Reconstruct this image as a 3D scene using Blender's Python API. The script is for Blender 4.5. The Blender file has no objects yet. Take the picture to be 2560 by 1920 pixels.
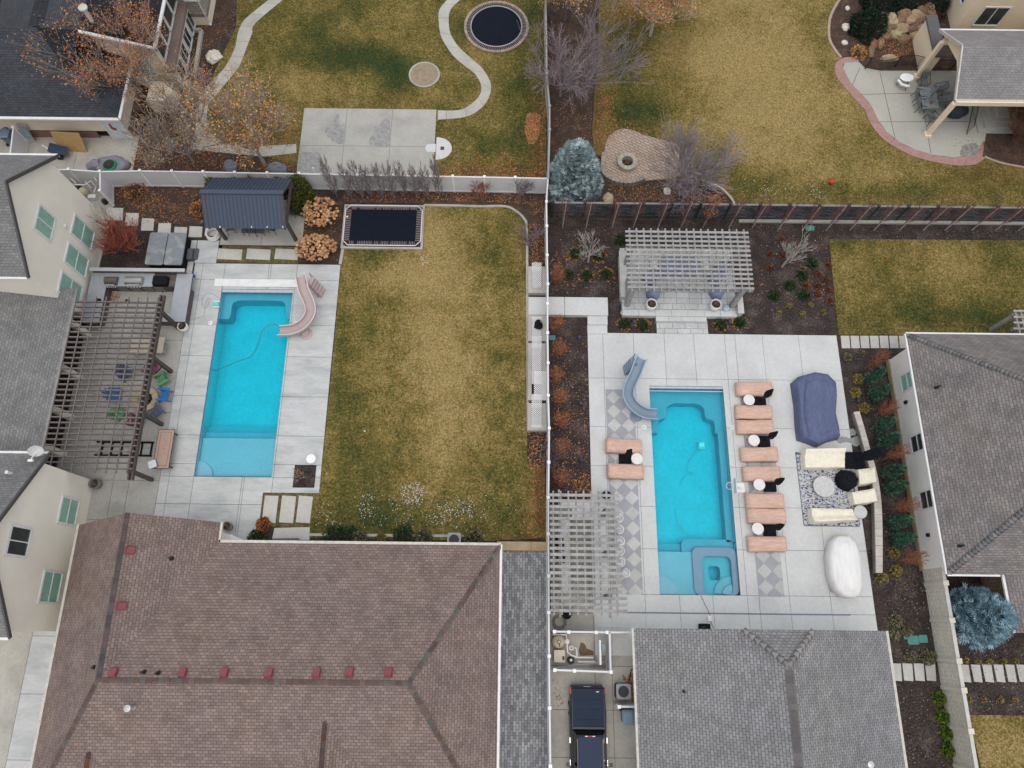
import bpy, math, random
from mathutils import Vector, Matrix
random.seed(7)
C = bpy.context.scene.collection
R = math.radians
# ---------------- camera, world, sun, exposure ----------------
sc = bpy.context.scene
CH = 45.0
CM = Matrix.Rotation(R(-0.18826), 3, 'Z') @ Matrix.Rotation(R(18.3307), 3, 'X') @ Matrix.Rotation(R(0.81742), 3, 'Z')
cd = bpy.data.cameras.new('camera'); cam = bpy.data.objects.new('camera', cd); C.objects.link(cam)
cam.matrix_world = Matrix.Translation((0, 0, CH)) @ CM.to_4x4()
FPX = 1817.81
cd.sensor_width = 36; cd.lens = 36*FPX/2560; cd.clip_end = 800; cd.clip_start = 0.5
sc.camera = cam
w = bpy.data.worlds.new('World'); sc.world = w; w.use_nodes = True
nt = w.node_tree; bg = nt.nodes['Background']
sky = nt.nodes.new('ShaderNodeTexSky'); sky.sky_type = 'NISHITA'; sky.sun_disc = False
SE, SA = 76, 170     # sun elevation, azimuth (deg, clockwise from +Y)
sky.sun_elevation = R(SE); sky.sun_rotation = R(SA); sky.dust_density = 8; sky.air_density = 1.6; sky.ozone_density = 3.5
# overcast: an even pale cloud layer veils the clear sky
cl = nt.nodes.new('ShaderNodeMix'); cl.data_type = 'RGBA'; cl.inputs[0].default_value = 0.7; cl.inputs[7].default_value = (6.0, 6.15, 6.3, 1)
nt.links.new(sky.outputs[0], cl.inputs[6]); nt.links.new(cl.outputs[2], bg.inputs[0]); bg.inputs[1].default_value = 0.15
sd = bpy.data.lights.new('sun', 'SUN'); sun = bpy.data.objects.new('sun', sd); C.objects.link(sun)
sd.energy = 0.5; sd.angle = R(60); sd.color = (1, 0.96, 0.91)
sun.rotation_euler = (R(90-SE), 0, R(180-SA)); sun.location = (0, 0, 60)
sc.view_settings.view_transform = 'Standard'; sc.view_settings.look = 'None'
sc.view_settings.exposure = 0.16; sc.view_settings.gamma = 1.0
sc.cycles.max_bounces = 8; sc.cycles.transparent_max_bounces = 12

# ---------------- placing helpers: photo survey point at height z -> world ----------------
def g(px, py, z=0.0):
    d = CM @ Vector((px-1280, 960-py, -FPX)); t = (z-CH)/d.z
    return Vector((d.x*t, d.y*t, z))
def gx(px, py, z=0.0): return g(px, py, z).x
def gy(px, py, z=0.0): return g(px, py, z).y
def vplane(px, py, x=None, y=None):      # point on a wall plane x=const or y=const
    d = CM @ Vector((px-1280, 960-py, -FPX)); t = (x/d.x) if x is not None else (y/d.y)
    return Vector((d.x*t, d.y*t, CH+d.z*t))

# ---------------- materials ----------------
MATS = {}
def lnk(nt, a, b): nt.links.new(a, b)
def mat(name, col, rough=0.7, amt=0.12, scale=3.0, fine=0.0, fscale=40.0, metal=0.0, bump=0.0, col2=None, mask=(0.45, 0.6), mscale=None, spec=0.5, tint=False, coat=0.0, stretch=None):
    if name in MATS: return MATS[name]
    m = bpy.data.materials.new(name); m.use_nodes = True; nt = m.node_tree; N = nt.nodes
    b = N['Principled BSDF']; b.inputs['Roughness'].default_value = rough; b.inputs['Metallic'].default_value = metal
    b.inputs['Specular IOR Level'].default_value = spec; b.inputs['Coat Weight'].default_value = coat
    geo = N.new('ShaderNodeNewGeometry'); pos = geo.outputs['Position']
    if stretch:
        mp = N.new('ShaderNodeMapping'); mp.inputs['Scale'].default_value = stretch; lnk(nt, pos, mp.inputs[0]); pos = mp.outputs[0]
    cur = None
    base = N.new('ShaderNodeRGB'); base.outputs[0].default_value = (*col, 1); cur = base.outputs[0]
    if col2:
        n = N.new('ShaderNodeTexNoise'); n.inputs['Scale'].default_value = mscale or scale; n.inputs['Detail'].default_value = 6; lnk(nt, pos, n.inputs['Vector'])
        mr = N.new('ShaderNodeMapRange'); mr.inputs[1].default_value = mask[0]; mr.inputs[2].default_value = mask[1]; lnk(nt, n.outputs[0], mr.inputs[0])
        mx = N.new('ShaderNodeMix'); mx.data_type = 'RGBA'; mx.inputs[7].default_value = (*col2, 1)
        lnk(nt, cur, mx.inputs[6]); lnk(nt, mr.outputs[0], mx.inputs[0]); cur = mx.outputs[2]
    def mult(cur, sc_, am, det=5):
        n = N.new('ShaderNodeTexNoise'); n.inputs['Scale'].default_value = sc_; n.inputs['Detail'].default_value = det; lnk(nt, pos, n.inputs['Vector'])
        mr = N.new('ShaderNodeMapRange'); mr.inputs[1].default_value = 0.3; mr.inputs[2].default_value = 0.7
        mr.inputs[3].default_value = 1-am; mr.inputs[4].default_value = 1+am; lnk(nt, n.outputs[0], mr.inputs[0])
        v = N.new('ShaderNodeVectorMath'); v.operation = 'SCALE'; lnk(nt, cur, v.inputs[0]); lnk(nt, mr.outputs[0], v.inputs['Scale']); return v.outputs[0], n
    nn = None
    if amt: cur, nn = mult(cur, scale, amt)
    if fine: cur, nn = mult(cur, fscale, fine, 3)
    if tint:
        a = N.new('ShaderNodeAttribute'); a.attribute_name = 'Col'
        mx = N.new('ShaderNodeMix'); mx.data_type = 'RGBA'; mx.blend_type = 'MULTIPLY'; mx.inputs[0].default_value = 1
        lnk(nt, cur, mx.inputs[6]); lnk(nt, a.outputs[0], mx.inputs[7]); cur = mx.outputs[2]
    lnk(nt, cur, b.inputs['Base Color'])
    if bump and nn:
        bp = N.new('ShaderNodeBump'); bp.inputs['Strength'].default_value = bump; bp.inputs['Distance'].default_value = 0.05
        lnk(nt, nn.outputs[0], bp.inputs['Height']); lnk(nt, bp.outputs[0], b.inputs['Normal'])
    MATS[name] = m; return m

def brickmat(name, c1, c2, mortar, bw, bh, ms=0.012, amt=0.15, scale=0.6, uv=True, rough=0.85, off=0.5, bias=0.0, rot=0.0, vary=None, bump=0.4, msm=0.1, freq=2):
    if name in MATS: return MATS[name]
    m = bpy.data.materials.new(name); m.use_nodes = True; nt = m.node_tree; N = nt.nodes
    b = N['Principled BSDF']; b.inputs['Roughness'].default_value = rough
    geo = N.new('ShaderNodeNewGeometry')
    if uv: u = N.new('ShaderNodeUVMap'); u.uv_map = 'UVMap'; vec = u.outputs[0]
    else: vec = geo.outputs['Position']
    if rot:
        mp = N.new('ShaderNodeMapping'); mp.inputs['Rotation'].default_value = (0, 0, rot); lnk(nt, vec, mp.inputs[0]); vec = mp.outputs[0]
    t = N.new('ShaderNodeTexBrick'); t.offset = off; t.offset_frequency = freq; lnk(nt, vec, t.inputs['Vector'])
    t.inputs['Color1'].default_value = (*c1, 1); t.inputs['Color2'].default_value = (*c2, 1); t.inputs['Mortar'].default_value = (*mortar, 1)
    t.inputs['Scale'].default_value = 1; t.inputs['Brick Width'].default_value = bw; t.inputs['Row Height'].default_value = bh
    t.inputs['Mortar Size'].default_value = ms; t.inputs['Mortar Smooth'].default_value = msm; t.inputs['Bias'].default_value = bias
    cur = t.outputs[0]
    for sc_, am in ((scale, amt), (7, 0.12), (26, 0.12)):
        n = N.new('ShaderNodeTexNoise'); n.inputs['Scale'].default_value = sc_; n.inputs['Detail'].default_value = 4; lnk(nt, geo.outputs['Position'], n.inputs['Vector'])
        mr = N.new('ShaderNodeMapRange'); mr.inputs[1].default_value = 0.3; mr.inputs[2].default_value = 0.7; mr.inputs[3].default_value = 1-am; mr.inputs[4].default_value = 1+am
        lnk(nt, n.outputs[0], mr.inputs[0]); v = N.new('ShaderNodeVectorMath'); v.operation = 'SCALE'; lnk(nt, cur, v.inputs[0]); lnk(nt, mr.outputs[0], v.inputs['Scale']); cur = v.outputs[0]
    if vary:
        n = N.new('ShaderNodeTexNoise'); n.inputs['Scale'].default_value = 0.35; n.inputs['Detail'].default_value = 8; lnk(nt, geo.outputs['Position'], n.inputs['Vector'])
        mr = N.new('ShaderNodeMapRange'); mr.inputs[1].default_value = 0.4; mr.inputs[2].default_value = 0.65; lnk(nt, n.outputs[0], mr.inputs[0])
        mx = N.new('ShaderNodeMix'); mx.data_type = 'RGBA'; mx.blend_type = 'MULTIPLY'; mx.inputs[7].default_value = (*vary, 1)
        lnk(nt, mr.outputs[0], mx.inputs[0]); lnk(nt, cur, mx.inputs[6]); cur = mx.outputs[2]
    lnk(nt, cur, b.inputs['Base Color'])
    bp = N.new('ShaderNodeBump'); bp.inputs['Strength'].default_value = bump; bp.inputs['Distance'].default_value = 0.02; bp.invert = True
    lnk(nt, t.outputs['Fac'], bp.inputs['Height']); lnk(nt, bp.outputs[0], b.inputs['Normal'])
    MATS[name] = m; return m

# ---------------- mesh builder ----------------
class MB:
    def __init__(s): s.v = []; s.f = []; s.uv = []; s.col = []; s.c = (1, 1, 1)
    def face(s, pts, uv=None):
        i = len(s.v); s.v += [tuple(p) for p in pts]; s.f.append(tuple(range(i, i+len(pts)))); s.uv.append(uv); s.col.append(s.c); return s
    def mesh(s, verts, faces):
        i = len(s.v); s.v += [tuple(p) for p in verts]
        for f in faces: s.f.append(tuple(i+k for k in f)); s.uv.append(None); s.col.append(s.c)
        return s
    def prism(s, pts, z0, z1, top=None):     # pts ccw xy; top = optional other outline
        n = len(pts); a = sum(pts[i][0]*pts[(i+1) % n][1]-pts[(i+1) % n][0]*pts[i][1] for i in range(n))
        if a < 0: pts = pts[::-1]; top = top[::-1] if top else None
        tp = top or pts
        zz1 = z1 if hasattr(z1, '__len__') else [z1]*n
        s.mesh([(p[0], p[1], z0) for p in pts]+[(tp[i][0], tp[i][1], zz1[i]) for i in range(n)],
               [tuple(range(n-1, -1, -1)), tuple(range(n, 2*n))]+[(i, (i+1) % n, n+(i+1) % n, n+i) for i in range(n)]); return s
    def box(s, x0, x1, y0, y1, z0, z1):
        if x0 > x1: x0, x1 = x1, x0
        if y0 > y1: y0, y1 = y1, y0
        return s.prism([(x0, y0), (x1, y0), (x1, y1), (x0, y1)], z0, z1)
    def cbox(s, c, sx, sy, sz, rot=0.0):      # c = bottom centre
        co, si = math.cos(rot), math.sin(rot)
        P = [(c[0]+co*a-si*b, c[1]+si*a+co*b) for a, b in ((-sx/2, -sy/2), (sx/2, -sy/2), (sx/2, sy/2), (-sx/2, sy/2))]
        return s.prism(P, c[2], c[2]+sz)
    def rbox(s, c, sx, sy, sz, r=0.1, rot=0.0, k=4, taper=1.0):   # rounded-corner slab
        co, si = math.cos(rot), math.sin(rot); P = []
        for qx, qy, a0 in ((1, 1, 0), (-1, 1, 90), (-1, -1, 180), (1, -1, 270)):
            for i in range(k+1):
                a = R(a0+90*i/k); P.append((qx*(sx/2-r)+r*math.cos(a), qy*(sy/2-r)+r*math.sin(a)))
        T = [(c[0]+co*a-si*b, c[1]+si*a+co*b) for a, b in P]; T2 = [(c[0]+taper*(co*a-si*b), c[1]+taper*(si*a+co*b)) for a, b in P]
        return s.prism(T, c[2], c[2]+sz, T2)
    def beam(s, p, q, w, h, up=(0, 0, 1)):
        p = Vector(p); q = Vector(q); d = (q-p).normalized(); u = Vector(up)
        if abs(d.dot(u)) > 0.99: u = Vector((0, 1, 0))
        sd = d.cross(u).normalized()*w/2; uu = sd.cross(d).normalized()*h/2
        s.mesh([p-sd-uu, p+sd-uu, p+sd+uu, p-sd+uu, q-sd-uu, q+sd-uu, q+sd+uu, q-sd+uu],
               [(0, 1, 2, 3), (7, 6, 5, 4), (0, 4, 5, 1), (1, 5, 6, 2), (2, 6, 7, 3), (3, 7, 4, 0)]); return s
    def tube(s, pts, rad, n=6, cap=True):
        pts = [Vector(p) for p in pts]; m = len(pts)
        if not hasattr(rad, '__len__'): rad = [rad]*m
        prev = None; vs = []; fs = []
        for i, p in enumerate(pts):
            d = (pts[min(i+1, m-1)]-pts[max(i-1, 0)])
            if d.length < 1e-9: d = Vector((0, 0, 1))
            d.normalize()
            if prev is None: u = d.cross(Vector((0, 0, 1)) if abs(d.z) < 0.9 else Vector((1, 0, 0))).normalized()
            else: u = (prev-d*prev.dot(d)); u = u.normalized() if u.length > 1e-6 else d.orthogonal().normalized()
            prev = u; v = d.cross(u)
            for k in range(n):
                a = 2*math.pi*k/n; vs.append(p+(u*math.cos(a)+v*math.sin(a))*rad[i])
        for i in range(m-1):
            for k in range(n): fs.append((i*n+k, i*n+(k+1) % n, (i+1)*n+(k+1) % n, (i+1)*n+k))
        if cap: fs.append(tuple(range(n-1, -1, -1))); fs.append(tuple((m-1)*n+k for k in range(n)))
        return s.mesh(vs, fs)
    def lathe(s, c, prof, n=20, sx=1, sy=1):
        vs = []; fs = []; m = len(prof)
        for r, z in prof:
            for k in range(n): a = 2*math.pi*k/n; vs.append((c[0]+sx*r*math.cos(a), c[1]+sy*r*math.sin(a), c[2]+z))
        for i in range(m-1):
            for k in range(n): fs.append((i*n+k, i*n+(k+1) % n, (i+1)*n+(k+1) % n, (i+1)*n+k))
        if prof[0][0] > 1e-4: fs.append(tuple(range(n-1, -1, -1)))
        if prof[-1][0] > 1e-4: fs.append(tuple((m-1)*n+k for k in range(n)))
        return s.mesh(vs, fs)
    def torus(s, c, rr, r, n=24, k=8, flat=1.0):
        vs = []; fs = []
        for i in range(n):
            a = 2*math.pi*i/n
            for j in range(k):
                b = 2*math.pi*j/k; q = rr+r*math.cos(b); vs.append((c[0]+q*math.cos(a), c[1]+q*math.sin(a), c[2]+r*flat*math.sin(b)))
        for i in range(n):
            for j in range(k): fs.append((i*k+j, ((i+1) % n)*k+j, ((i+1) % n)*k+(j+1) % k, i*k+(j+1) % k))
        return s.mesh(vs, fs)
    def blob(s, c, rx, ry, rz, n=10, m=7, jit=0.12, seed=None, zmin=-1.0):
        rnd = random.Random(seed if seed is not None else random.random()); vs = []; fs = []
        for i in range(m+1):
            t = math.pi*i/m
            for k in range(n):
                a = 2*math.pi*k/n; j = 1+rnd.uniform(-jit, jit)
                vs.append((c[0]+rx*j*math.sin(t)*math.cos(a), c[1]+ry*j*math.sin(t)*math.sin(a), c[2]+rz*j*max(zmin, math.cos(t))))
        for i in range(m):
            for k in range(n): fs.append((i*n+k, (i+1)*n+k, (i+1)*n+(k+1) % n, i*n+(k+1) % n))
        return s.mesh(vs, fs)
    def loft(s, secs, closed=True, caps=True):
        n = len(secs[0]); vs = [p for sec in secs for p in sec]; fs = []
        for i in range(len(secs)-1):
            for k in range(n if closed else n-1): fs.append((i*n+k, i*n+(k+1) % n, (i+1)*n+(k+1) % n, (i+1)*n+k))
        if caps and closed: fs.append(tuple(range(n-1, -1, -1))); fs.append(tuple((len(secs)-1)*n+k for k in range(n)))
        return s.mesh(vs, fs)
    def roofface(s, pts, th=0.0):          # planar roof polygon, uv: u along eave (horizontal), v up slope, metres
        P = [Vector(p) for p in pts]; nrm = Vector((0, 0, 0))
        for i in range(len(P)): nrm += P[i].cross(P[(i+1) % len(P)])
        if nrm.z < 0: P = P[::-1]; nrm = -nrm
        nrm.normalize(); u = Vector((0, 0, 1)).cross(nrm); u = u.normalized() if u.length > 1e-6 else Vector((1, 0, 0)); v = nrm.cross(u)
        s.face(P, [(p.dot(u), p.dot(v)) for p in P]); return s
    def wall(s, a, b, z0, z1, z1b=None):  # vertical quad with uv
        L = math.hypot(b[0]-a[0], b[1]-a[1]); zb = z1 if z1b is None else z1b
        s.face([(a[0], a[1], z0), (b[0], b[1], z0), (b[0], b[1], zb), (a[0], a[1], z1)], [(0, z0), (L, z0), (L, zb), (0, z1)]); return s
    def build(s, name, mt, parent=None, smooth=False, bevel=0.0, sub=0):
        me = bpy.data.meshes.new(name); off = Vector((0, 0, 0))
        if parent is not None:
            r = parent
            while r is not None: off += r.location; r = r.parent
        elif s.v:
            xs = [p[0] for p in s.v]; ys = [p[1] for p in s.v]; zs = [p[2] for p in s.v]
            off = Vector(((min(xs)+max(xs))/2, (min(ys)+max(ys))/2, min(zs)))
        me.from_pydata([(p[0]-off.x, p[1]-off.y, p[2]-off.z) for p in s.v], [], s.f)
        if any(u is not None for u in s.uv):
            ul = me.uv_layers.new(name='UVMap'); i = 0
            for f, u in zip(s.f, s.uv):
                for k in range(len(f)):
                    if u: ul.data[i].uv = u[k]
                    i += 1
        if any(c != (1, 1, 1) for c in s.col):
            ca = me.color_attributes.new('Col', 'FLOAT_COLOR', 'CORNER'); i = 0
            buf = []
            for f, c in zip(s.f, s.col): buf += [c[0], c[1], c[2], 1.0]*len(f)
            ca.data.foreach_set('color', buf)
        else:
            ca = me.color_attributes.new('Col', 'FLOAT_COLOR', 'CORNER'); ca.data.foreach_set('color', [1.0]*(4*sum(len(f) for f in s.f)))
        me.materials.append(mt)
        if smooth: me.polygons.foreach_set('use_smooth', [True]*len(me.polygons))
        o = bpy.data.objects.new(name, me); C.objects.link(o)
        if parent is not None: o.parent = parent
        else: o.location = off
        if bevel:
            md = o.modifiers.new('bevel', 'BEVEL'); md.width = bevel; md.segments = 2; md.limit_method = 'ANGLE'
        if sub:
            md = o.modifiers.new('sub', 'SUBSURF'); md.levels = sub; md.render_levels = sub
        return o
def tag(o, label=None, cat=None, group=None, kind=None):
    if label: o['label'] = label
    if cat: o['category'] = cat
    if group: o['group'] = group
    if kind: o['kind'] = kind
    return o
def thing(name, label, cat, loc=(0, 0, 0), group=None):
    o = bpy.data.objects.new(name, None); C.objects.link(o); o.location = loc; o.empty_display_size = 0.2
    return tag(o, label, cat, group)
def one(name, mb, m, label, cat, group=None, **k): return tag(mb.build(name, m, **k), label, cat, group)
def st(name, mb, m, **k): return tag(mb.build(name, m, **k), kind='structure')
def stuff(name, mb, m, label, cat, **k): return tag(mb.build(name, m, **k), label, cat, kind='stuff')
def kids(o): return [x for x in C.objects if x.parent == o]
def dup(o, parent=None, loc=None, rz=None, label=None, scale=None):
    c = o.copy(); C.objects.link(c)
    if parent is not None: c.parent = parent
    for ch in list(o.children): dup(ch, c)
    if loc is not None: c.location = loc
    if rz is not None: c.rotation_euler = (0, 0, rz)
    if scale is not None: c.scale = scale
    if label: c['label'] = label
    return c
ORD = ['first', 'second', 'third', 'fourth', 'fifth', 'sixth', 'seventh', 'eighth', 'ninth', 'tenth', 'eleventh', 'twelfth', 'thirteenth', 'fourteenth', 'fifteenth', 'sixteenth', 'seventeenth', 'eighteenth']
def smooth_path(pts, n=8):     # Catmull-Rom through points (any dimension)
    P = [Vector(p) for p in pts]; out = []
    for i in range(len(P)-1):
        a, b, c, d = P[max(i-1, 0)], P[i], P[i+1], P[min(i+2, len(P)-1)]
        for k in range(n):
            t = k/n; out.append(0.5*((2*b)+(c-a)*t+(2*a-5*b+4*c-d)*t*t+(3*b-a-3*c+d)*t*t*t))
    out.append(P[-1]); return out
def inpoly(x, y, P):
    r = False; j = len(P)-1
    for i in range(len(P)):
        if (P[i][1] > y) != (P[j][1] > y) and x < (P[j][0]-P[i][0])*(y-P[i][1])/(P[j][1]-P[i][1])+P[i][0]: r = not r
        j = i
    return r

# palette
M_con = mat('concrete_pale', (0.545, 0.555, 0.55), 0.85, 0.05, 0.5, 0.05, 6, tint=True, col2=(0.46, 0.47, 0.47), mask=(0.5, 0.75), mscale=0.35)
M_conL = mat('concrete_left', (0.475, 0.487, 0.482), 0.85, 0.09, 1.3, 0.07, 7, tint=True, col2=(0.36, 0.38, 0.395), mask=(0.5, 0.72), mscale=0.7, stretch=(.5, 1.6, 1))
M_cont = mat('concrete_tan', (0.40, 0.385, 0.345), 0.85, 0.12, 0.6, 0.08, 6, tint=True, col2=(0.31, 0.30, 0.27), mask=(0.45, 0.75), mscale=0.5)
M_mulch = mat('bark_mulch', (0.038, 0.027, 0.024), 0.95, 0.35, 1.2, 0.8, 9, bump=0.8, col2=(0.075, 0.058, 0.052), mask=(0.5, 0.72), mscale=0.6)
M_white = mat('white_vinyl', (0.62, 0.62, 0.63), 0.4, 0.05, 1.0, tint=True)
M_trim = mat('white_trim', (0.70, 0.70, 0.70), 0.5, 0.08, 3.0)
M_stucco = mat('stucco_beige', (0.84, 0.78, 0.68), 0.9, 0.05, 0.6, 0.05, 20)
M_stucco2 = mat('stucco_cream', (0.80, 0.66, 0.48), 0.9, 0.06, 0.6, 0.05, 20)
M_stuccoF = mat('stucco_white', (0.86, 0.83, 0.78), 0.9, 0.05, 0.6, 0.05, 20)
M_wooddk = mat('wood_dark_stain', (0.075, 0.055, 0.048), 0.8, 0.25, 5, 0.2, 30)
M_woodgr = mat('wood_weathered', (0.30, 0.293, 0.283), 0.85, 0.2, 3, 0.25, 18, tint=True, spec=.2)
M_black = mat('black_fabric', (0.008, 0.009, 0.013), 0.85, 0.2, 4, spec=.15)
M_blackm = mat('black_metal', (0.012, 0.012, 0.013), 0.5, 0.1, 4)
M_steel = mat('stainless_steel', (0.45, 0.44, 0.42), 0.3, 0.1, 4, metal=0.8)
M_stone = mat('stone_pale', (0.5, 0.49, 0.47), 0.85, 0.12, 2, 0.1, 20, tint=True)
M_glassw = mat('window_glass', (0.27, 0.47, 0.38), 0.15, 0.15, 2, tint=True)
M_glassd = mat('window_glass_dark', (0.035, 0.045, 0.045), 0.08, 0.2, 2)
M_rubber = mat('dark_rubber', (0.02, 0.02, 0.022), 0.7, 0.1, 3)
# =====================  GROUND, LAWNS, SLABS, POOLS  =====================
PL = (gx(487, 1191), gx(680, 1191), gy(580, 1191), gy(648, 724))     # left pool x0,x1,y0,y1
PR = (gx(1649.5, 1487), gx(1851, 1489), gy(1750, 1488), gy(1714, 966))
def rect_minus(r, h):
    x0, x1, y0, y1 = r; a, b, c, d = h
    if a >= x1 or b <= x0 or c >= y1 or d <= y0: return [r]
    o = []
    if a > x0: o.append((x0, a, y0, y1))
    if b < x1: o.append((b, x1, y0, y1))
    xa, xb = max(x0, a), min(x1, b)
    if c > y0: o.append((xa, xb, y0, c))
    if d < y1: o.append((xa, xb, d, y1))
    return o
mb = MB(); rs = [(-220, 220, -160, 260)]
for h in (PL, PR): rs = [q for r in rs for q in rect_minus(r, h)]
for x0, x1, y0, y1 in rs: mb.face([(x0, y0, 0), (x1, y0, 0), (x1, y1, 0), (x0, y1, 0)])
st('ground', mb, M_mulch)

def grass_mat():
    m = bpy.data.materials.new('lawn_grass'); m.use_nodes = True; nt = m.node_tree; N = nt.nodes; b = N['Principled BSDF']
    b.inputs['Roughness'].default_value = 0.95; b.inputs['Specular IOR Level'].default_value = 0.1
    geo = N.new('ShaderNodeNewGeometry'); at = N.new('ShaderNodeAttribute'); at.attribute_name = 'Col'
    sep = N.new('ShaderNodeSeparateColor'); lnk(nt, at.outputs[0], sep.inputs[0])
    def noise(s, d=4, dist=0.0):
        n = N.new('ShaderNodeTexNoise'); n.inputs['Scale'].default_value = s; n.inputs['Detail'].default_value = d; n.inputs['Distortion'].default_value = dist
        lnk(nt, geo.outputs['Position'], n.inputs['Vector']); return n.outputs[0]
    def math_(op, a, b_):
        k = N.new('ShaderNodeMath'); k.operation = op
        for i, q in enumerate((a, b_)):
            if isinstance(q, (int, float)): k.inputs[i].default_value = q
            else: lnk(nt, q, k.inputs[i])
        return k.outputs[0]
    f = math_('ADD', math_('MULTIPLY', noise(0.28, 6), 1.0), math_('MULTIPLY', noise(1.1, 6, 0.4), 0.65))
    f = math_('ADD', f, math_('MULTIPLY', noise(5, 4), 0.8)); f = math_('ADD', f, math_('MULTIPLY', noise(12, 3), 1.1))
    f = math_('SUBTRACT', f, 1.775); f = math_('ADD', f, sep.outputs[0])
    cr = N.new('ShaderNodeValToRGB'); lnk(nt, f, cr.inputs[0]); e = cr.color_ramp.elements
    e[0].position = 0.05; e[0].color = (0.285, 0.21, 0.085, 1); e[1].position = 0.95; e[1].color = (0.033, 0.05, 0.016, 1)
    q = e.new(0.35); q.color = (0.185, 0.138, 0.044, 1); q = e.new(0.6); q.color = (0.10, 0.088, 0.024, 1)
    hv = N.new('ShaderNodeMapRange'); lnk(nt, noise(11, 4), hv.inputs[0]); hv.inputs[1].default_value = 0.3; hv.inputs[2].default_value = 0.7; hv.inputs[3].default_value = 0.5; hv.inputs[4].default_value = 1.5
    v = N.new('ShaderNodeVectorMath'); v.operation = 'SCALE'; lnk(nt, cr.outputs[0], v.inputs[0]); lnk(nt, hv.outputs[0], v.inputs['Scale'])
    mx = N.new('ShaderNodeMix'); mx.data_type = 'RGBA'; mx.inputs[7].default_value = (0.10, 0.045, 0.022, 1)
    lnk(nt, v.outputs[0], mx.inputs[6]); lnk(nt, sep.outputs[1], mx.inputs[0])
    lnk(nt, mx.outputs[2], b.inputs['Base Color'])
    bp = N.new('ShaderNodeBump'); bp.inputs['Strength'].default_value = 0.7; bp.inputs['Distance'].default_value = 0.05; lnk(nt, noise(30, 2), bp.inputs['Height']); lnk(nt, bp.outputs[0], b.inputs['Normal'])
    return m
M_grass = grass_mat()
def lawn(name, pxpoly, blobs, base=0.45, z=0.035, step=0.5, reds=()):
    P = [g(x, y) for x, y in pxpoly]; bm_ = []
    for x, y, rx, ry, v in blobs:
        c = g(x, y); sx = abs(g(x+rx, y).x-c.x); sy = abs(g(x, y-ry).y-c.y); bm_.append((c.x, c.y, sx, sy, v))
    rd = []
    for x, y, rx, ry, v in reds:
        c = g(x, y); rd.append((c.x, c.y, abs(g(x+rx, y).x-c.x), abs(g(x, y-ry).y-c.y), v))
    import bmesh
    bm = bmesh.new(); vs = [bm.verts.new((p.x, p.y, z)) for p in P]; bm.faces.new(vs)
    x0 = min(p.x for p in P); x1 = max(p.x for p in P); y0 = min(p.y for p in P); y1 = max(p.y for p in P)
    x = x0+step
    while x < x1:
        bmesh.ops.bisect_plane(bm, geom=bm.verts[:]+bm.edges[:]+bm.faces[:], plane_co=(x, 0, 0), plane_no=(1, 0, 0)); x += step
    y = y0+step
    while y < y1:
        bmesh.ops.bisect_plane(bm, geom=bm.verts[:]+bm.edges[:]+bm.faces[:], plane_co=(0, y, 0), plane_no=(0, 1, 0)); y += step
    me = bpy.data.meshes.new(name); bm.normal_update()
    if bm.faces[0:1] and list(bm.faces)[0].normal.z < 0: bmesh.ops.reverse_faces(bm, faces=bm.faces[:])
    bm.to_mesh(me); bm.free()
    ca = me.color_attributes.new('Col', 'FLOAT_COLOR', 'POINT'); buf = []
    for v in me.vertices:
        a = base; r = 0
        for cx, cy, sx, sy, k in bm_: a += k*math.exp(-((v.co.x-cx)/sx)**2-((v.co.y-cy)/sy)**2)
        for cx, cy, sx, sy, k in rd: r += k*math.exp(-((v.co.x-cx)/sx)**2-((v.co.y-cy)/sy)**2)
        buf += [a, min(r, 0.9), 0, 1]
    ca.data.foreach_set('color', buf); me.materials.append(M_grass)
    o = bpy.data.objects.new(name, me); C.objects.link(o); return tag(o, kind='structure')
lawn('lawn', [(598, -120), (590, 70), (560, 130), (528, 200), (515, 330), (745, 420), (745, 440), (1366, 452), (1364, -120)],
     [(860, 140, 105, 40, .55), (990, 190, 45, 50, .55), (760, 60, 60, 60, .2), (870, 210, 120, 40, -.1), (1320, 150, 60, 300, .28), (1230, 380, 60, 60, .12), (900, 20, 150, 60, .08), (1190, 60, 60, 40, .2), (700, 200, 100, 40, -.12), (1100, 250, 60, 30, -.05)],
     base=.46, reds=[(1230, 432, 160, 14, .6), (650, 330, 130, 60, .35), (1340, 400, 14, 200, .5)])
lawn('lawn', [(858, 612), (1056, 617), (1057, 512), (1262, 519), (1290, 532), (1312, 556), (1317, 640), (1318, 1160), (1362, 1170), (1366, 1345), (1230, 1352), (774, 1345), (784, 1238), (798, 1232), (826, 960), (853, 662)],
     [(1060, 560, 40, 90, -.5), (1000, 690, 100, 40, -.45), (920, 640, 45, 28, .45), (1100, 850, 70, 200, -.32), (1240, 600, 50, 80, .1), (860, 900, 50, 160, .22), (960, 790, 60, 60, .12), (930, 1160, 120, 80, .3), (1090, 1130, 50, 120, -.3), (1180, 1000, 80, 100, -.1), (1250, 1200, 90, 80, .18), (1000, 1300, 400, 60, .3), (1260, 900, 30, 250, .15), (880, 1020, 50, 60, .25), (1150, 700, 40, 40, -.1)],
     base=.36, reds=[(1350, 1190, 20, 80, .7), (1300, 1350, 80, 12, .4), (1355, 1300, 14, 60, .4)])
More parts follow.
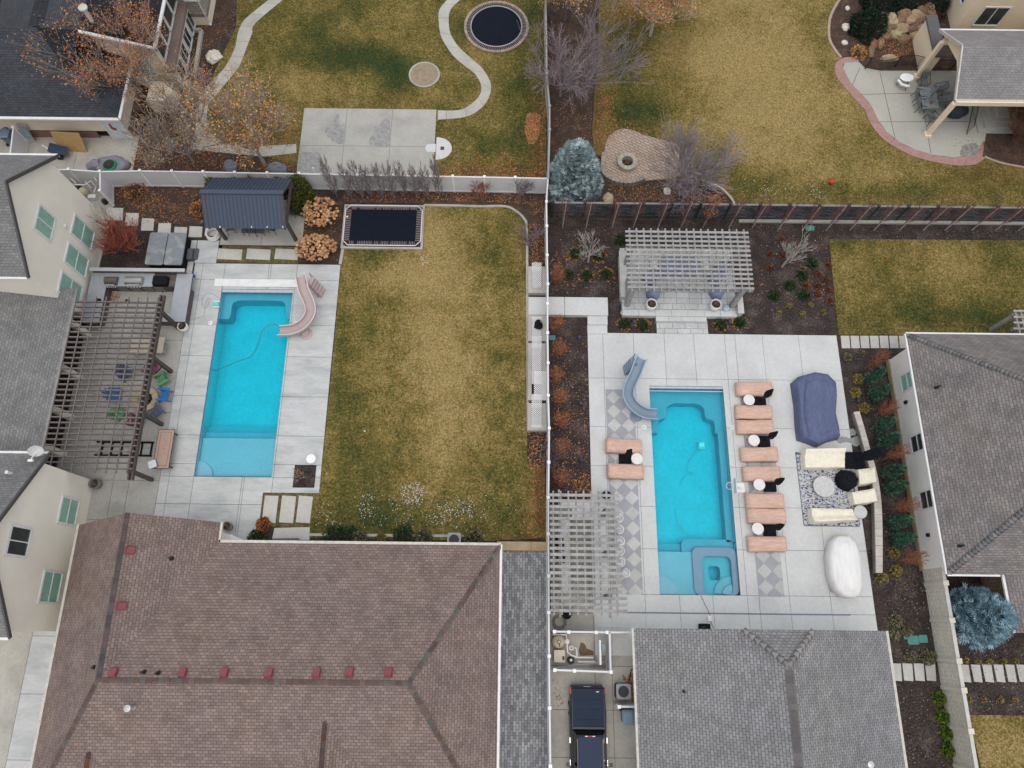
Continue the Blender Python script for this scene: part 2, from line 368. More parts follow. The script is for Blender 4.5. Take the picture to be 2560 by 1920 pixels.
lawn('lawn', [(1500, -120), (1495, 100), (1480, 330), (1486, 380), (1560, 450), (1760, 452), (1832, 500), (1840, 553), (2760, 566), (2760, -120)],
     [(1600, 280, 90, 70, .5), (1560, 130, 70, 90, .35), (1900, 200, 170, 220, -.42), (1770, 400, 60, 40, .3), (1840, 460, 120, 45, .35), (2150, 480, 300, 25, .25), (2060, 180, 30, 60, .25), (2050, 330, 200, 50, -.1), (1760, 130, 60, 60, -.1), (2400, 450, 200, 40, .1), (1700, 60, 60, 60, .12)],
     base=.36, reds=[(1490, 300, 25, 140, .5), (1560, 40, 90, 50, .4), (1700, 150, 40, 40, .15), (2500, 440, 120, 30, .25)])
lawn('lawn', [(2072, 598), (2760, 603), (2760, 840), (2096, 837)],
     [(2180, 690, 120, 40, -.15), (2330, 640, 120, 40, -.15), (2350, 790, 250, 25, .28), (2110, 800, 50, 60, .15), (2300, 760, 100, 30, .2), (2520, 700, 60, 80, .1), (2110, 610, 60, 30, .2)], base=.47)
lawn('lawn', [(2420, 1787), (2760, 1790), (2760, 2080), (2490, 2080)], [(2500, 1880, 80, 60, -.25)], base=.42)

# narrow turf strips between the stepping slabs
M_turf = mat('turf_strip', (0.10, 0.095, 0.03), 0.95, 0.4, 4, 0.5, 18, bump=0.5, col2=(0.11, 0.06, 0.03), mask=(0.5, 0.62), mscale=3)
def poly(pts, z=0.0): return [(g(x, y, z).x, g(x, y, z).y) for x, y in pts]
mb = MB(); mb.prism(poly([(541, 614), (750, 618), (746, 660), (536, 656)]), 0, 0.03); mb.prism(poly([(654, 1227), (800, 1232), (786, 1320), (643, 1316)]), 0, 0.03); mb.prism(poly([(543, 600), (560, 600), (556, 620), (538, 620)]), 0, 0.03)
st('turf', mb, M_turf)

def slabs(name, xs, ys, z1, m, hole=None, gap=0.022, skip=(), z0=-0.02, var=0.03):
    mb = MB()
    for i in range(len(xs)-1):
        for j in range(len(ys)-1):
            if (i, j) in skip: continue
            t = 1+random.uniform(-var, var); mb.c = (t, t, t)
            rs = [(xs[i]+gap/2, xs[i+1]-gap/2, ys[j]+gap/2, ys[j+1]-gap/2)]
            if hole: rs = rect_minus(rs[0], hole)
            for x0, x1, y0, y1 in rs:
                if x1-x0 > .01 and y1-y0 > .01: mb.box(x0, x1, y0, y1, z0, z1)
    return st(name, mb, m)
# left pool deck
xr = gx(825, 950); xp = gx(395, 1230)
X = [xp-.0, gx(455, 1000), gx(480, 1230), gx(602, 1230), gx(677.6, 680), gx(742.7, 680), xr]
X = sorted(X)
Y = sorted([gy(600, 1420), gy(600, 1350), gy(560, 1261), gy(560, 1192), gy(770, 1163), gy(770, 1091), gy(770, 993), gy(770, 893), gy(770, 814), gy(770, 702), gy(700, 661)])
DZ = 0.06
yb = gy(700, 1232)
deck = MB()
hole2 = (gx(657, 1240), 99, -99, yb)
for i in range(len(X)-1):
    for j in range(len(Y)-1):
        t = 1+random.uniform(-.035, .035); deck.c = (t, t, t)
        for r in rect_minus((X[i]+.012, X[i+1]-.012, Y[j]+.012, Y[j+1]-.012), (PL[0], PL[1], PL[2], PL[3])):
            for x0, x1, y0, y1 in rect_minus(r, hole2):
                if x1-x0 > .02 and y1-y0 > .02: deck.box(x0, x1, y0, y1, -.02, DZ)
st('pool_deck', deck, M_conL)
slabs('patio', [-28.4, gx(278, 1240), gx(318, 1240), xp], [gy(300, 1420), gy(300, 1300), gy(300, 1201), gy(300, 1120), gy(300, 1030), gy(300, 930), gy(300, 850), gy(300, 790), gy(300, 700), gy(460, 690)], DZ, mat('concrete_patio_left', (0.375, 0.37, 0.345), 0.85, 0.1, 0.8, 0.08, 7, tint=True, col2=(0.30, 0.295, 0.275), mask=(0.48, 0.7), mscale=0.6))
mb = MB(); mb.box(gx(487, 655), gx(541, 655), gy(500, 658), gy(500, 602), -.02, DZ); mb.box(gx(471, 655), gx(485, 655), gy(480, 700), gy(480, 602), -.02, DZ)
st('walkway', mb, M_conL)
mb = MB(); mb.box(gx(552, 600), gx(652.5, 611), gy(600, 613), gy(600, 500), -.02, DZ); mb.box(gx(653.5, 611), gx(755, 614), gy(600, 613), gy(600, 500), -.02, DZ)
st('patio', mb, M_cont)
# house side yard concrete, upper left and lower left driveway
mb = MB()
X9 = [-60, gx(0, 400), gx(187, 410), gx(338, 400)]
for a, b in zip(X9, X9[1:]): mb.box(a, b-.02, gy(250, 432), gy(250, 340), -.02, .04)
mb.prism(poly([(200, 432), (252, 432), (285, 512), (272, 548), (215, 530)]), -.02, .045)
st('side_yard', mb, M_cont)
mb = MB(); mb.box(-40, gx(52, 1735)-.012, -20, -.45, -.02, .05)
st('driveway', mb, M_cont)
slabs('driveway', [gx(52, 1735), -24.0], [-20, gy(80, 1900), gy(100, 1735), gy(120, 1590), -.45], .05, M_conL)
# right pool deck
xa, xb = gx(1469, 860), gx(2107, 960)
XR = sorted([xa]+[gx(1280+q/3.456, 900) for q in (788, 1045, 1310, 1570, 1838, 1922, 2165)]+[gx(1997, 870), xb])
XR = [xa, gx(1507, 850), gx(1583, 850), gx(1660, 850), gx(1734, 850), gx(1811, 850), gx(1837, 850), gx(1905, 850), gx(1996, 850), xb]
YR = sorted([gy(1800, 836), gy(1800, 949), gy(1480, 1067), gy(1480, 1164.6), gy(1600, 1266), gy(1600, 1372), gy(1600, 1486), gy(1600, 1531), gy(1600, 1571), gy(1600, 1640)])
deck = MB()
DT = [(gx(1513.5, 980), gx(1585, 990), gy(1600, 1487), gy(1540, 974)), (gx(1850, 997), gx(1916, 1060), gy(1900, 1492), gy(1900, 966))]
for i in range(len(XR)-1):
    for j in range(len(YR)-1):
        t = 1+random.uniform(-.02, .02); deck.c = (t, t, t); rs = [(XR[i]+.01, XR[i+1]-.01, YR[j]+.01, YR[j+1]-.01)]
        for h in (PR, DT[0], DT[1]): rs = [q for r in rs for q in rect_minus(r, h)]
        for x0, x1, y0, y1 in rs:
            if x1-x0 > .02 and y1-y0 > .02: deck.box(x0, x1, y0, y1, -.02, DZ)
st('pool_deck', deck, M_con)
# tan slabs in the side passage (pool equipment, truck)
slabs('driveway', [gx(1376, 1700), gx(1487.5, 1700), gx(1512, 1500)+.3, gx(1600, 1700)+1], [-16, gy(1400, 1893), gy(1400, 1774), gy(1550, 1666), gy(1400, 1582), gy(1400, 1532)], .05, M_cont)
slabs('patio', [gx(1376, 1400), gx(1430, 1400), gx(1472, 1400), xa-.01], [gy(1400, 1532)+.01, gy(1400, 1440), gy(1400, 1350), gy(1400, 1262)], .055, M_cont)
# diamond tile strips: every other tile pale
mA = mat('tile_grey', (0.30, 0.31, 0.335), 0.6, 0.06, 2, 0.05, 15, tint=True); mB_ = mat('tile_pale', (0.45, 0.45, 0.445), 0.6, 0.07, 2, 0.05, 15, tint=True)
for k, (x0, x1, y0, y1) in enumerate(DT):
    base = MB(); base.box(x0, x1, y0, y1, -.02, DZ-.004); st('tile_strip', base, mA)
    dm = MB(); d = 0.93; hh = d/2; cols = [x0+hh+.03, x0+2*hh+.03, x0+3*hh+.03]
    n = int((y1-y0)/d)
    for c in range(3):
        for j in range(-1, n+2):
            cx = cols[c]; cy = y1-.55-j*d-(hh if c == 1 else 0)
            P = [(cx-hh+.02, cy), (cx, cy-hh+.02), (cx+hh-.02, cy), (cx, cy+hh-.02)]
            def clip(P, ax, v, keep):
                o = []
                for i in range(len(P)):
                    a, b = P[i], P[(i+1) % len(P)]; ia = (a[ax]-v)*keep >= 0; ib = (b[ax]-v)*keep >= 0
                    if ia: o.append(a)
                    if ia != ib: t = (v-a[ax])/(b[ax]-a[ax]); o.append(tuple(a[q]+(b[q]-a[q])*t for q in (0, 1)))
                return o
            for ax, v, kp in ((0, x0, 1), (0, x1, -1), (1, y0, 1), (1, y1, -1)):
                if len(P) >= 3: P = clip(P, ax, v, kp)
            if len(P) >= 3 and c != 1:
                t = 1+random.uniform(-.08, .08); dm.c = (t, t, t); dm.prism(P, DZ-.01, DZ)
    st('tile_strip', dm, mB_)
# trench drain
mb = MB(); mb.box(gx(1552, 1531), gx(2126, 1545), gy(1600, 1533.5), gy(1600, 1530), DZ-.002, DZ+.012); st('trench_drain', mb, mat('drain_grey', (0.13, 0.16, 0.2), .5))
# upper right path and steps
SZ = 0.38
mb = MB(); 
for a, b in ((gx(1368, 760), gx(1410, 760)), (gx(1411, 760), gx(1517.5, 760))): mb.box(a, b, gy(1400, 787, SZ), gy(1400, 742.5, SZ), 0, SZ)
mb.box(gx(1321, 760), gx(1367, 760), gy(1340, 787, .3), gy(1340, 742.5, .3), 0, .3)
mb.box(gx(1468, 800), gx(1517.5, 800), gy(1500, 811, .25), gy(1500, 787.5, .25), 0, .25); mb.box(gx(1468, 820), gx(1517.5, 820), gy(1500, 834, .13), gy(1500, 811.5, .13), 0, .13)
st('walkway', mb, M_con)
# central pergola patio
M_pav = brickmat('patio_flagstone', (0.42, 0.43, 0.43), (0.52, 0.53, 0.53), (0.25, 0.26, 0.26), 0.85, 0.42, 0.018, uv=False, off=0.37, msm=0.0, freq=3)
PZ = 0.42
px0, px1 = gx(1556, 780, PZ), gx(1842, 780, PZ); py0, py1 = gy(1700, 775, PZ), gy(1700, 622, PZ)
mb = MB(); mb.box(px0, px1, py0, py1, 0, PZ); st('patio', mb, M_pav)
mb = MB(); n = 7
for i in range(n): t = random.uniform(.96, 1.04); mb.c = (t, t, t); a = px0+(px1-px0)*i/n; mb.box(a+.01, px0+(px1-px0)*(i+1)/n-.01, gy(1700, 790, PZ), py0-.01, 0, PZ+.01)
n = 4; a0, a1 = gx(1640, 800, .28), gx(1767, 800, .28)
for i in range(n): t = random.uniform(.96, 1.04); mb.c = (t, t, t); mb.box(a0+(a1-a0)*i/n+.008, a0+(a1-a0)*(i+1)/n-.008, gy(1700, 803, .28), gy(1700, 790.5, .28), 0, .28)
st('patio_step', mb, M_con)
mb = MB(); mb.box(gx(1641, 820), gx(1768, 820), gy(1700, 835), gy(1700, 803.5), 0, .13); st('walkway', mb, M_pav)
# court slab, hoop pad
zc = .05
mb = MB(); XS = [gx(741, 437), gx(866, 300), gx(980, 300), gx(1090.5, 300)]; YS = [gy(900, 445), gy(900, 366), gy(900, 272.5)]
for i in range(3):
    for j in range(2): t = 1+random.uniform(-.04, .04); mb.c = (t, t, t); mb.box(XS[i]+.012, XS[i+1]-.012, YS[j]+.012, YS[j+1]-.012, -.02, zc)
st('court_slab', mb, mat('concrete_court', (0.37, 0.36, 0.33), 0.85, 0.07, .8, .06, 6, tint=True, col2=(0.31, 0.31, 0.29), mask=(.5, .7), mscale=.5))
c = g(1090, 372); mb = MB(); ry = abs(gy(1090, 344)-c.y)
mb.prism([(c.x+.015, c.y-ry)]+[(c.x+.02+ry*1.18*math.cos(R(a)), c.y+ry*math.sin(R(a))) for a in range(-84, 85, 12)]+[(c.x+.015, c.y+ry)], -.02, zc)
mb.prism([(c.x-.02, c.y-.32), (c.x-.02, c.y+.38), (c.x-.65, c.y+.36), (c.x-.8, c.y+.05), (c.x-.65, c.y-.3)], zc-.01, zc+.004)
st('court_slab', mb, M_con)
M_stain = mat('damp_stain', (0.275, 0.275, 0.272), .8, .25, 5, .15, 25)
def stain(pts, z, m=M_stain, jit=.035):
    P = smooth_path([(p.x, p.y) for p in [g(a, b) for a, b in pts]+[g(*pts[0])]], 5)[:-1]
    return [(p.x+random.uniform(-jit, jit), p.y+random.uniform(-jit, jit)) for p in P]
mb = MB()
for pts in ([(838, 288), (848, 288), (846, 305), (850, 315), (862, 312), (862, 355), (840, 358), (820, 342), (812, 330), (820, 318), (835, 322), (834, 305)],
            [(955, 300), (974, 303), (974, 364), (930, 364), (924, 350), (935, 330), (935, 318), (950, 312)],
            [(750, 385), (760, 382), (800, 385), (808, 420), (795, 434), (745, 434)]):
    mb.prism(stain(pts, zc), zc-.01, zc+.0025)
st('court_stain', mb, M_stain)
# garden paths
def edge_path(name, L, Rr, m, jn=1.35, z=.05, k=3.456, o=(0, 0)):
    A = [Vector((p.x, p.y)) for p in smooth_path([g(o[0]+x/k, o[1]+y/k) for x, y in L], 6)]; B = [Vector((p.x, p.y)) for p in smooth_path([g(o[0]+x/k, o[1]+y/k) for x, y in Rr], 6)]
    n = max(len(A), len(B))*2
    def rs(P):
        d = [0]
        for i in range(1, len(P)): d.append(d[-1]+(P[i]-P[i-1]).length)
        out = []
        for q in range(n+1):
            t = d[-1]*q/n; i = 0
            while i < len(d)-2 and d[i+1] < t: i += 1
            f = (t-d[i])/max(d[i+1]-d[i], 1e-6); out.append(P[i].lerp(P[i+1], f))
        return out
    A, B = rs(A), rs(B); mb = MB(); s = 0
    i = 0
    while i < n:
        j = i; L_ = 0
        while j < n and L_ < jn: L_ += (A[j+1]-A[j]).length; j += 1
        g_ = 0.012/max(L_, .1); t = 1+random.uniform(-.04, .04); mb.c = (t, t, t)
        P = [A[q] for q in range(i, j+1)]; Q = [B[q] for q in range(i, j+1)]
        dP = (P[-1]-P[0])*g_; dQ = (Q[-1]-Q[0])*g_; P[0] = P[0]+dP; P[-1] = P[-1]-dP; Q[0] = Q[0]+dQ; Q[-1] = Q[-1]-dQ
        mb.prism([tuple(p) for p in P]+[tuple(p) for p in Q[::-1]], -.02, z); i = j
    return st(name, mb, m)
edge_path('path', [(1720, -60), (1655, 0), (1585, 90), (1580, 200), (1605, 330), (1700, 480), (1800, 570), (1890, 640), (1945, 740), (1930, 830), (1850, 910), (1750, 955), (1569, 957)],
          [(1830, -60), (1765, 0), (1680, 90), (1665, 180), (1680, 290), (1745, 400), (1850, 500), (1960, 600), (2030, 730), (2010, 850), (1930, 950), (1800, 1015), (1569, 1037)], mat('concrete_path', (0.41, 0.40, 0.36), .85, .1, 1, .06, 6, tint=True), o=(640, 0))
edge_path('path', [(2400, -60), (2212, 90), (2110, 180), (2060, 280), (2030, 420), (1960, 560), (1880, 660), (1790, 750), (1720, 860), (1700, 960), (1690, 1100), (1655, 1210), (1650, 1290)],
          [(2520, -60), (2212, 200), (2180, 290), (2130, 420), (2070, 570), (1980, 690), (1880, 810), (1810, 900), (1790, 1000), (1800, 1100), (1860, 1180), (1950, 1250)], MATS['concrete_path'])
edge_path('path', [(1960, 1235), (2212, 1262), (2380, 1258), (2562, 1247)], [(1655, 1290), (2212, 1350), (2380, 1345), (2565, 1322)], MATS['concrete_path'])
# top right patio, its rose border, paver patio with fire ring
k = 3.456; o4 = (1920, 0)
pin = [(780, 535), (660, 545), (645, 590), (680, 660), (720, 730), (800, 810), (890, 920), (950, 1040), (1020, 1140), (1130, 1230), (1280, 1300), (1420, 1340), (1600, 1362), (1740, 1345), (1820, 1290), (1850, 1230)]
pout = [(800, 495), (660, 500), (590, 545), (575, 600), (600, 680), (680, 780), (780, 890), (840, 960), (880, 1060), (960, 1170), (1060, 1250), (1240, 1345), (1430, 1400), (1640, 1432), (1790, 1420), (1880, 1360)]
edge_path('patio_border', pout, pin, mat('concrete_rose', (0.34, 0.20, 0.185), .85, .1, 2, .08, 8, tint=True), o=o4, jn=2.6)
mb = MB(); P = [g(1920+x/k, y/k) for x, y in pin]+[g(2560, 330), g(2560, 120), g(2395, 178), g(2200, 178), g(2160, 170)]
P = [(p.x, p.y) for p in P]; mb.prism(P, -.02, .05); st('patio', mb, mat('concrete_patio', (0.40, 0.39, 0.34), .85, .06, .8, .05, 6, col2=(0.34, 0.335, 0.31), mask=(.5, .7), mscale=.4))
mb = MB()
for a, b in (((962, 620), (1095, 1200)), ((1275, 590), (1405, 1330)), ((800, 820), (1640, 800)), ((960, 1056), (1720, 1055)), ((790, 590), (725, 740)), ((1090, 1200), (1060, 1240))):
    p, q = g(1920+a[0]/k, a[1]/k), g(1920+b[0]/k, b[1]/k); d = (q-p).normalized(); nrm = Vector((-d.y, d.x, 0))*.018
    mb.face([(*(p-nrm).xy, .054), (*(q-nrm).xy, .054), (*(q+nrm).xy, .054), (*(p+nrm).xy, .054)])
st('patio_joint', mb, mat('joint_dark', (.07, .068, .06), .9))
mb = MB(); mb.prism(stain([(2415, 362), (2440, 362), (2450, 374), (2438, 388), (2412, 390), (2398, 380)], .05, jit=.16), .04, .0535)
for i in range(26): p = g(random.gauss(2415, 18), random.gauss(352, 10)); mb.cbox((p.x, p.y, .05), random.uniform(.03, .12), random.uniform(.03, .08), .004, random.uniform(0, 3))
st('patio_stain', mb, mat('patio_damp', (.22, .22, .21), .8, .3, 5, .2, 25))
M_fpav = brickmat('paver_tan', (0.35, 0.265, 0.21), (0.41, 0.32, 0.26), (0.15, 0.105, 0.08), 0.42, 0.21, 0.02, uv=False, rot=0.55, amt=.12)
pp = [(1512, 372), (1520, 345), (1545, 325), (1575, 325), (1610, 338), (1660, 352), (1690, 362), (1705, 385), (1712, 410), (1700, 440), (1640, 450), (1560, 455), (1525, 445), (1508, 415)]
mb = MB(); mb.prism([(p.x, p.y) for p in smooth_path([g(*q) for q in pp+[pp[0]]], 4)[:-1]], -.02, .06); st('patio', mb, M_fpav)
# side lane of grey cobbles beside the brown-roofed house
M_cob = brickmat('cobble_grey', (0.15, 0.155, 0.165), (0.33, 0.34, 0.355), (0.08, 0.08, 0.085), 0.31, 0.16, 0.012, uv=False, amt=.12, rot=math.pi/2)
mb = MB(); mb.box(gx(1245, 1500)-1.2, gx(1369, 1500), -22, gy(1300, 1378), -.02, .04); st('side_lane', mb, M_cob)
mb = MB()
for a, b in ((1243, 1327), (1328, 1367)): mb.box(gx(a, 1365, .35), gx(b, 1365, .35), gy(1300, 1376, .35), gy(1300, 1354, .35), 0, .35)
st('step', mb, mat('sandstone', (0.36, 0.27, 0.16), .85, .12, 2, .1, 14))
# soil and leaf beds
M_leafbed = mat('leafy_bed', (0.055, 0.034, 0.025), .95, .3, 1.5, .6, 12, bump=.7, col2=(0.105, 0.055, 0.03), mask=(.52, .68), mscale=1.6)
mb = MB()
for P in ([(1374, -120), (1372, 300), (1374, 420), (1481, 380), (1481, 200), (1500, -120)], [(470, -100), (640, -100), (560, 90), (530, 130), (500, 240), (488, 340), (400, 425), (338, 425), (338, 350), (345, 200), (440, 180), (465, 100)], [(285, 470), (510, 470), (500, 560), (330, 560), (290, 520)],
          [(290, 428), (740, 434), (744, 385), (600, 390), (480, 372), (340, 372)], [(858, 470), (1368, 478), (1368, 660), (1322, 655), (1317, 560), (1290, 524), (1262, 514), (860, 505)], [(1500, 450), (1700, 453), (1834, 505), (1838, 551), (1388, 549), (1388, 470)], [(745, 500), (857, 505), (852, 660), (748, 655)]):
    mb.prism(poly(P), -.02, .010+.003*len(mb.f)/10)
mb.prism(poly([(2120, -120), (2093, 8), (2074, 48), (2073, 95), (2086, 125), (2103, 146), (2150, 165), (2175, 182), (2400, 190), (2400, -120)]), -.02, .045)
mb.prism(poly([(2455, 392), (2500, 408), (2560, 420), (2620, 425), (2620, 250), (2470, 300)]), -.02, .056)
st('planting_bed', mb, M_leafbed)
# stone and concrete edging strips
def strip(pts, w_, z=.1, nm='lawn_edging', m=None):
    P = smooth_path([g(*p) for p in pts], 6) if len(pts) > 2 else [g(*p) for p in pts]; L = []; Rr = []
    for i, p in enumerate(P):
        d = (P[min(i+1, len(P)-1)]-P[max(i-1, 0)]).normalized(); n_ = Vector((-d.y, d.x, 0))*w_/2; L.append((p.x+n_.x, p.y+n_.y)); Rr.append((p.x-n_.x, p.y-n_.y))
    mb = MB(); 
    for i in range(len(L)-1): mb.prism([L[i], L[i+1], Rr[i+1], Rr[i]], 0, z)
    return st(nm, mb, m or M_cont)
strip([(1060, 514), (1130, 515), (1200, 517), (1262, 517), (1290, 529), (1310, 548), (1317, 575), (1318, 700), (1319, 900), (1320, 1080)], .16)
strip([(859, 614), (851, 661)], .2); strip([(775, 1337), (1000, 1339), (1212, 1341)], .16)
strip([(1846, 554), (2100, 556), (2600, 560)], .22, .15); strip([(2120, -30), (2093, 8), (2074, 48), (2072, 95), (2086, 125), (2102, 146)], .2, .1, m=mat('edging_stone', (.36, .27, .21), .9, .15, 3))
strip([(1755, 452), (1800, 470), (1828, 498), (1836, 515)], .15); strip([(2460, 393), (2500, 408), (2560, 420)], .15, m=MATS['edging_stone'])
strip([(270, 564), (244, 672)], .2, .06)

# ---------------- pools ----------------
def water_mat():
    m = bpy.data.materials.new('pool_water'); m.use_nodes = True; nt = m.node_tree; N = nt.nodes; N.remove(N['Principled BSDF']); out = N['Material Output']
    tr = N.new('ShaderNodeBsdfTransparent'); gl = N.new('ShaderNodeBsdfGlossy'); gl.inputs['Roughness'].default_value = 0.06; fr = N.new('ShaderNodeFresnel'); fr.inputs[0].default_value = 1.33
    geo = N.new('ShaderNodeNewGeometry'); n = N.new('ShaderNodeTexNoise'); n.inputs['Scale'].default_value = 9; n.inputs['Detail'].default_value = 3; lnk(nt, geo.outputs['Position'], n.inputs['Vector'])
    bp = N.new('ShaderNodeBump'); bp.inputs['Strength'].default_value = .5; bp.inputs['Distance'].default_value = .03; lnk(nt, n.outputs[0], bp.inputs['Height'])
    lnk(nt, bp.outputs[0], gl.inputs['Normal']); lnk(nt, bp.outputs[0], fr.inputs['Normal'])
    mx = N.new('ShaderNodeMixShader'); lnk(nt, fr.outputs[0], mx.inputs[0]); lnk(nt, tr.outputs[0], mx.inputs[1]); lnk(nt, gl.outputs[0], mx.inputs[2]); lnk(nt, mx.outputs[0], out.inputs[0])
    va = N.new('ShaderNodeVolumeAbsorption'); va.inputs['Color'].default_value = (0.0, 0.985, 0.99, 1); va.inputs['Density'].default_value = 1.6; lnk(nt, va.outputs[0], out.inputs['Volume'])
    return m
M_water = water_mat()
M_shell = mat('pool_shell', (0.20, 0.40, 0.56), .5, .05, 1.0, .10, 14); M_floor = mat('pool_floor', (0.21, 0.56, 0.74), .5, .05, 1.0, .07, 5); M_shell2 = mat('pool_shell_pale', (0.28, 0.48, 0.62), .5, .04, 1.0, .08, 14)  # pool floor paler and greener: light scattered by deep water put into its colour
POOLS = []
def pool(rc, label, extras, deep=-1.35):
    x0, x1, y0, y1 = rc; t = thing('swimming_pool', label, 'pool', ((x0+x1)/2, (y0+y1)/2, 0))
    POOLS.append(t); mb = MB(); z = DZ-.01
    MB().face([(x0, y0, deep), (x1, y0, deep), (x1, y1, deep), (x0, y1, deep)]).build('floor', M_floor, t)
    for a, b in (((x0, y0), (x1, y0)), ((x1, y0), (x1, y1)), ((x1, y1), (x0, y1)), ((x0, y1), (x0, y0))):
        mb.face([(a[0], a[1], deep), (b[0], b[1], deep), (b[0], b[1], z), (a[0], a[1], z)])
    mb.build('basin', M_shell, t)
    for nm, P, zt in extras: e = MB(); e.prism(P, deep+.003, zt); e.build(nm, M_shell2 if 'ledge' in nm or 'corner' in nm else M_shell, t)
    q = MB(); i = .004; q.box(x0+i, x1-i, y0+i, y1-i, deep+.006, -.10); 
    tag(q.build('water', M_water), kind='structure')
    return t
def rrect(x0, x1, y0, y1, r, k=4):
    P = []
    for cx, cy, a0 in ((x1-r, y1-r, 0), (x0+r, y1-r, 90), (x0+r, y0+r, 180), (x1-r, y0+r, 270)):
        for i in range(k+1): a = R(a0+90*i/k); P.append((cx+r*math.cos(a), cy+r*math.sin(a)))
    return P
x0, x1, y0, y1 = PL; ww = x1-x0
la = y0+(gy(580, 1096, -.35)-y0); e = .006
arc = [(x0+e, y0+e)]+[(x0+e+1.0*math.cos(R(a)), y0+e+1.0*math.sin(R(a))) for a in range(0, 91, 15)]
def bench_small(x0, x1, y1):
    Lp = smooth_path([(x0+.5, y1-2.0), (x0+.62, y1-1.75), (x0+.62, y1-.95), (x0+.85, y1-.7), (x0+1.3, y1-.62), (x1-1.2, y1-.62), (x1-.7, y1-.75), (x1-.5, y1-1.2), (x1-.45, y1-1.7), (x1-.3, y1-1.95)], 4)
    return [(p.x, p.y) for p in Lp]
def bench(x0, x1, y1):   # bench running round the head of a pool with rounded shoulders
    Lp = smooth_path([(x0+.55, y1-3.0), (x0+.6, y1-2.2), (x0+1.1, y1-1.95), (x0+1.2, y1-1.3), (x0+1.7, y1-1.0), ((x0+x1)/2, y1-1.0), (x1-1.7, y1-1.0), (x1-1.2, y1-1.3), (x1-1.1, y1-1.95), (x1-.6, y1-2.2), (x1-.55, y1-3.0)], 5)
    return [(p.x, p.y) for p in Lp]
b = bench_small(x0, x1, y1)
pool(PL, 'long blue swimming pool in the left yard beside the dark pergola', [
    ('step', [(x0+e, la+.9), (x0+e, y0+.02), (x1-e, y0+.02), (x1-e, la+.9)], -.85), ('step', [(x0+e*2, la+.45), (x0+e*2, y0+.03), (x1-e*2, y0+.03), (x1-e*2, la+.45)], -.6),
    ('tanning_ledge', [(x0+e*3, la), (x0+e*3, y0+.04), (x1-e*3, y0+.04), (x1-e*3, la)], -.33), ('corner_step', arc, -.22),
    ('bench', [(x0+e, y1-2.0)]+b+[(x1-e, y1-1.95), (x1-e, y1-e), (x0+e, y1-e)], -.42)])
x0, x1, y0, y1 = PR; la = gy(1700, 1377, -.35); sx = gx(1735, 1430, -.2); sy = gy(1790, 1374, -.1)
b = bench(x0, x1, y1); m3 = [(x1-.45, y1-2.9), (x1-.45, sy+.6)]
t = pool(PR, 'long turquoise pool with a square corner spa in the right yard', [
    ('step', [(x0+e, la+.45), (x0+e, la-.3), (sx-.1, la-.3), (sx-.1, la+.45)], -.75), ('tanning_ledge', [(x0+e*3, la-.06), (x0+e*3, y0+.04), (sx+.1, y0+.04), (sx+.1, la-.06)], -.33), ('corner_step', [(x0+e*4, y0+.05)]+[(x0+e*4+1.1*math.cos(R(a)), y0+.05+1.1*math.sin(R(a))) for a in range(0, 91, 15)], -.22),
    ('bench', [(x0+e, y1-3.0)]+b+[(x1-e, y1-3.0), (x1-e, y1-e), (x0+e, y1-e)], -.55), ('side_bench', [(x1-.42, sy+.5), (x1-e*2, sy+.5), (x1-e*2, y1-2.9), (x1-.42, y1-2.9)], -.5)])
# spa: rim ring, bench ring, well
def ring(mb, A, B, z0, z1):
    n = len(A)
    for i in range(n):
        j = (i+1) % n; mb.mesh([(*A[i], z1), (*A[j], z1), (*B[j], z1), (*B[i], z1), (*B[i], z0), (*B[j], z0), (*A[i], z0), (*A[j], z0)], [(0, 1, 2, 3), (3, 2, 5, 4), (1, 0, 6, 7)])
ring_ = MB(); A = rrect(sx-.05, x1-.012, y0+.012, sy+.12, .35); B = rrect(sx+.5, x1-.35, y0+.03, sy-.4, .3); ring(ring_, A, B, -1.3, -.14); ring_.build('spa_wall', mat('spa_shell', (0.19, 0.31, 0.44), .5, .05, 2, .08, 14), t)
ring_ = MB(); A = rrect(sx-.6, x1-.014, y0+.02, sy+.65, .35); ring(ring_, A, rrect(sx-.02, x1-.02, y0+.03, sy+.1, .35), -1.3, -.5); ring_.build('spa_step', M_shell, t)
ring_ = MB(); A = rrect(sx+.5, x1-.35, y0+.03, sy-.4, .3); B = rrect(sx+.95, x1-.95, y0+.9, sy-.95, .2); ring(ring_, A, B, -1.3, -.55); ring_.build('spa_bench', M_shell2, t)
mb = MB(); mb.prism([(x1-.36, y0+.03)]+[(x1-.36+1.1*math.cos(R(a)), y0+.03+1.1*math.sin(R(a))) for a in range(90, 181, 12)], -1.3, -.38); mb.build('spa_step', M_shell2, t)
mb = MB(); mb.prism([(x1-.36, y0+.03)]+[(x1-.36+.62*math.cos(R(a)), y0+.03+.62*math.sin(R(a))) for a in range(90, 181, 12)], -1.3, -.24); mb.build('spa_step', M_shell2, t)
# cover boxes at the pool heads
MB().box(gx(535, 707, .2), gx(744, 707, .2), gy(640, 717, .12), gy(640, 698, .12), DZ, .16).build('cover_housing', M_trim, POOLS[0], bevel=.02)
mb = MB(); mb.box(PR[0], PR[1], PR[3]-.16, PR[3]-.02, -.06, DZ-.02); mb.box(PR[0], PR[1], PR[3]-.34, PR[3]-.28, -.09, -.05); mb.build('cover_track', mat('lid_grey', (.42, .46, .5), .5), POOLS[1])
mb = MB(); mb.box(PL[0], PL[1], PL[3]-.22, PL[3]-.02, -.06, DZ-.02); mb.build('cover_roller', mat('lid_grey', (.42, .46, .5), .5), POOLS[0])
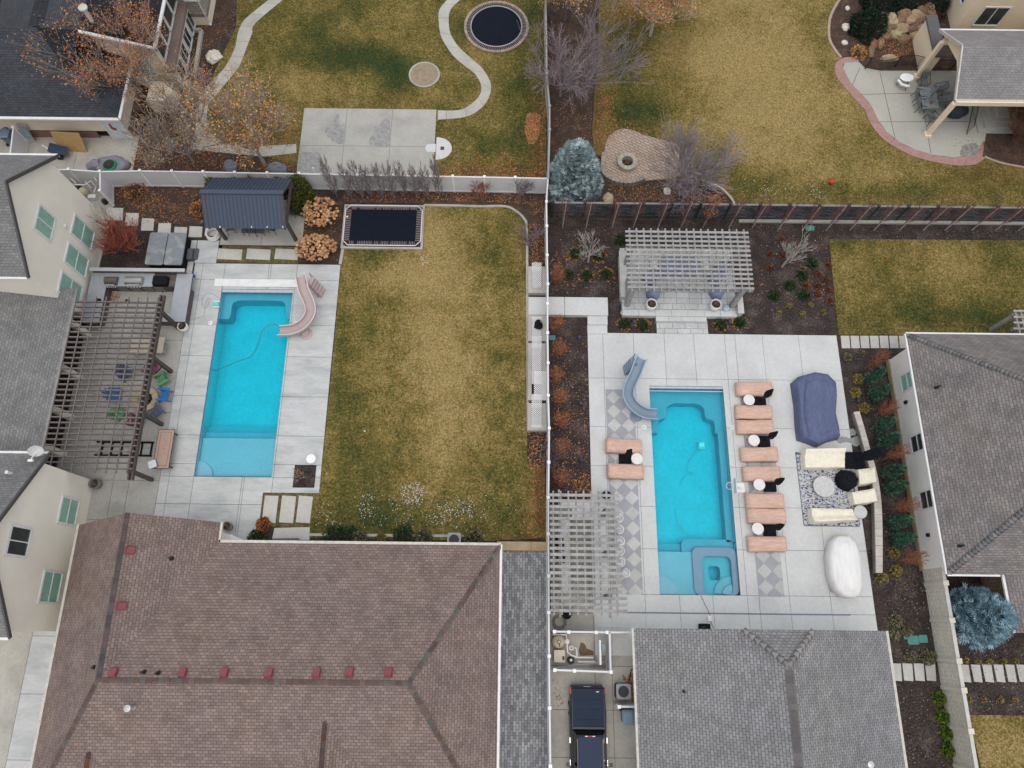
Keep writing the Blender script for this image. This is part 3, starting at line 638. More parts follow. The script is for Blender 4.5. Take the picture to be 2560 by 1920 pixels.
# =====================  HOUSES  =====================
def shingle(name, c1, c2, dark, vary=None, w_=.27, h_=.165): return brickmat(name, c1, c2, dark, w_, h_, .016, vary=vary, msm=.35, amt=.15, scale=.9)
S_brown = shingle('shingle_brown', (0.168, 0.122, 0.112), (0.235, 0.178, 0.162), (0.085, 0.062, 0.058), vary=(1.03, 1.0, .93))
S_gray = shingle('shingle_grey', (0.195, 0.19, 0.19), (0.265, 0.26, 0.26), (0.085, 0.082, 0.082), vary=(.96, .98, 1.03))
S_left = shingle('shingle_left_grey', (0.16, 0.158, 0.158), (0.215, 0.212, 0.21), (0.105, 0.102, 0.102))
S_taupe = shingle('shingle_taupe', (0.165, 0.148, 0.148), (0.235, 0.212, 0.207), (0.088, 0.078, 0.08), vary=(1.03, 1.03, .95), w_=.34)
S_navy = shingle('shingle_navy', (0.028, 0.032, 0.042), (0.048, 0.053, 0.066), (0.015, 0.017, 0.022))
S_pav = shingle('shingle_pavilion', (0.20, 0.19, 0.192), (0.245, 0.232, 0.232), (0.14, 0.132, 0.134))
S_ridge = mat('ridge_tile', (1, 1, 1), .85, .1, 3, .1, 30, tint=True)
M_gut = mat('gutter_cream', (0.50, 0.48, 0.43), .5, .15, 4, .1, 20)
def caps(p, q, cols, parent, w_=.27, step=.3, nm='ridge_cap', lift=.035, slope=.45):
    p, q = Vector(p), Vector(q); L = (q-p).length; d = (q-p).normalized(); s = d.cross(Vector((0, 0, 1))).normalized(); n = int(L/step); mb = MB()
    for i in range(n):
        a = p+d*(L*i/n); b = p+d*(L*(i+1)/n-.02); c = random.choice(cols); j = random.uniform(.85, 1.15); mb.c = tuple(x*j for x in c)
        u = Vector((0, 0, lift+.01*(i % 2))); dn = Vector((0, 0, -w_*slope*.5))
        P = [a+s*w_/2+dn+u, a+u, a-s*w_/2+dn+u, b+s*w_/2+dn+u, b+u, b-s*w_/2+dn+u]
        mb.mesh(P, [(0, 1, 4, 3), (1, 2, 5, 4), (0, 3, 4, 5, 2, 1)])
    return mb.build(nm, S_ridge, parent)
def gutter(p, q, parent, m=None, w_=.13, h_=.12): return MB().beam(Vector(p)-Vector((0, 0, .04)), Vector(q)-Vector((0, 0, .04)), w_, h_).build('gutter', m or M_trim, parent)
def window(parent, o_, u, w_, h_, nrm, frame=.13, glass=M_glassw, bars=0, mull=False, blinds=True, arch=False):
    # o_ = lower-left corner on wall, u = horizontal unit, nrm = outward
    o_ = Vector(o_); u = Vector(u); nrm = Vector(nrm); up = Vector((0, 0, 1)); f = MB(); t = .06
    def slab(mb, a, b, c, d, off, th):
        P = [o_+u*a+up*c+nrm*off, o_+u*b+up*c+nrm*off, o_+u*b+up*d+nrm*off, o_+u*a+up*d+nrm*off]; Q = [p+nrm*th for p in P]
        mb.mesh(P+Q, [(0, 1, 2, 3), (4, 5, 6, 7), (0, 1, 5, 4), (1, 2, 6, 5), (2, 3, 7, 6), (3, 0, 4, 7)])
    fr = frame
    slab(f, -fr, 0, -fr, h_+fr, .003, t); slab(f, w_, w_+fr, -fr, h_+fr, .003, t); slab(f, 0, w_, -fr, 0, .003, t+.03); slab(f, 0, w_, h_, h_+fr, .003, t)
    if mull: slab(f, w_/2-.03, w_/2+.03, 0, h_, .003, t)
    for i in range(bars): zz = h_*(i+1)/(bars+1); slab(f, 0, w_, zz-.03, zz+.03, .003, t-.01)
    fo = f.build('window', M_trim, parent)
    gm = MB(); slab(gm, 0, w_, 0, h_, .004, .012); gm.build('pane', glass, fo)
    if blinds and glass is M_glassw:
        bl = MB(); n = int(h_/.1)
        for i in range(n): zz = h_*(i+.3)/n; slab(bl, w_*.04, w_*.96, zz, zz+.03, .017, .004)
        bl.build('blind', mat('blind_slats', (.25, .42, .34), .5), fo)
    return fo

# ---- A: big brown-roofed house, bottom centre ----
h = thing('house', 'large house with brown shingle roof and a row of small red roof vents', 'house', (-12, -3, 0))
E0, RZ = 3.0, 5.8
xW, xE1, xE = -24.56, -16.5, -.52; yN1, yN, yR = 5.5, 4.28, -2.83; yS = -10.2; xr_ = -20.5; xr2 = -4.97
a = [(xW, yN1-.35, E0), (xr_, yN1, RZ), (xr_, yR, RZ), (xr2, yR, RZ)]
rf = MB(); rf.roofface([(xW, yN1-.35, E0), (xr_, yN1, RZ), (xr_, yR, RZ), (xW, yS, E0)]); rf.roofface([(xr_, yN1, RZ), (xE1, yN1-.1, E0), (xE1, yN, E0), (xr_, yR, RZ)])
rf.roofface([(xE1, yN, E0), (xE, yN, E0), (xr2, yR, RZ), (xr_, yR, RZ)]); rf.roofface([(xE, yN, E0), (xE, yS, E0), (xr2, yR, RZ)]); rf.roofface([(xW, yS, E0), (xr_, yR, RZ), (xr2, yR, RZ), (xE, yS, E0)])
# two small gables on the south slope
def sgable(px, py, half, zs):
    sl = (RZ-E0)/(yR-yS); p = g(px, py, zs); yv = yS+(zs-E0)/sl; drop = half/(zs-E0+1e-6)
    rf.roofface([(p.x, yv, zs+.01), (p.x, yS-1.5, zs+.01), (p.x-half*1.0, yS-1.5, E0+.01), (p.x-half, yS, E0+.02)]); rf.roofface([(p.x, yv, zs+.01), (p.x, yS-1.5, zs+.01), (p.x+half, yS-1.5, E0+.01), (p.x+half, yS, E0+.02)]); return (p.x, yv, zs+.01), (p.x, yS-1.5, zs+.01)
g1 = sgable(815, 1768, 4.1, 5.1); g2 = sgable(231, 1826, 3.4, 4.5)
roof = rf.build('roof', S_brown, h)
cb = [(.22, .15, .14), (.24, .18, .16), (.26, .17, .13), (.20, .20, .18), (.24, .17, .15), (.20, .14, .13)]; cdk = [(.15, .135, .14), (.2, .15, .14), (.165, .15, .15)]
caps((xr_, yN1, RZ), (xr_, yR, RZ), cdk, roof, slope=.65); caps((xr_, yR, RZ), (xr2, yR, RZ), cb, roof, w_=.26, slope=.3); caps((xr2, yR, RZ), (xE, yN, E0), cb, roof, slope=.4); caps((xr2, yR, RZ), (xE, yS, E0), cb, roof, slope=.4)
caps((xr_, yR, RZ), (xW, yS, E0), cb, roof, slope=.4); caps(*g1, [(.20, .10, .065), (.16, .11, .1)], roof, slope=.6); caps(*g2, [(.22, .10, .05), (.12, .11, .11)], roof, slope=.6)
wl = MB(); wl.prism([(xW+.4, yS+.3), (xE-.4, yS+.3), (xE-.4, yN-.4), (xE1-.4, yN-.4), (xE1-.4, yN1-.5), (xW+.4, yN1-.5)], 0, E0-.06); wl.build('wall', M_stucco, h)
ge = MB(); ge.face([(xW+.4, yN1-.49, E0-.1), (xr_, yN1-.49, RZ-.08), (xE1-.4, yN1-.49, E0-.1)]); ge.build('gable_wall', M_stucco, h)
gutter((xW-.03, yN1-.3, E0), (xW-.03, yS, E0), h, M_gut, .16); gutter((xE+.05, yN+.05, E0), (xE+.05, yS, E0), h, M_trim, .13); gutter((xE1+.02, yN+.06, E0), (xE+.04, yN+.06, E0), h, M_gut, .15); gutter((xE1+.06, yN1-.1, E0), (xE1+.06, yN, E0), h, M_gut, .12)
def on_south(px, py):    # point of the roof's surface below survey point (north slope)
    d = CM @ Vector((px-1280, 960-py, -FPX)); return d
def hit(px, py, p0, n):
    d = CM @ Vector((px-1280, 960-py, -FPX)); o = Vector((0, 0, CH)); n = Vector(n); return o+d*((Vector(p0)-o).dot(n)/d.dot(n))
nN = Vector((0, (RZ-E0), (yN-yR))).normalized(); nE = Vector(((RZ-E0), 0, xE1-xr_)).normalized(); nS = Vector((0, -(RZ-E0), yR-yS)).normalized(); nW = Vector((-(RZ-E0), 0, xr_-xW)).normalized()
M_red = mat('vent_red', (0.21, 0.055, 0.065), .6, .12, 5)
def vent(px, py, p0, n, label, s=.37):
    p = hit(px, py, p0, n); u = Vector((0, 0, 1)).cross(n).normalized(); v = n.cross(u); mb = MB()
    P = lambda a, b, c: p+u*a*s+v*b*s+n*c
    mb.mesh([P(-.5, -.6, 0), P(.5, -.6, 0), P(.5, .6, 0), P(-.5, .6, 0), P(-.46, -.55, .16), P(.46, -.55, .16), P(.46, .45, .2), P(-.46, .45, .2)], [(0, 1, 5, 4), (1, 2, 6, 5), (2, 3, 7, 6), (3, 0, 4, 7), (4, 5, 6, 7)])
    mb.face([P(-.6, -.72, .008), P(.6, -.72, .008), P(.6, .75, .008), P(-.6, .75, .008)])
    o = mb.build('roof_vent', M_red, roof); return o
for px, py in ((284, 1683), (457, 1683), (561, 1683), (673, 1683), (792, 1683), (874, 1682), (971, 1682)): vent(px, py, (0, yR, RZ), nN, '')
for px, py in ((303, 1515), (325, 1376)): vent(px, py, (xr_, 0, RZ), nE, '')
def pipe(px, py, p0, n, parent, m=M_blackm, hgt=.35, r=.06, dome=.14):
    p = hit(px, py, p0, n); mb = MB().lathe((p.x, p.y, p.z-.1), [(dome, 0), (dome*.8, .12), (r, .2), (r, hgt)], 10); return mb.build('vent_pipe', m, parent)
for px, py in ((361, 1680), (396, 1683)): pipe(px, py, (0, yR, RZ), nN, roof, hgt=.5)
pipe(428, 1396, (xr_, 0, RZ), nE, roof); pipe(236, 1668, (xr_, 0, RZ), nW, roof)
p = hit(333, 1768, (0, yR, RZ), nS); mb = MB().lathe((p.x, p.y, p.z-.1), [(.16, 0), (.12, .1), (.09, .15), (.09, .6), (.17, .6), (.17, .72), (.02, .8)], 12); mb.build('flue', mat('galvanised', (.6, .6, .6), .35, .1, 4, metal=.6), roof)

# ---- B: grey roofed house, bottom right ----
h = thing('house', 'low house with grey shingle roof and clipped gable facing the right pool', 'house', (13.8, -6, 0))
e0, e1, rz = 6.85, 20.69, 6.9; mx_ = (e0+e1)/2; yn = -.1; sl = (rz-3)/(mx_-e0); xl, xr3 = 11.97, 15.57; zl = 3+(xl-e0)*sl; ya = -1.75; ys = -16
rf = MB(); rf.roofface([(e0, yn, 3), (xl, yn, zl), (mx_, ya, rz), (mx_, ys, rz), (e0, ys, 3)]); rf.roofface([(e1, yn, 3), (xr3, yn, zl), (mx_, ya, rz), (mx_, ys, rz), (e1, ys, 3)]); rf.roofface([(xl, yn, zl), (xr3, yn, zl), (mx_, ya, rz)])
roof = rf.build('roof', S_gray, h)
cg = [(.24, .225, .225), (.26, .245, .24), (.21, .195, .195), (.27, .25, .245), (.22, .205, .205)]
caps((mx_, ya-.2, rz), (mx_, ys, rz), cg, roof, w_=.42, slope=.5); caps((xl, yn, zl), (mx_, ya, rz), cg, roof, w_=.32, slope=.25, lift=.05); caps((xr3, yn, zl), (mx_, ya, rz), cg, roof, w_=.32, slope=.25, lift=.05)
MB().prism([(e0+.45, ys), (e1-.45, ys), (e1-.45, yn-.45), (e0+.45, yn-.45)], 0, 2.95).build('wall', M_stuccoF, h)
mb = MB(); mb.prism([(e0+.45, yn-.44), (e1-.45, yn-.44), (e1-.45, yn-.46), (e0+.45, yn-.46)], 2.9, 2.95); mb.face([(e0+.45, yn-.43, 2.9), (e1-.45, yn-.43, 2.9), (xr3, yn-.43, zl-.1), (xl, yn-.43, zl-.1)]); mb.build('gable_wall', M_stuccoF, h)
gutter((e0-.05, yn, 3), (e0-.05, ys, 3), h, M_gut, .12); gutter((e1+.05, yn, 3), (e1+.05, ys, 3), h, M_gut, .14)
nW2 = Vector((-sl, 0, 1)).normalized(); nE2 = Vector((sl, 0, 1)).normalized()
pipe(1710, 1729, (mx_, 0, rz), nW2, roof, hgt=.3, dome=.1)
p = hit(2160, 1905, (mx_, 0, rz), nE2); MB().lathe((p.x, p.y, p.z-.1), [(.2, 0), (.14, .12), (.09, .18), (.09, .7), (.16, .7), (.16, .85), (.02, .9)], 12).build('flue', MATS['galvanised'], roof)

# ---- C: white walled house at right with taupe roof ----
h = thing('house', 'white walled house with taupe hipped roof beside the row of dwarf spruces', 'house', (30, 10, 0))
e0 = 24.5; yn, ysF = 17.42, 2.95; zr = 6.6; run = 3.9; yr = (yn+ysF)/2
rf = MB(); L2 = 20
k_ = (zr-3.2)/3.9
rf.roofface([(e0, yn, 3.2), (e0, ysF, 3.2), (e0+7.235, yr, 3.2+7.235*k_)]); rf.roofface([(e0, yn, 3.2), (e0+7.235, yr, 3.2+7.235*k_), (e0+18, yr, 3.2+7.235*k_), (e0+18, yn, 3.2)]); rf.roofface([(e0, ysF, 3.2), (e0+7.235, yr, 3.2+7.235*k_), (e0+18, yr, 3.2+7.235*k_), (e0+18, ysF, 3.2)])
roof = rf.build('roof', S_taupe, h); ct = [(.14, .14, .15), (.17, .165, .17), (.20, .195, .19), (.13, .135, .14)]
caps((e0, yn, 3.2), (e0+7.2, yr, 3.2+7.2*k_), ct, roof, w_=.36, slope=.5, step=.22); caps((e0, ysF, 3.2), (e0+7.2, yr, 3.2+7.2*k_), ct, roof, w_=.36, slope=.5, step=.22)
wl = MB(); wl.prism([(24.8, 3.4), (42, 3.4), (42, 16.75), (24.8, 16.75)], .35, 3.1); wl.build('wall', M_stuccoF, h)
MB().prism([(24.72, 3.35), (42, 3.35), (42, 16.8), (24.72, 16.8)], 0, .36).build('foundation', mat('foundation_tan', (.33, .28, .17), .9, .15, 3), h)
gutter((e0-.06, yn, 3.2), (e0-.06, ysF, 3.2), h, M_trim, .1); gutter((e0, yn+.06, 3.2), (e0+18, yn+.06, 3.2), h, M_trim, .1); gutter((e0, ysF-.06, 3.2), (gx(2500, 1437, 3.2), ysF-.06, 3.2), h, M_trim, .1)
for yy in (16.3, 10.45, 7.0): window(h, (24.8, yy+.8 if yy < 16 else 15.2, 1.3), (0, -1, 0), .95, 1.35, (-1, 0, 0), .07, M_glassw if yy > 16 else M_glassd, bars=1, blinds=False)
for yy, zz in ((13.4, 1.2), (5.2, 1.2)): MB().box(24.68, 24.8, yy, yy+.2, 1.35, 1.6).build('wall_light', M_blackm, h)
nWF = Vector((-k_, 0, 1)).normalized()
for px, py in ((2341, 969), (2400, 1365)): pipe(px, py, (e0, 0, 3.2), nWF, roof, hgt=.5, dome=.12)
# lower wing to the south-east with stone wall
h2 = thing('house_wing', 'single storey wing with stone side wall behind the lower blue spruce', 'house', (32, 0, 0))
x2, yA, yB = gx(2503, 1405, 3.0), gy(2503, 1405, 3.0), gy(2538, 1582, 3.0)
MB().roofface([(x2, yA, 3.0), (x2+12, yA, 6.6), (x2+12, yB, 6.6), (x2, yB, 3.0)]).build('roof', S_taupe, h2)
M_brick = brickmat('stone_veneer', (.30, .19, .12), (.42, .29, .19), (.13, .09, .06), .42, .2, .02, rough=.9, amt=.2)
w3 = MB(); w3.wall((x2+.55, yA), (x2+.55, yB+.4), 0, 3.0); w3.wall((x2+.55, yB+.4), (x2+12, yB+.4), 0, 3.0); w3.build('wall', M_brick, h2)
gutter((x2-.05, yA, 3), (x2-.05, yB, 3), h2, M_trim, .14)

# ---- D: left house: tall north gable, low porch roof, tall south gable ----
h = thing('house', 'tall beige house with grey roofs and green tinted windows at the left edge', 'house', (-32, 10, 0))
def gable(yS_, yN_, xw, ze, zr_, xo, S, name='roof', back=-60):
    ym = (yS_+yN_)/2; r = MB(); r.roofface([(xo, yN_, ze), (xo, ym, zr_), (back, ym, zr_), (back, yN_, ze)]); r.roofface([(xo, yS_, ze), (xo, ym, zr_), (back, ym, zr_), (back, yS_, ze)])
    ro = r.build(name, S, h); f = MB()
    f.beam((xo+.03, yN_, ze-.06), (xo+.03, ym, zr_-.06), .1, .2); f.beam((xo+.03, yS_, ze-.06), (xo+.03, ym, zr_-.06), .1, .2); f.build('rake_board', mat('rake_dark', (.07, .065, .065), .6), h)
    f = MB(); a_, b_ = yS_+.3, yN_-.5; zz = ze-.05
    f.face([(xw, a_, 0), (xw, b_, 0), (xw, b_, zz+.2), (xw, ym, zr_-.15), (xw, a_, zz+.2)]); f.wall((xw, b_), (back, b_), 0, zz); f.wall((back, a_), (xw, a_), 0, zz)
    f.build('wall', M_stucco, h); gutter((xo, yN_+.04, ze), (back, yN_+.04, ze), h); gutter((xo, yS_-.04, ze), (back, yS_-.04, ze), h); return ro
gable(18.85, 27.2, -28.45, 6.75, 10.2, -28.15, S_left)
gable(-.9, 8.75, -25.9, 5.5, 8.85, -25.55, S_left)
xe = gx(188, 734.6, 3.1); q = vplane(0, 726, y=18.8)
pr = MB(); slp = .28; pr.roofface([(xe, 8.3, 3.1), (xe, 19.9, 3.1), (xe-1.0, 19.9, 3.1+slp), (xe-1.0, 8.3, 3.1+slp)]); pr.roofface([(xe-1.0, 8.3, 3.1+slp), (xe-1.0, 19.15, 3.1+slp), (xe-16, 19.15, 3.1+16*slp), (xe-16, 8.3, 3.1+16*slp)])
pr.build('porch_roof', S_left, h); gutter((xe+.05, 9.3, 3.1), (xe+.05, 19.9, 3.1), h, mat('gutter_taupe', (.24, .22, .21), .5), .12)
pw = MB(); pw.wall((-31.6, 8), (-31.6, 19.1), 0, 3.6); pw.build('porch_wall', M_stucco, h)
for yy in (18.0, 15.0, 12.3, 9.9): MB().prism(rrect(xe-.75, xe-.35, yy-.2, yy+.2, .1), 0, 3.1).build('porch_column', M_stucco, h)
dk = MB(); dk.box(-31.6, -31.5, 9.5, 11.5, .1, 2.3); dk.box(-31.6, -31.5, 13, 17, .1, 2.3); dk.build('patio_door', M_glassd, h)
u = (0, -1, 0); n_ = (1, 0, 0)
window(h, (-28.45, 23.62, 5.27), u, 1.5, 1.5, n_, bars=0, mull=True)
for yy in (24.95, 22.9, 20.75+.1): window(h, (-28.45, yy, 1.28), u, 1.25, 2.2, n_, bars=1)
def wq(a, b):   # window by survey points of opposite corners on the wall x=-25.9
    p = vplane(*a, x=-25.9); q = vplane(*b, x=-25.9); return p, q
for (a, b, mm) in (((157, 1243), (184, 1312), 0), ((30, 1316), (62, 1390), 1), ((112, 1430), (140, 1505), 0)):
    p, q = wq(a, b); z0, z1 = sorted((p.z, q.z)); y0_, y1_ = sorted((p.y, q.y))
    if z1-z0 < 1: z0, z1 = (z0+z1)/2-.7, (z0+z1)/2+.7
    window(h, (-25.9, y1_, z0), u, max(1.0, y1_-y0_), z1-z0, n_, mull=bool(mm), bars=0 if mm else 1, glass=M_glassd if mm else M_glassw)
p = vplane(165, 566, x=-28.4); MB().box(-28.45, -28.36, p.y-.1, p.y+.1, p.z-.1, p.z+.1).build('wall_box', M_trim, h)
# satellite dish on the south gable's gutter
t = thing('satellite_dish', 'small pale satellite dish on the gutter corner above the dark pergola', 'satellite dish', tuple(g(100, 1136, 5.7)))
c = g(90, 1126, 6.1); mb = MB()
vs = []; n = 16
for r_, z_ in ((.02, 0), (.2, .03), (.36, .1)):
    for i in range(n): a = 2*math.pi*i/n; vs.append(Vector((r_*math.cos(a)*1.1, r_*math.sin(a)*.9, z_)))
Mx = Matrix.Rotation(R(35), 3, 'X') @ Matrix.Rotation(R(20), 3, 'Y'); vs = [c+Mx @ v for v in vs]
mb.mesh(vs, [(i+r*n, (i+1) % n+r*n, (i+1) % n+(r+1)*n, i+(r+1)*n) for r in range(2) for i in range(n)]); mb.build('reflector', mat('dish_pale', (.5, .5, .5), .5), t)
mb = MB().tube([c-Vector((0, 0, .02)), c+Vector((.25, -.1, -.2)), g(108, 1140, 5.5)], .03, 6); mb.build('mast', M_trim, t); mb = MB().beam(c+Vector((.0, -.1, -.05)), c+Vector((-.05, -.5, .15)), .05, .05); mb.cbox(c+Vector((-.05, -.6, .1)), .25, .14, .14); mb.build('receiver_arm', M_trim, t)
p = g(22, 1182, 6.6); one('roof_pipe', MB().lathe((p.x, p.y, p.z-.3), [(.12, 0), (.09, .1), (.07, .5), (.1, .5), (.02, .56)], 10), M_trim, 'white capped roof pipe on the grey roof below the satellite dish', 'roof pipe')

# ---- E: navy-roofed house, top left ----
h = thing('house', 'house with navy shingle roof, white trim and red brick band at top left', 'house', (-30, 40, 0))
zA = 2.75; slA_ = .335; sA = gy(150, 294, zA); xA = gx(297, 294, zA); xA2 = xA
q2 = g(385, 118, 4.25); yI = gy(333, 121, zA)
slA = .53; xB = g(0, 210, 2).x
rw = 5.2; ridgeP = (xA-rw*1.0, sA+rw*1.0, zA+rw*slA)
rf = MB(); rf.roofface([(xA, sA, zA), (xA, sA+18, zA), (xA-rw, sA+18, zA+rw*slA), (xA-rw, sA+rw, zA+rw*slA)]); rf.roofface([(xA, sA, zA), (xA-rw, sA+rw, zA+rw*slA), (-75, sA+rw, zA+rw*slA), (-75, sA, zA)])
rf.roofface([(xA-rw, sA+rw, zA+rw*slA), (xA-rw, sA+30, zA+rw*slA), (xA-2*rw, sA+30, zA), (xA-2*rw, sA+rw, zA+.1)])
roofA = rf.build('roof', S_navy, h)
caps((xA-rw, sA+rw, zA+rw*slA), (xA-rw, sA+30, zA+rw*slA), [(.05, .056, .07)], roofA, w_=.95, step=.7, slope=.1, lift=.09); caps((xA-rw, sA+rw, zA+rw*slA), (xA-rw-3.2*rw, sA-2.2*rw*0, zA), [(.05, .056, .07)], roofA, w_=.95, step=.7, slope=.1, lift=.05) if False else None
cn = [(.055, .06, .075), (.06, .066, .08), (.05, .055, .068)]
def navy_cap(a, b): caps(a, b, cn, roofA, w_=.75, step=.6, slope=.35)
gutter((xA+.04, sA-.05, zA), (xA+.04, yI, zA), h, w_=.2); gutter((xA+.04, sA-.07, zA), (-75, sA-.07, zA), h, w_=.2)
xw_, yw_ = xA-.45, sA+.45
M_redb = brickmat('brick_red', (.20, .085, .075), (.28, .13, .11), (.22, .16, .14), .3, .1, .012, amt=.12)
wl = MB(); wl.wall((-75, yw_), (xw_, yw_), .75, zA); wl.wall((xw_, yw_), (xw_, yI+3), .75, zA); wl.build('wall', M_stucco2 if False else mat('stucco_sand', (.74, .65, .52), .9, .05, .6, .05, 20), h)
wl = MB(); wl.wall((-75, yw_-.05), (gx(255, 340), yw_-.05), 0, .76); wl.wall((xw_+.05, yw_), (xw_+.05, yI+3), 0, .76); wl.build('brick_base', M_redb, h)
dr = MB(); p = g(292, 356); q = g(325, 357); dr.box(p.x-.2, q.x+.1, yw_-.09, yw_-.02, .05, 2.15); dd = dr.build('door', mat('door_white', (.62, .66, .7), .4), h)
dr = MB(); 
for a_, b_ in ((p.x-.32, p.x-.21), (q.x+.11, q.x+.22)): dr.box(a_, b_, yw_-.12, yw_, 0, 2.25)
dr.box(p.x-.2, q.x+.1, yw_-.12, yw_, 2.16, 2.27); dr.build('frame', M_trim, dd)
# tall east block
zB = 4.25; xT, yT = q2.x, q2.y
rf = MB(); slA = .33; run = 4.45; rf.roofface([(xT, yT, zB), (xT, yT+18, zB), (xT-run, yT+18, zB+run*slA), (xT-run, yT, zB+run*slA)])
A_ = (xT-run, yT, zB+run*slA); B_ = (xA-rw, sA+rw, zA+rw*.53); F_ = (xA-3.2, sA+2.6, zA+2.6*.53); G_ = (xT-run+.9, yT-.02, zA+.6)
for P_ in ((A_, B_, F_), (A_, F_, G_), (A_, B_, (B_[0], 62, B_[2]), (A_[0], 62, A_[2]))): rf.roofface(P_); rf.build('upper_roof', S_navy, h)
gutter((xT+.04, yT-.05, zB), (xT+.04, yT+16, zB), h, w_=.22); gutter((xT+.04, yT-.07, zB), (xT-run, yT-.07, zB+run*slA), h, w_=.2); MB().face([(xT-.3, yT+.28, zB-.1), (xT-run, yT+.28, zB-1.5), (xT-run, yT+.28, zB+run*slA-.1)]).build('gable_wall', mat('stucco_sand', (.74, .65, .52), .9, .05, .6, .05, 20), h)
wx, wy = xT-.3, yT+.3
wl = MB(); wl.wall((wx, wy), (wx, wy+16), 0, zB); wl.wall((wx-2*run, wy), (wx, wy), 0, zB); wl.build('wall', MATS['stucco_sand'], h)
for i in range(6): window(h, (wx, wy+.35+i*1.45, 2.3), (0, 1, 0), 1.2, 1.6, (1, 0, 0), .13, M_glassd)
MB().box(wx, wx+.7, wy-.3, wy+13, 1.75, 2.05).build('brick_ledge', M_redb, h)
wl = MB(); wl.box(wx, wx+.55, wy-.3, wy+6.2, 0, 1.75); wl.build('lower_wall', MATS['stucco_sand'], h)
for i in range(4): window(h, (wx+.55, wy+.2+i*1.5, .2), (0, 1, 0), 1.1, 1.3, (1, 0, 0), .1, M_glassd, mull=True)
window(h, (wx-2.0, wy, 1.2), (1, 0, 0), 1.1, 1.5, (0, -1, 0), .1, M_glassw, blinds=False)
c_ = g(402, 226, 1.3); MB().prism([(c_.x-.9, c_.y-.9), (c_.x+.3, c_.y-.9), (c_.x+.8, c_.y-.3), (c_.x+.8, c_.y+.8), (c_.x-.9, c_.y+.8)], 0, 1.3).build('bay_base', MATS['stucco_sand'], h)
# window well
mb = MB(); a_ = g(470, 78), g(506, 80), g(489, 192), g(452, 192)
for i in range(4):
    p, q = a_[i], a_[(i+1) % 4]; mb.beam((p.x, p.y, .1), (q.x, q.y, .1), .25, .35)
mb.build('window_well', M_cont, h)
# stone bay to the north-east
bx0, bx1, by0 = gx(462, 45, 0)+.2, gx(528, 62, 0), gy(500, 62, 0)
M_lime = brickmat('stone_grey_veneer', (.28, .26, .22), (.38, .36, .31), (.16, .145, .12), .5, .22, .02, amt=.2)
wl = MB(); wl.wall((bx0, by0), (bx1, by0), 1.1, 6.0); wl.wall((bx1, by0), (bx1, by0+14), 1.1, 6.0); wl.build('stone_wall', M_lime, h)
MB().box(bx0, bx1+.08, by0-.08, by0+14, .85, 1.12).build('brick_band', M_redb, h); MB().box(bx0, bx1+.04, by0-.04, by0+14, 0, .85).build('bay_base', MATS['stucco_sand'], h)
MB().box(bx0-3, bx1+.5, by0-.6, by0+14, 6.0, 6.2).build('bay_roof', S_navy, h); window(h, (bx0+.9, by0, 2.4), (1, 0, 0), 1.0, 1.6, (0, -1, 0), .1, M_glassd); window(h, (bx1, by0+1.0, 2.0), (0, 1, 0), 1.2, 1.6, (1, 0, 0), .1, M_glassd, mull=True)
MB().tube([g(478, -30, 4.2), g(522, 56, .25), g(528, 63, .1)], .055, 6).build('downspout', M_trim, h)
nAe = Vector((slA, 0, 1)).normalized(); p = g(205, 16, 7.5); MB().lathe((p.x, p.y, p.z-1.2), [(.14, 0), (.14, 1.0), (.3, 1.05), (.3, 1.15), (.05, 1.25)], 12).build('flue', M_gut, h)

# ---- F: cream house with covered patio, top right ----
h = thing('house', 'cream stucco house with gabled covered patio at top right', 'house', (38, 48, 0))
zE = 3.75; W_, Nn, Ss = gx(2385, 248, zE), gy(2352, 75, zE), gy(2385, 249, zE); ym = (Nn+Ss)/2; rzf = zE+1.75
xo = (gx(2385, 248, zE)+gx(2352, 75, zE))/2
rf = MB(); rf.roofface([(xo, Nn, zE), (xo, ym, rzf), (xo+30, ym, rzf), (xo+30, Nn, zE)]); rf.roofface([(xo, Ss, zE), (xo, ym, rzf), (xo+30, ym, rzf), (xo+30, Ss, zE)]); rf.build('patio_roof', S_pav, h)
gutter((xo, Nn+.05, zE), (xo+30, Nn+.05, zE), h, w_=.12); gutter((xo, Ss-.05, zE), (xo+30, Ss-.05, zE), h, M_gut, w_=.15)
f = MB(); f.beam((xo+.02, Nn, zE-.05), (xo+.02, ym, rzf-.05), .1, .2); f.beam((xo+.02, Ss, zE-.05), (xo+.02, ym, rzf-.05), .1, .2); f.build('rake_board', M_gut, h)
f = MB(); xg = xo+.45; f.face([(xg, Nn-.3, zE-.35), (xg, ym, zE+.35), (xg, ym, rzf-.2), (xg, Nn-.3, zE-.05)]); f.face([(xg, Ss+.3, zE-.35), (xg, ym, zE+.35), (xg, ym, rzf-.2), (xg, Ss+.3, zE-.05)]); f.build('gable_infill', M_stucco2, h)
for yy, px, py in ((Nn-.55, 2290, 194), (Ss+.5, 2316.5, 339)):
    b_ = g(px, py); mb = MB(); mb.box(b_.x-.14, b_.x+.14, b_.y-.14, b_.y+.14, 0, zE-.2); mb.box(b_.x-.24, b_.x+.24, b_.y-.24, b_.y+.24, 0, .25); mb.build('post', M_stucco2, h)
    mb = MB(); mb.beam((b_.x, b_.y, zE-.18), (b_.x+14, b_.y, zE-.18), .25, .35); mb.build('patio_beam', M_stucco2, h)
xh = gx(2340, 200)+1.2; 
wl = MB(); xk = gx(2450, 100, 0)
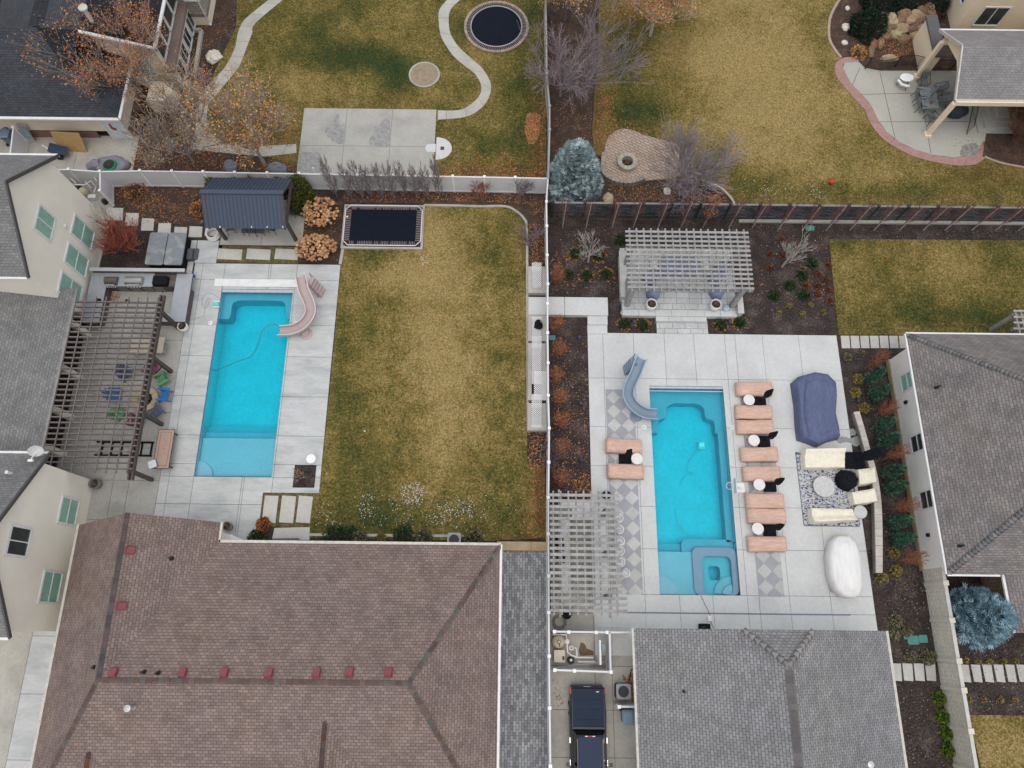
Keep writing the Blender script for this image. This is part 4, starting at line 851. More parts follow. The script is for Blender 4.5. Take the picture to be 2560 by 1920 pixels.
# walls: north block steps back in three planes facing south-west
p1 = g(2368, 40, 0); wl.box(p1.x, p1.x+40, Nn+3.2, Nn+30, 0, 6.6); wl.box(p1.x+6, p1.x+40, Ss-3.4, Nn+3.0, 0, 6.4); wl.build('wall', M_stucco2, h)
window(h, (p1.x+2.2, Nn+3.2, 4.2), (1, 0, 0), 1.4, 1.3, (0, -1, 0), .1, M_glassw, mull=True, blinds=False); window(h, (p1.x+1.0, Nn+3.2, 1.1), (1, 0, 0), 1.8, 1.6, (0, -1, 0), .1, M_glassd, mull=True)
window(h, (p1.x, Nn+4.4, 1.8), (0, 1, 0), 1.2, 1.6, (-1, 0, 0), .1, M_glassd, mull=True); window(h, (p1.x+4.8, Nn+3.2, 4.4), (1, 0, 0), 1.0, 1.2, (0, -1, 0), .1, M_glassd, mull=True)
c0 = g(2318, 45, 2.2); c1 = g(2362, 140, 2.2); MB().prism([(c0.x, c1.y), (c1.x-.2, c1.y), (c1.x-.2, c0.y), (c0.x, c0.y)], 0, 2.2).build('chimney_wall', M_stucco2, h); MB().prism([(c0.x-.15, c1.y-.15), (c1.x, c1.y-.15), (c1.x, c0.y+.15), (c0.x-.15, c0.y+.15)], 2.2, 2.36).build('chimney_cap', mat('slate_dark', (.10, .10, .105), .9, .1, 3, .2, 25), h)
stp = MB()
for i in range(4): stp.box(gx(2440, 320)+i*.45, gx(2440, 320)+6, gy(2460, 335)+.35*i, gy(2460, 335)+3.2, 0, .17*(i+1))
stp.build('patio_steps', MATS['concrete_patio'], h)
# =====================  FENCES, PERGOLAS, FURNITURE  =====================
def fence(label, pts, hgt, posts, m, name='fence', group=None, pw=.13, cap=True, th=.05, rail=True):
    # pts = world polyline (x,y); posts = list of (x,y)
    P = [Vector((p[0], p[1], 0)) for p in pts]; t = thing(name, label, 'fence', tuple(P[0]), group)
    for a, b in zip(P, P[1:]):
        d = b-a; mb = MB(); mb.beam(a+Vector((0, 0, hgt/2)), b+Vector((0, 0, hgt/2)), th, hgt)
        if rail: mb.beam(a+Vector((0, 0, hgt-.04)), b+Vector((0, 0, hgt-.04)), th+.05, .09); mb.beam(a+Vector((0, 0, .12)), b+Vector((0, 0, .12)), th+.05, .14)
        mb.build('panel', m, t)
    for x, y in posts:
        mb = MB(); mb.cbox((x, y, 0), pw, pw, hgt+.06)
        if cap: mb.cbox((x, y, hgt+.06), pw+.05, pw+.05, .04)
        mb.build('post', MATS.get('post_'+m.name, m), t)
    return t
def tp(px, py, z=1.85): p = g(px, py, z); return (p.x, p.y)
mat('post_white_vinyl', (0.78, 0.78, 0.78), .4, .04, 2)
fx = [172, 250, 350, 430, 508, 587, 668, 748, 827, 905, 981, 1057, 1132, 1211, 1288]
fy = lambda x: 423.5+(x-145)*(445.5-423.5)/(1360-145)
ps = [tp(145, 424)]+[tp(x, 429 if x == 250 else fy(x)) for x in fx]+[tp(1371, 446)]
fence('white vinyl fence behind the navy metal pavilion, ending at the blue spruce', ps, 1.85, ps[1:-1], M_white)
p0, p1 = tp(250, 430), (g(285, 514).x, g(285, 514).y)
fence('short white vinyl fence beside the left pool equipment', [p0, p1], 1.85, [p1], M_white)
M_vg = mat('vinyl_weathered', (0.36, 0.34, 0.34), .6, .12, 1.5)
y_ = [(1364, -20), (1366, 95), (1367, 185), (1374, 266), (1374, 325), (1371, 446)]
nsp = [tp(*q) for q in y_]
fence('grey weathered fence between the two upper lawns', nsp, 1.85, nsp[1:-1], M_vg, th=.06)
nn = [(1370, 446), (1366, 505), (1367, 566), (1368, 639), (1369.5, 711), (1369, 760), (1369, 833), (1370, 908), (1370.5, 989), (1373, 1071), (1372, 1156), (1371, 1244), (1371, 1335), (1372, 1440), (1372, 1531), (1373, 1640), (1374, 1770), (1376, 1915), (1377, 2000)]
nsp = [tp(*q) for q in nn]
fence('white vinyl fence between the two pool yards', nsp, 1.85, nsp[1:], M_white)
# dark stone-pattern fence
M_dst = brickmat('stone_dark_panel', (.045, .05, .058), (.15, .155, .17), (.012, .012, .013), .6, .17, .022, amt=.3, rough=.9, bump=.8, off=.37)
t = thing('fence', 'dark stacked-stone pattern fence along the back of the right yard', 'fence', tuple(g(1380, 548)))
yf = gy(2000, 513, 1.85); xs_ = [gx(1383, 512, 1.85)]+[gx(x, 512, 1.85) for x in (1463, 1536, 1609, 1680, 1752, 1826, 1901, 1975, 2048, 2122, 2196, 2270, 2344, 2418, 2492, 2566, 2640, 2714)]
M_dpost = mat('fence_post_dark', (.03, .028, .03), .7, .15, 4); M_capg = mat('fence_cap_grey', (.22, .21, .21), .7, .1, 4)
for i in range(len(xs_)-1):
    mb = MB(); mb.wall((xs_[i], yf-.05), (xs_[i+1], yf-.05), 0, 1.8); mb.wall((xs_[i+1], yf+.05), (xs_[i], yf+.05), 0, 1.8); mb.build('panel', M_dst, t)
    MB().box(xs_[i]+.07, xs_[i+1]-.07, yf-.07, yf+.07, 1.8, 1.86).build('top_rail', M_capg, t)
    mb = MB(); mb.cbox((xs_[i], yf, 0), .16, .16, 1.92); mb.cbox((xs_[i], yf, 1.92), .2, .2, .04); mb.build('post', M_dpost if i > 1 else M_dpost, t)
# pale block-pattern wall lower right
M_blk = brickmat('block_wall_pale', (.60, .56, .47), (.68, .64, .55), (.42, .38, .31), .45, .18, .014, amt=.08, rough=.9)
t = thing('fence', 'tall pale block-pattern wall right of the lower mulch bed', 'wall', tuple(g(2312, 1440)))
pa, pb = g(2306, 1425), g(2400, 2010); segs = [1424, 1462, 1551, 1648, 1718, 1815, 1912, 2010]
xw_at = lambda py: pa.x+(pb.x-pa.x)*(py-1425)/(2010-1425)
ptsw = [(xw_at(y)+.0, gy(2330, y)) for y in segs]
for a, b in zip(ptsw, ptsw[1:]):
    mb = MB(); mb.wall(b, a, 0, 2.0); mb.wall((a[0]+.12, a[1]), (b[0]+.12, b[1]), 0, 2.0); mb.build('panel', M_blk, t)
    MB().beam((a[0]+.06, a[1], 2.03), (b[0]+.06, b[1], 2.03), .2, .07).build('top_rail', mat('wall_cap_pale', (.52, .5, .46), .8, .08, 3), t)
for a in ptsw[:-1]: mb = MB(); mb.cbox((a[0]+.06, a[1], 0), .24, .2, 2.08); mb.cbox((a[0]+.06, a[1], 2.08), .32, .28, .06); mb.build('post', mat('wall_post', (.60, .56, .48), .85, .08, 3), t)

# planter boxes with lattice along the fence
def lattice(x0, x1, y0, y1, z, label, name='lattice_panel', rot=0):
    mb = MB(); s = .135; w_ = .035
    c = x0-(y1-y0)
    while c < x1+(y1-y0):
        for sg in (1, -1):
            # line x = c + sg*(y-y0) clipped
            ya, yb = y0, y1; xa = c if sg == 1 else c+(y1-y0); xb = xa+sg*(y1-y0)
            t0, t1 = 0.0, 1.0; dx = xb-xa
            ta, tb = (x0-xa)/dx, (x1-xa)/dx
            if ta > tb: ta, tb = tb, ta
            t0, t1 = max(0, ta), min(1, tb)
            if t1-t0 > .01: mb.beam((xa+dx*t0, ya+(yb-ya)*t0, z+.006*sg), (xa+dx*t1, ya+(yb-ya)*t1, z+.006*sg), w_, .01)
        c += s
    return one(name, mb, mat('lattice_white', (.74, .74, .74), .5, .05, 3), label, 'lattice')
for i, (a, b, c_, d, lab) in enumerate(((1320.5, 666, 1366, 732, 'concrete planter box under the upper lattice, just above the fence gap path'), (1320.5, 788, 1366, 852, 'concrete planter box with a black bag on its lattice, just below the fence gap path'), (1320, 858, 1365, 1000, 'longest concrete planter box along the white fence'), (1319, 1008, 1367, 1076, 'southernmost concrete planter box along the white fence'))):
    z = .5; x0, x1, y0, y1 = gx(a, d, z), gx(c_, d, z), gy(1340, d, z), gy(1340, b, z); t = thing('planter_box', lab, 'planter', ((x0+x1)/2, (y0+y1)/2, 0), 'concrete planter boxes along the white fence')
    mb = MB(); o_ = [(x0, y0), (x1, y0), (x1, y1), (x0, y1)]; i0, i1, j0, j1 = gx(1329, d, z), gx(1355, d, z), y0+.35, y1-.3
    I = [(i0, j0), (i1, j0), (i1, j1), (i0, j1)]; ring(mb, o_, I, .05, z); mb.build('concrete_rim', M_cont, t); MB().box(i0, i1, j0, j1, 0, .1).build('soil', M_rubber, t)
lx0, lx1 = gx(1329.5, 760, .56), gx(1354, 760, .56)
lattice(lx0, lx1, gy(1340, 720, .56), gy(1340, 656, .56), .56, 'short white lattice on the uppermost planter box')
lattice(lx0, lx1, gy(1340, 960, .56), gy(1340, 792, .56), .56, 'longest white lattice lying over two planter boxes beside the fence')
lattice(lx0+.15, lx1+.35, gy(1340, 1000, .62), gy(1340, 928, .62), .62, 'white lattice overlapping the others, pushed against the fence')
lattice(lx0, lx1, gy(1340, 1069, .56), gy(1340, 985, .56), .56, 'white lattice on the southernmost planter box')
p = g(1346, 812, .6); one('bag', MB().blob(p, .3, .32, .12, jit=.3, seed=4), M_black, 'crumpled black bag lying on the white lattice', 'bag')

# ---------- pergolas ----------
def pergola(name, label, zt, slats, rafts, posts, beams, m, mp=None, sw=.13, rw=.09, sh=.045, rh=.16, base_z=0, pw=.24):
    t = thing(name, label, 'pergola', (posts[0][0], posts[0][1], base_z))
    for (a, b) in slats: j = random.uniform(.88, 1.1); mb = MB(); mb.c = (j, j, j*random.uniform(.97, 1.03)); mb.beam((*a, zt+rh/2+sh/2+.003), (*b, zt+rh/2+sh/2+.003), sw, sh); mb.build('slat', m, t)
    for (a, b) in rafts: j = random.uniform(.88, 1.1); mb = MB(); mb.c = (j, j, j); mb.beam((*a, zt), (*b, zt), rw, rh); mb.build('rafter', m, t)
    for (a, b) in beams: mb = MB(); mb.beam((*a, zt-rh/2-.13), (*b, zt-rh/2-.13), .1, .25); mb.build('beam', mp or m, t)
    for x, y in posts: mb = MB(); mb.cbox((x, y, base_z), pw, pw, zt-rh/2-.02-base_z); mb.build('post', mp or m, t)
    return t
zt = 3.05; ya, yb2 = gy(1720, 580.5, zt+.1), gy(1720, 719.5, zt+.1); x0, x1 = gx(1566, 650, zt+.1), gx(1878, 650, zt+.1)
sl_ = [((x0, ya+(yb2-ya)*i/12), (x1, ya+(yb2-ya)*i/12)) for i in range(13)]
rx0, rx1 = gx(1576.5, 650, zt), gx(1866, 650, zt); ry0, ry1 = gy(1720, 573, zt), gy(1720, 729, zt)
ra_ = [((rx0+(rx1-rx0)*i/16, ry1), (rx0+(rx1-rx0)*i/16, ry0)) for i in range(17)]
pA, pB = g(1567, 766, PZ), g(1829, 768, PZ); yN_ = gy(1720, 640, PZ)
yp = pA.y+.1; ybk = gy(1700, 600, 3.0)-.6
pergola('pergola', 'weathered grey timber pergola over the raised flagstone patio', zt, sl_, ra_, [(pA.x, yp), (pB.x, yp), (pA.x, ybk), (pB.x, ybk)],
        [((rx0-.3, yp), (rx1+.3, yp)), ((rx0-.3, ybk), (rx1+.3, ybk))], M_woodgr, M_woodgr, base_z=PZ, pw=.3, sw=.15)
zt = 3.0; ya, yb2 = gy(1450, 1238, zt+.1), gy(1450, 1527, zt+.1); x0, x1 = gx(1375, 1400, zt+.1), gx(1553, 1400, zt+.1)
sl_ = []
for i in range(20):
    y = ya+(yb2-ya)*i/19; sl_.append(((x0, y), (x1+(.25 if i > 16 else 0), y)))
rx0, rx1 = gx(1384, 1400, zt), gx(1540, 1400, zt)
ra_ = [((rx0+(rx1-rx0)*i/8, gy(1450, 1538, zt)), (rx0+(rx1-rx0)*i/8, gy(1450, 1228, zt))) for i in range(9)]
pergola('pergola', 'weathered grey timber pergola over the white counters beside the white fence', zt, sl_, ra_, [(rx1-.4, ya-.8), (rx1-.4, yb2+.8), (rx0+.35, ya-.8), (rx0+.35, yb2+.8), (rx1-.4, (ya+yb2)/2)],
        [((rx1-.4, ya+.35), (rx1-.4, yb2-.35)), ((rx0+.35, ya+.35), (rx0+.35, yb2-.35))], M_woodgr, pw=.28, sw=.165)
# dark pergola of the left house
zt = 2.95; nr = 32; x0 = xe+.12; tips = [(gx(406, 757, zt), gy(406, 757, zt)), (gx(330, 1172, zt), gy(330, 1172, zt))]
yT_, yB_ = tips[0][1], tips[1][1]; xtip = (tips[0][0]+tips[1][0])/2
ra_ = [((x0, yT_+(yB_-yT_)*i/(nr-1)), (xtip, yT_+(yB_-yT_)*i/(nr-1))) for i in range(nr)]
tops = [214, 240, 265, 292.5, 321, 345.4, 369, 394]
sl_ = [((gx(x, 751, zt+.12), yT_+.3), (gx(x, 751, zt+.12), yB_-.3)) for x in tops]
bx_ = gx(385, 830, zt-.2); pp_ = [g(451, 822), g(431, 930), g(408, 1062), g(383, 1200)]; bx_ = sum(p.x for p in pp_)/4-.05
pergola('pergola', 'dark brown open pergola attached to the left house over fire pit chairs', zt, sl_, ra_, [(p.x-.05, p.y) for p in pp_],
        [((bx_-.11, yT_+.6), (bx_-.11, yB_-.6)), ((bx_+.11, yT_+.6), (bx_+.11, yB_-.6))], mat('wood_brown_grey', (.15, .125, .118), .75, .2, 4, .2, 30), M_wooddk, sw=.06, sh=.06, rw=.075, rh=.18, pw=.22)
# sliver of another pergola at the right edge
zt = 2.6; sl_ = [((gx(2531, y, zt), gy(2531, y, zt)), (gx(2531, y, zt)+3, gy(2531, y, zt))) for y in (779, 794, 808, 823)]
ra_ = [((gx(2536+i*14, 778, zt), gy(2531, 775, zt)), (gx(2536+i*14, 778, zt), gy(2531, 835, zt))) for i in range(4)]
pergola('pergola', 'corner of a grey slatted pergola at the right edge above the taupe roof', zt, sl_, ra_, [(gx(2545, 800, zt), gy(2531, 785, zt)), (gx(2600, 800, zt), gy(2531, 785, zt))], [((gx(2536, 800, zt), gy(2531, 785, zt)), (gx(2600, 800, zt), gy(2531, 785, zt)))], M_woodgr)

# navy metal pavilion
z0 = 2.45; zr_ = 3.9
eS = gy(600, 571, z0); eN = gy(640, 445, z0); xl_, xr_p = gx(514, 566, z0)+.0, gx(716, 571, z0); ym = gy(600, 481, zr_)
t = thing('pavilion', 'timber pavilion with navy standing-seam metal roof', 'pavilion', ((xl_+xr_p)/2, ym, 0))
M_pm = mat('metal_navy', (0.047, 0.065, 0.1), .5, .06, 3, .05, 30, spec=.4); M_pm2 = mat('metal_navy_seam', (0.03, 0.045, 0.085), .5, .05, 3)
for nm, ye in (('roof_slope', eS), ('roof_slope', eN)):
    mb = MB(); mb.roofface([(xl_, ye, z0), (xr_p, ye, z0), (xr_p, ym, zr_), (xl_, ym, zr_)]); o = mb.build(nm, M_pm, t)
    sm = MB(); n = 21
    for i in range(n+1): x = xl_+(xr_p-xl_)*i/n; sm.beam((x, ye, z0+.015), (x, ym, zr_+.015), .028, .03)
    sm.build('seam', M_pm2, o)
MB().beam((xl_, ym, zr_+.05), (xr_p+.03, ym, zr_+.05), .3, .06).build('ridge_cap', M_pm, t)
mb = MB(); 
for x in (xl_+.25, xr_p-.1): mb.beam((x, eS, z0-.1), (x, ym, zr_-.1), .14, .16); mb.beam((x, eN, z0-.1), (x, ym, zr_-.1), .14, .16)
mb.build('rafter', M_wooddk, t)
for q in ((566, 599), (741, 602)):
    b_ = g(*q); MB().cbox((b_.x, b_.y, 0), .2, .2, z0).build('post', M_wooddk, t); MB().cbox((b_.x, eN-.4, 0), .2, .2, z0).build('post', M_wooddk, t)
    MB().beam((b_.x, eN-.2, z0-.05), (b_.x, eS+.2, z0-.05), .14, .2).build('beam', M_wooddk, t)
for x in (550, 629, 668, 707): p = g(x, 567, z0+.1); MB().cbox((p.x, p.y, p.z-.08), .06, .1, .1).build('roof_clip', M_trim, t)

# ---------- loungers, umbrellas, round tables ----------
M_peach = mat('cover_peach', (0.60, 0.40, 0.315), .75, .1, 1.5, .12, 5, bump=1.0, stretch=(.6, 3, 1))
def lounger(label, c, head=1, rot=0.0):
    t = thing('sun_lounger', label, 'sun lounger', (0, 0, 0), 'peach covered loungers around the right pool'); L, W = 2.26, .9; mb = MB(); secs = []
    rnd = random.Random(hash(label) % 999)
    prof = [(-.5, .16), (-.49, .44), (-.3, .46), (0, .47), (.2, .50), (.34, .62), (.44, .66), (.495, .60), (.5, .16)]
    for u, z in prof:
        w_ = W/2*(1+rnd.uniform(-.04, .03)); zt_ = z+rnd.uniform(-.015, .015)
        secs.append([(u*L*head, -w_-.03, .14), (u*L*head, -w_, zt_*.8), (u*L*head, -w_*.86, zt_-.015), (u*L*head, -w_*.3, zt_+rnd.uniform(0, .02)), (u*L*head, w_*.3, zt_+rnd.uniform(-.01, .02)), (u*L*head, w_*.86, zt_-.015), (u*L*head, w_, zt_*.8), (u*L*head, w_+.03, .14)])
    if head < 0: secs = secs[::-1]
    mb.loft(secs); mb.build('cover', M_peach, t, smooth=True)
    for s_ in (-1, 1): q = MB(); q.lathe((-.95, s_*.34, 0), [(.05, 0), (.05, .16)], 8); q.build('wheel', M_rubber, t)
    for s_ in (-1, 1): q = MB(); q.cbox((.9, s_*.34, 0), .06, .06, .2); q.build('leg', M_rubber, t)
    p = g(*c, .45); t.location = (p.x, p.y, DZ); t.rotation_euler = (0, 0, rot); return t
rl = [(1885, 972), (1884, 1030), (1887, 1067), (1898, 1135.5), (1904, 1184), (1912, 1252), (1916, 1290), (1917.5, 1359.5)]
for i, c in enumerate(rl): lounger(f'{ORD[i]} peach covered lounger from the top in the column right of the right pool', c, 1, random.uniform(-.02, .02)-.01)
lounger('upper peach covered lounger left of the right pool', (1560, 1115), -1, -.03); lounger('lower peach covered lounger left of the right pool', (1564.5, 1178), -1, -.01)
M_tabl = mat('table_top_white', (.70, .68, .66), .5, .05, 3)
def sidetable(label, c):
    t = thing('side_table', label, 'table', (0, 0, 0), 'small white round tables between loungers'); MB().lathe((0, 0, .5), [(.34, 0), (.36, .015), (.36, .035), (.34, .045)], 28).build('table_top', M_tabl, t)
    for i in range(3): a = 2*math.pi*i/3+.5; MB().tube([(0.1*math.cos(a), .1*math.sin(a), .5), (.3*math.cos(a), .3*math.sin(a), 0)], .018, 5).build('leg', M_blackm, t)
    p = g(*c, .5); t.location = (p.x, p.y, DZ)
def umbrella(label, c):
    t = thing('umbrella', label, 'umbrella', (0, 0, 0), 'closed black umbrellas among the peach loungers'); q = MB(); q.rbox((0, 0, 0), .78, .72, .09, .04); q.build('base', M_black, t)
    MB().tube([(0, 0, .08), (0, 0, 2.5)], .03, 8).build('pole', M_blackm, t)
    vs = []; n = 14; fs = []; rr = [.03, .10, .17, .19, .14, .09, .04]; zz = [1.0, 1.1, 1.35, 1.7, 2.0, 2.3, 2.55]
    q = MB()
    for i in range(7):
        q_ = [(rr[i]*(1+.28*(k % 2)-.14)*math.cos(2*math.pi*k/n), rr[i]*(1+.28*(k % 2)-.14)*math.sin(2*math.pi*k/n), zz[i]) for k in range(n)]; vs.append(q_)
    q.loft(vs); q.build('canopy', M_black, t); MB().lathe((0, 0, .95), [(.07, 0), (.07, .12)], 8).build('crank', M_blackm, t)
    p = g(*c); t.location = (p.x, p.y, DZ); return t
for i, (c, u_) in enumerate((((1871.7, 1000.5), (1898, 1004)), ((1884, 1101.5), (1908, 1105)), ((1897.3, 1212), (1923, 1216)), ((1893.5, 1322), (1922, 1326)))):
    sidetable(f'{ORD[i]} small white round table from the top right of the right pool', c); umbrella(f'{ORD[i]} closed black umbrella from the top in the column right of the right pool', u_)
sidetable('small white round table between the two left loungers', (1592, 1147.5)); umbrella('closed black umbrella between the two loungers left of the right pool', (1562, 1147))

# ---------- covered sofas, chairs, round tables, rug, big umbrella ----------
M_cream = mat('cover_cream', (0.76, 0.72, 0.58), .75, .05, 2, .06, 5, bump=.8)
def cover(name, label, cat, quad, z, m, group=None, back=None, seed=1, sub=0, bulge=.05, base_out=.04, z0=.03):
    """draped cover: quad = four survey points of the top, back = (i,j,extra height) side that stands higher"""
    rnd = random.Random(seed); T = [g(*q, z) for q in quad]; c = sum((p for p in T), Vector())/len(T); n = 7; P = []
    def bl(u, v): a = T[0].lerp(T[1], u); b = T[3].lerp(T[2], u); return a.lerp(b, v)
    mb = MB(); vs = []
    for j in range(n+1):
        for i in range(n+1):
            u, v = i/n, j/n; p = bl(u, v).copy(); e = min(u, v, 1-u, 1-v); p.z = z+rnd.uniform(-.02, .02)+(bulge*min(1, e*4)-.0)
            if back: 
                s_ = {'w': 1-u, 'e': u, 'n': 1-v, 's': v}[back]; p.z += .28*max(0, (s_-.62)/.38) if s_ > .62 else 0
            if e == 0: p.z -= .05; q = (p-c); p.x += q.x*rnd.uniform(-.015, .015); p.y += q.y*rnd.uniform(-.015, .015)
            vs.append(p)
    N1 = n+1; fs = [(j*N1+i, j*N1+i+1, (j+1)*N1+i+1, (j+1)*N1+i) for j in range(n) for i in range(n)]
    rim = [i for i in range(N1)]+[j*N1+n for j in range(1, N1)]+[n*N1+i for i in range(n-1, -1, -1)]+[j*N1 for j in range(n-1, 0, -1)]
    b0 = len(vs)
    for r_ in rim: p = vs[r_]; d = Vector((p.x-c.x, p.y-c.y, 0)).normalized(); vs.append(Vector((p.x+d.x*(base_out+rnd.uniform(0, .05)), p.y+d.y*(base_out+rnd.uniform(0, .05)), z0+DZ)))
    m_ = len(rim)
    for i in range(m_): j = (i+1) % m_; fs.append((rim[j], rim[i], b0+i, b0+j))
    mb.mesh(vs, fs); o = mb.build(name, m, smooth=False)
    return tag(o, label, cat, group)
M_rug = bpy.data.materials.new('rug_blue_pattern'); M_rug.use_nodes = True; nt = M_rug.node_tree; N = nt.nodes
geo = N.new('ShaderNodeNewGeometry'); vo = N.new('ShaderNodeTexVoronoi'); vo.inputs['Scale'].default_value = 4.2; vo.feature = 'DISTANCE_TO_EDGE'; lnk(nt, geo.outputs['Position'], vo.inputs['Vector'])
wv = N.new('ShaderNodeTexWave'); wv.wave_type = 'RINGS'; wv.inputs['Scale'].default_value = 1.6; wv.inputs['Distortion'].default_value = 14; wv.inputs['Detail'].default_value = 2; wv.inputs['Detail Scale'].default_value = 2.2; lnk(nt, geo.outputs['Position'], wv.inputs['Vector'])
a_ = N.new('ShaderNodeMath'); a_.operation = 'GREATER_THAN'; a_.inputs[1].default_value = .5; lnk(nt, wv.outputs['Fac'], a_.inputs[0])
b_ = N.new('ShaderNodeMath'); b_.operation = 'LESS_THAN'; b_.inputs[1].default_value = .06; lnk(nt, vo.outputs['Distance'], b_.inputs[0])
x_ = N.new('ShaderNodeMath'); x_.operation = 'MAXIMUM'; lnk(nt, a_.outputs[0], x_.inputs[0]); lnk(nt, b_.outputs[0], x_.inputs[1])
mx = N.new('ShaderNodeMix'); mx.data_type = 'RGBA'; mx.inputs[6].default_value = (.05, .075, .19, 1); mx.inputs[7].default_value = (.50, .49, .47, 1); lnk(nt, x_.outputs[0], mx.inputs[0]); lnk(nt, mx.outputs[2], N['Principled BSDF'].inputs['Base Color']); N['Principled BSDF'].inputs['Roughness'].default_value = .95
rp = poly([(1989.5, 1131), (2113, 1131), (2149, 1314), (2013, 1313)]); rx0_, rx1_ = gx(1989.5, 1131), gx(2120, 1131); rp = [(gx(2000, 1220)-.03, gy(2050, 1314)), (gx(2132, 1220)+.05, gy(2050, 1314)), (gx(2132, 1220)+.05, gy(2050, 1131)), (gx(2000, 1220)-.03, gy(2050, 1131))]
t = thing('rug', 'navy and cream patterned outdoor rug under the covered sofas', 'rug', (rp[0][0], rp[0][1], DZ)); MB().prism(rp, DZ, DZ+.012).build('pile', M_rug, t)
mb = MB(); mb.box(rp[0][0]-.04, rp[0][0], rp[0][1], rp[2][1], DZ, DZ+.014); mb.box(rp[1][0], rp[1][0]+.04, rp[0][1], rp[2][1], DZ, DZ+.014); mb.box(rp[0][0], rp[1][0], rp[0][1]-.05, rp[0][1], DZ, DZ+.014); mb.build('border', mat('rug_border', (.06, .09, .18), .9), t)
cover('covered_sofa', 'cream covered sofa along the top edge of the patterned rug', 'sofa', [(2012, 1124), (2112, 1122), (2113, 1168), (2014, 1168)], .72, M_cream, 'cream covered seats', back='n', seed=3)
cover('covered_sofa', 'cream covered sofa along the bottom edge of the patterned rug', 'sofa', [(2030, 1270), (2132, 1272), (2144, 1300), (2034, 1306)], .68, M_cream, 'cream covered seats', back='s', seed=5)
cover('covered_armchair', 'cream covered armchair beside the black draped cover', 'armchair', [(2147, 1173), (2182, 1170), (2187, 1206), (2150, 1210)], .7, M_cream, 'cream covered seats', back='e', seed=6)
cover('covered_armchair', 'cream covered armchair above the small round grey table', 'armchair', [(2131, 1230), (2182, 1222), (2189, 1254), (2138, 1260)], .7, M_cream, 'cream covered seats', back='e', seed=8)
M_gtab = mat('table_grey_marble', (.50, .50, .50), .5, .12, 5)
for (c, r_, hh_, lab) in (((2060.4, 1216), .66, .42, 'large round pale grey table in the middle of the rug'), ((2151.5, 1279.7), .40, .5, 'small round grey table off the corner of the rug')):
    p = g(*c, hh_); t = thing('round_table', lab, 'table', (p.x, p.y, DZ)); MB().lathe((p.x, p.y, hh_), [(r_*.97, -.05), (r_, -.04), (r_, .0), (r_*.97, .012), (.02, .012)], 32).build('table_top', M_gtab, t); MB().lathe((p.x, p.y, DZ), [(r_*.6, 0), (r_*.5, .1), (r_*.4, hh_-.1)], 20).build('pedestal', M_gtab, t)
p = g(2120, 1199, .5); mb = MB(); n = 18; secs = []
for r_, z_ in ((.66, .03), (.62, .3), (.56, .55), (.42, .7), (.24, .76), (.2, .84), (.05, .86)):
    secs.append([(p.x+r_*(1+.07*math.sin(k*3.1+z_*3))*math.cos(2*math.pi*k/n), p.y+r_*(1+.07*math.cos(k*2.3))*math.sin(2*math.pi*k/n), DZ+z_) for k in range(n)])
mb.loft(secs); one('covered_heater', mb, M_black, 'black draped cover over a round heater beside the cream armchair', 'covered heater')
t = thing('large_umbrella', 'large closed black cantilever umbrella leaning over the stone seat wall', 'umbrella', tuple(g(2134, 1152)))
p = g(2134, 1151, .15); q = MB(); q.rbox((p.x, p.y, DZ), 1.15, 1.05, .16, .06); q.build('base', M_black, t)
MB().tube([(p.x+.1, p.y, .2), (p.x+.1, p.y, 1.0)], .06, 8).build('pole', M_blackm, t)
b0_ = Vector((p.x+.15, p.y, .9)); e0_ = g(2213, 1125, 3.0); q = MB(); q.tube([b0_, b0_.lerp(e0_, .12), b0_.lerp(e0_, .3), b0_.lerp(e0_, .7), b0_.lerp(e0_, .95), e0_], [.05, .25, .34, .33, .24, .05], 9); q.build('canopy', M_black, t)
# navy covered dining set, white covered set
M_navyc = mat('cover_navy', (0.085, 0.105, 0.20), .7, .1, 1.5, .14, 3.5, bump=1.0, stretch=(2.2, .7, 1))
out = [(1991, 955), (2008, 938), (2040, 929), (2072, 935), (2092, 955), (2094, 985), (2092, 1030), (2098, 1065), (2103, 1088), (2075, 1096), (2052, 1108), (2030, 1098), (2006, 1090), (2002, 1060), (1997, 1010)]
def draped(name, label, cat, out, z, m, inner=.78, zc=.1, seed=2, base=.06, sub=0):
    rnd = random.Random(seed); O = [g(x, y, z) for x, y in out]; c = sum(O, Vector())/len(O); n = len(O); S = []
    for f_, dz in ((1+base, -z+.02+DZ), (1.0, -.12), (.93, 0), (inner, .05), (.45, zc), (.12, zc+.015)):
        fy_ = f_ if f_ > .6 else (.78 if f_ > .3 else .7)
        S.append([(c.x+(p.x-c.x)*f_*(1+rnd.uniform(-.03, .03)), c.y+(p.y-c.y)*fy_*(1+rnd.uniform(-.01, .01)), z+dz+rnd.uniform(-.015, .02)) for p in O])
    mb = MB(); mb.loft(S); o = mb.build(name, m, smooth='white' in m.name, sub=sub); return tag(o, label, cat)
draped('covered_dining_set', 'long navy draped cover over a dining set on the right deck', 'covered furniture', out, .85, M_navyc)
mb = MB(); mb.tube([g(2018, 945, .98), g(2012, 990, .97), g(2014, 1040, .97), g(2024, 1092, .9)], .02, 5); mb.build('seam', M_navyc, C.objects['covered_dining_set'])
M_whc = mat('cover_white', (0.74, 0.73, 0.72), .6, .04, 2, .05, 3, bump=.5, stretch=(2.5, .5, 1))
out = [(2097, 1339), (2125, 1338), (2142, 1352), (2152, 1385), (2156, 1430), (2158, 1470), (2150, 1490), (2130, 1494), (2112, 1490), (2094, 1475), (2080, 1440), (2075, 1390), (2083, 1352)]
t = draped('covered_hammock', 'long white draped cover over a framed swing lounger on the right deck', 'covered furniture', out, .95, M_whc, inner=.82, zc=.2, seed=9, base=.02)
mb = MB()
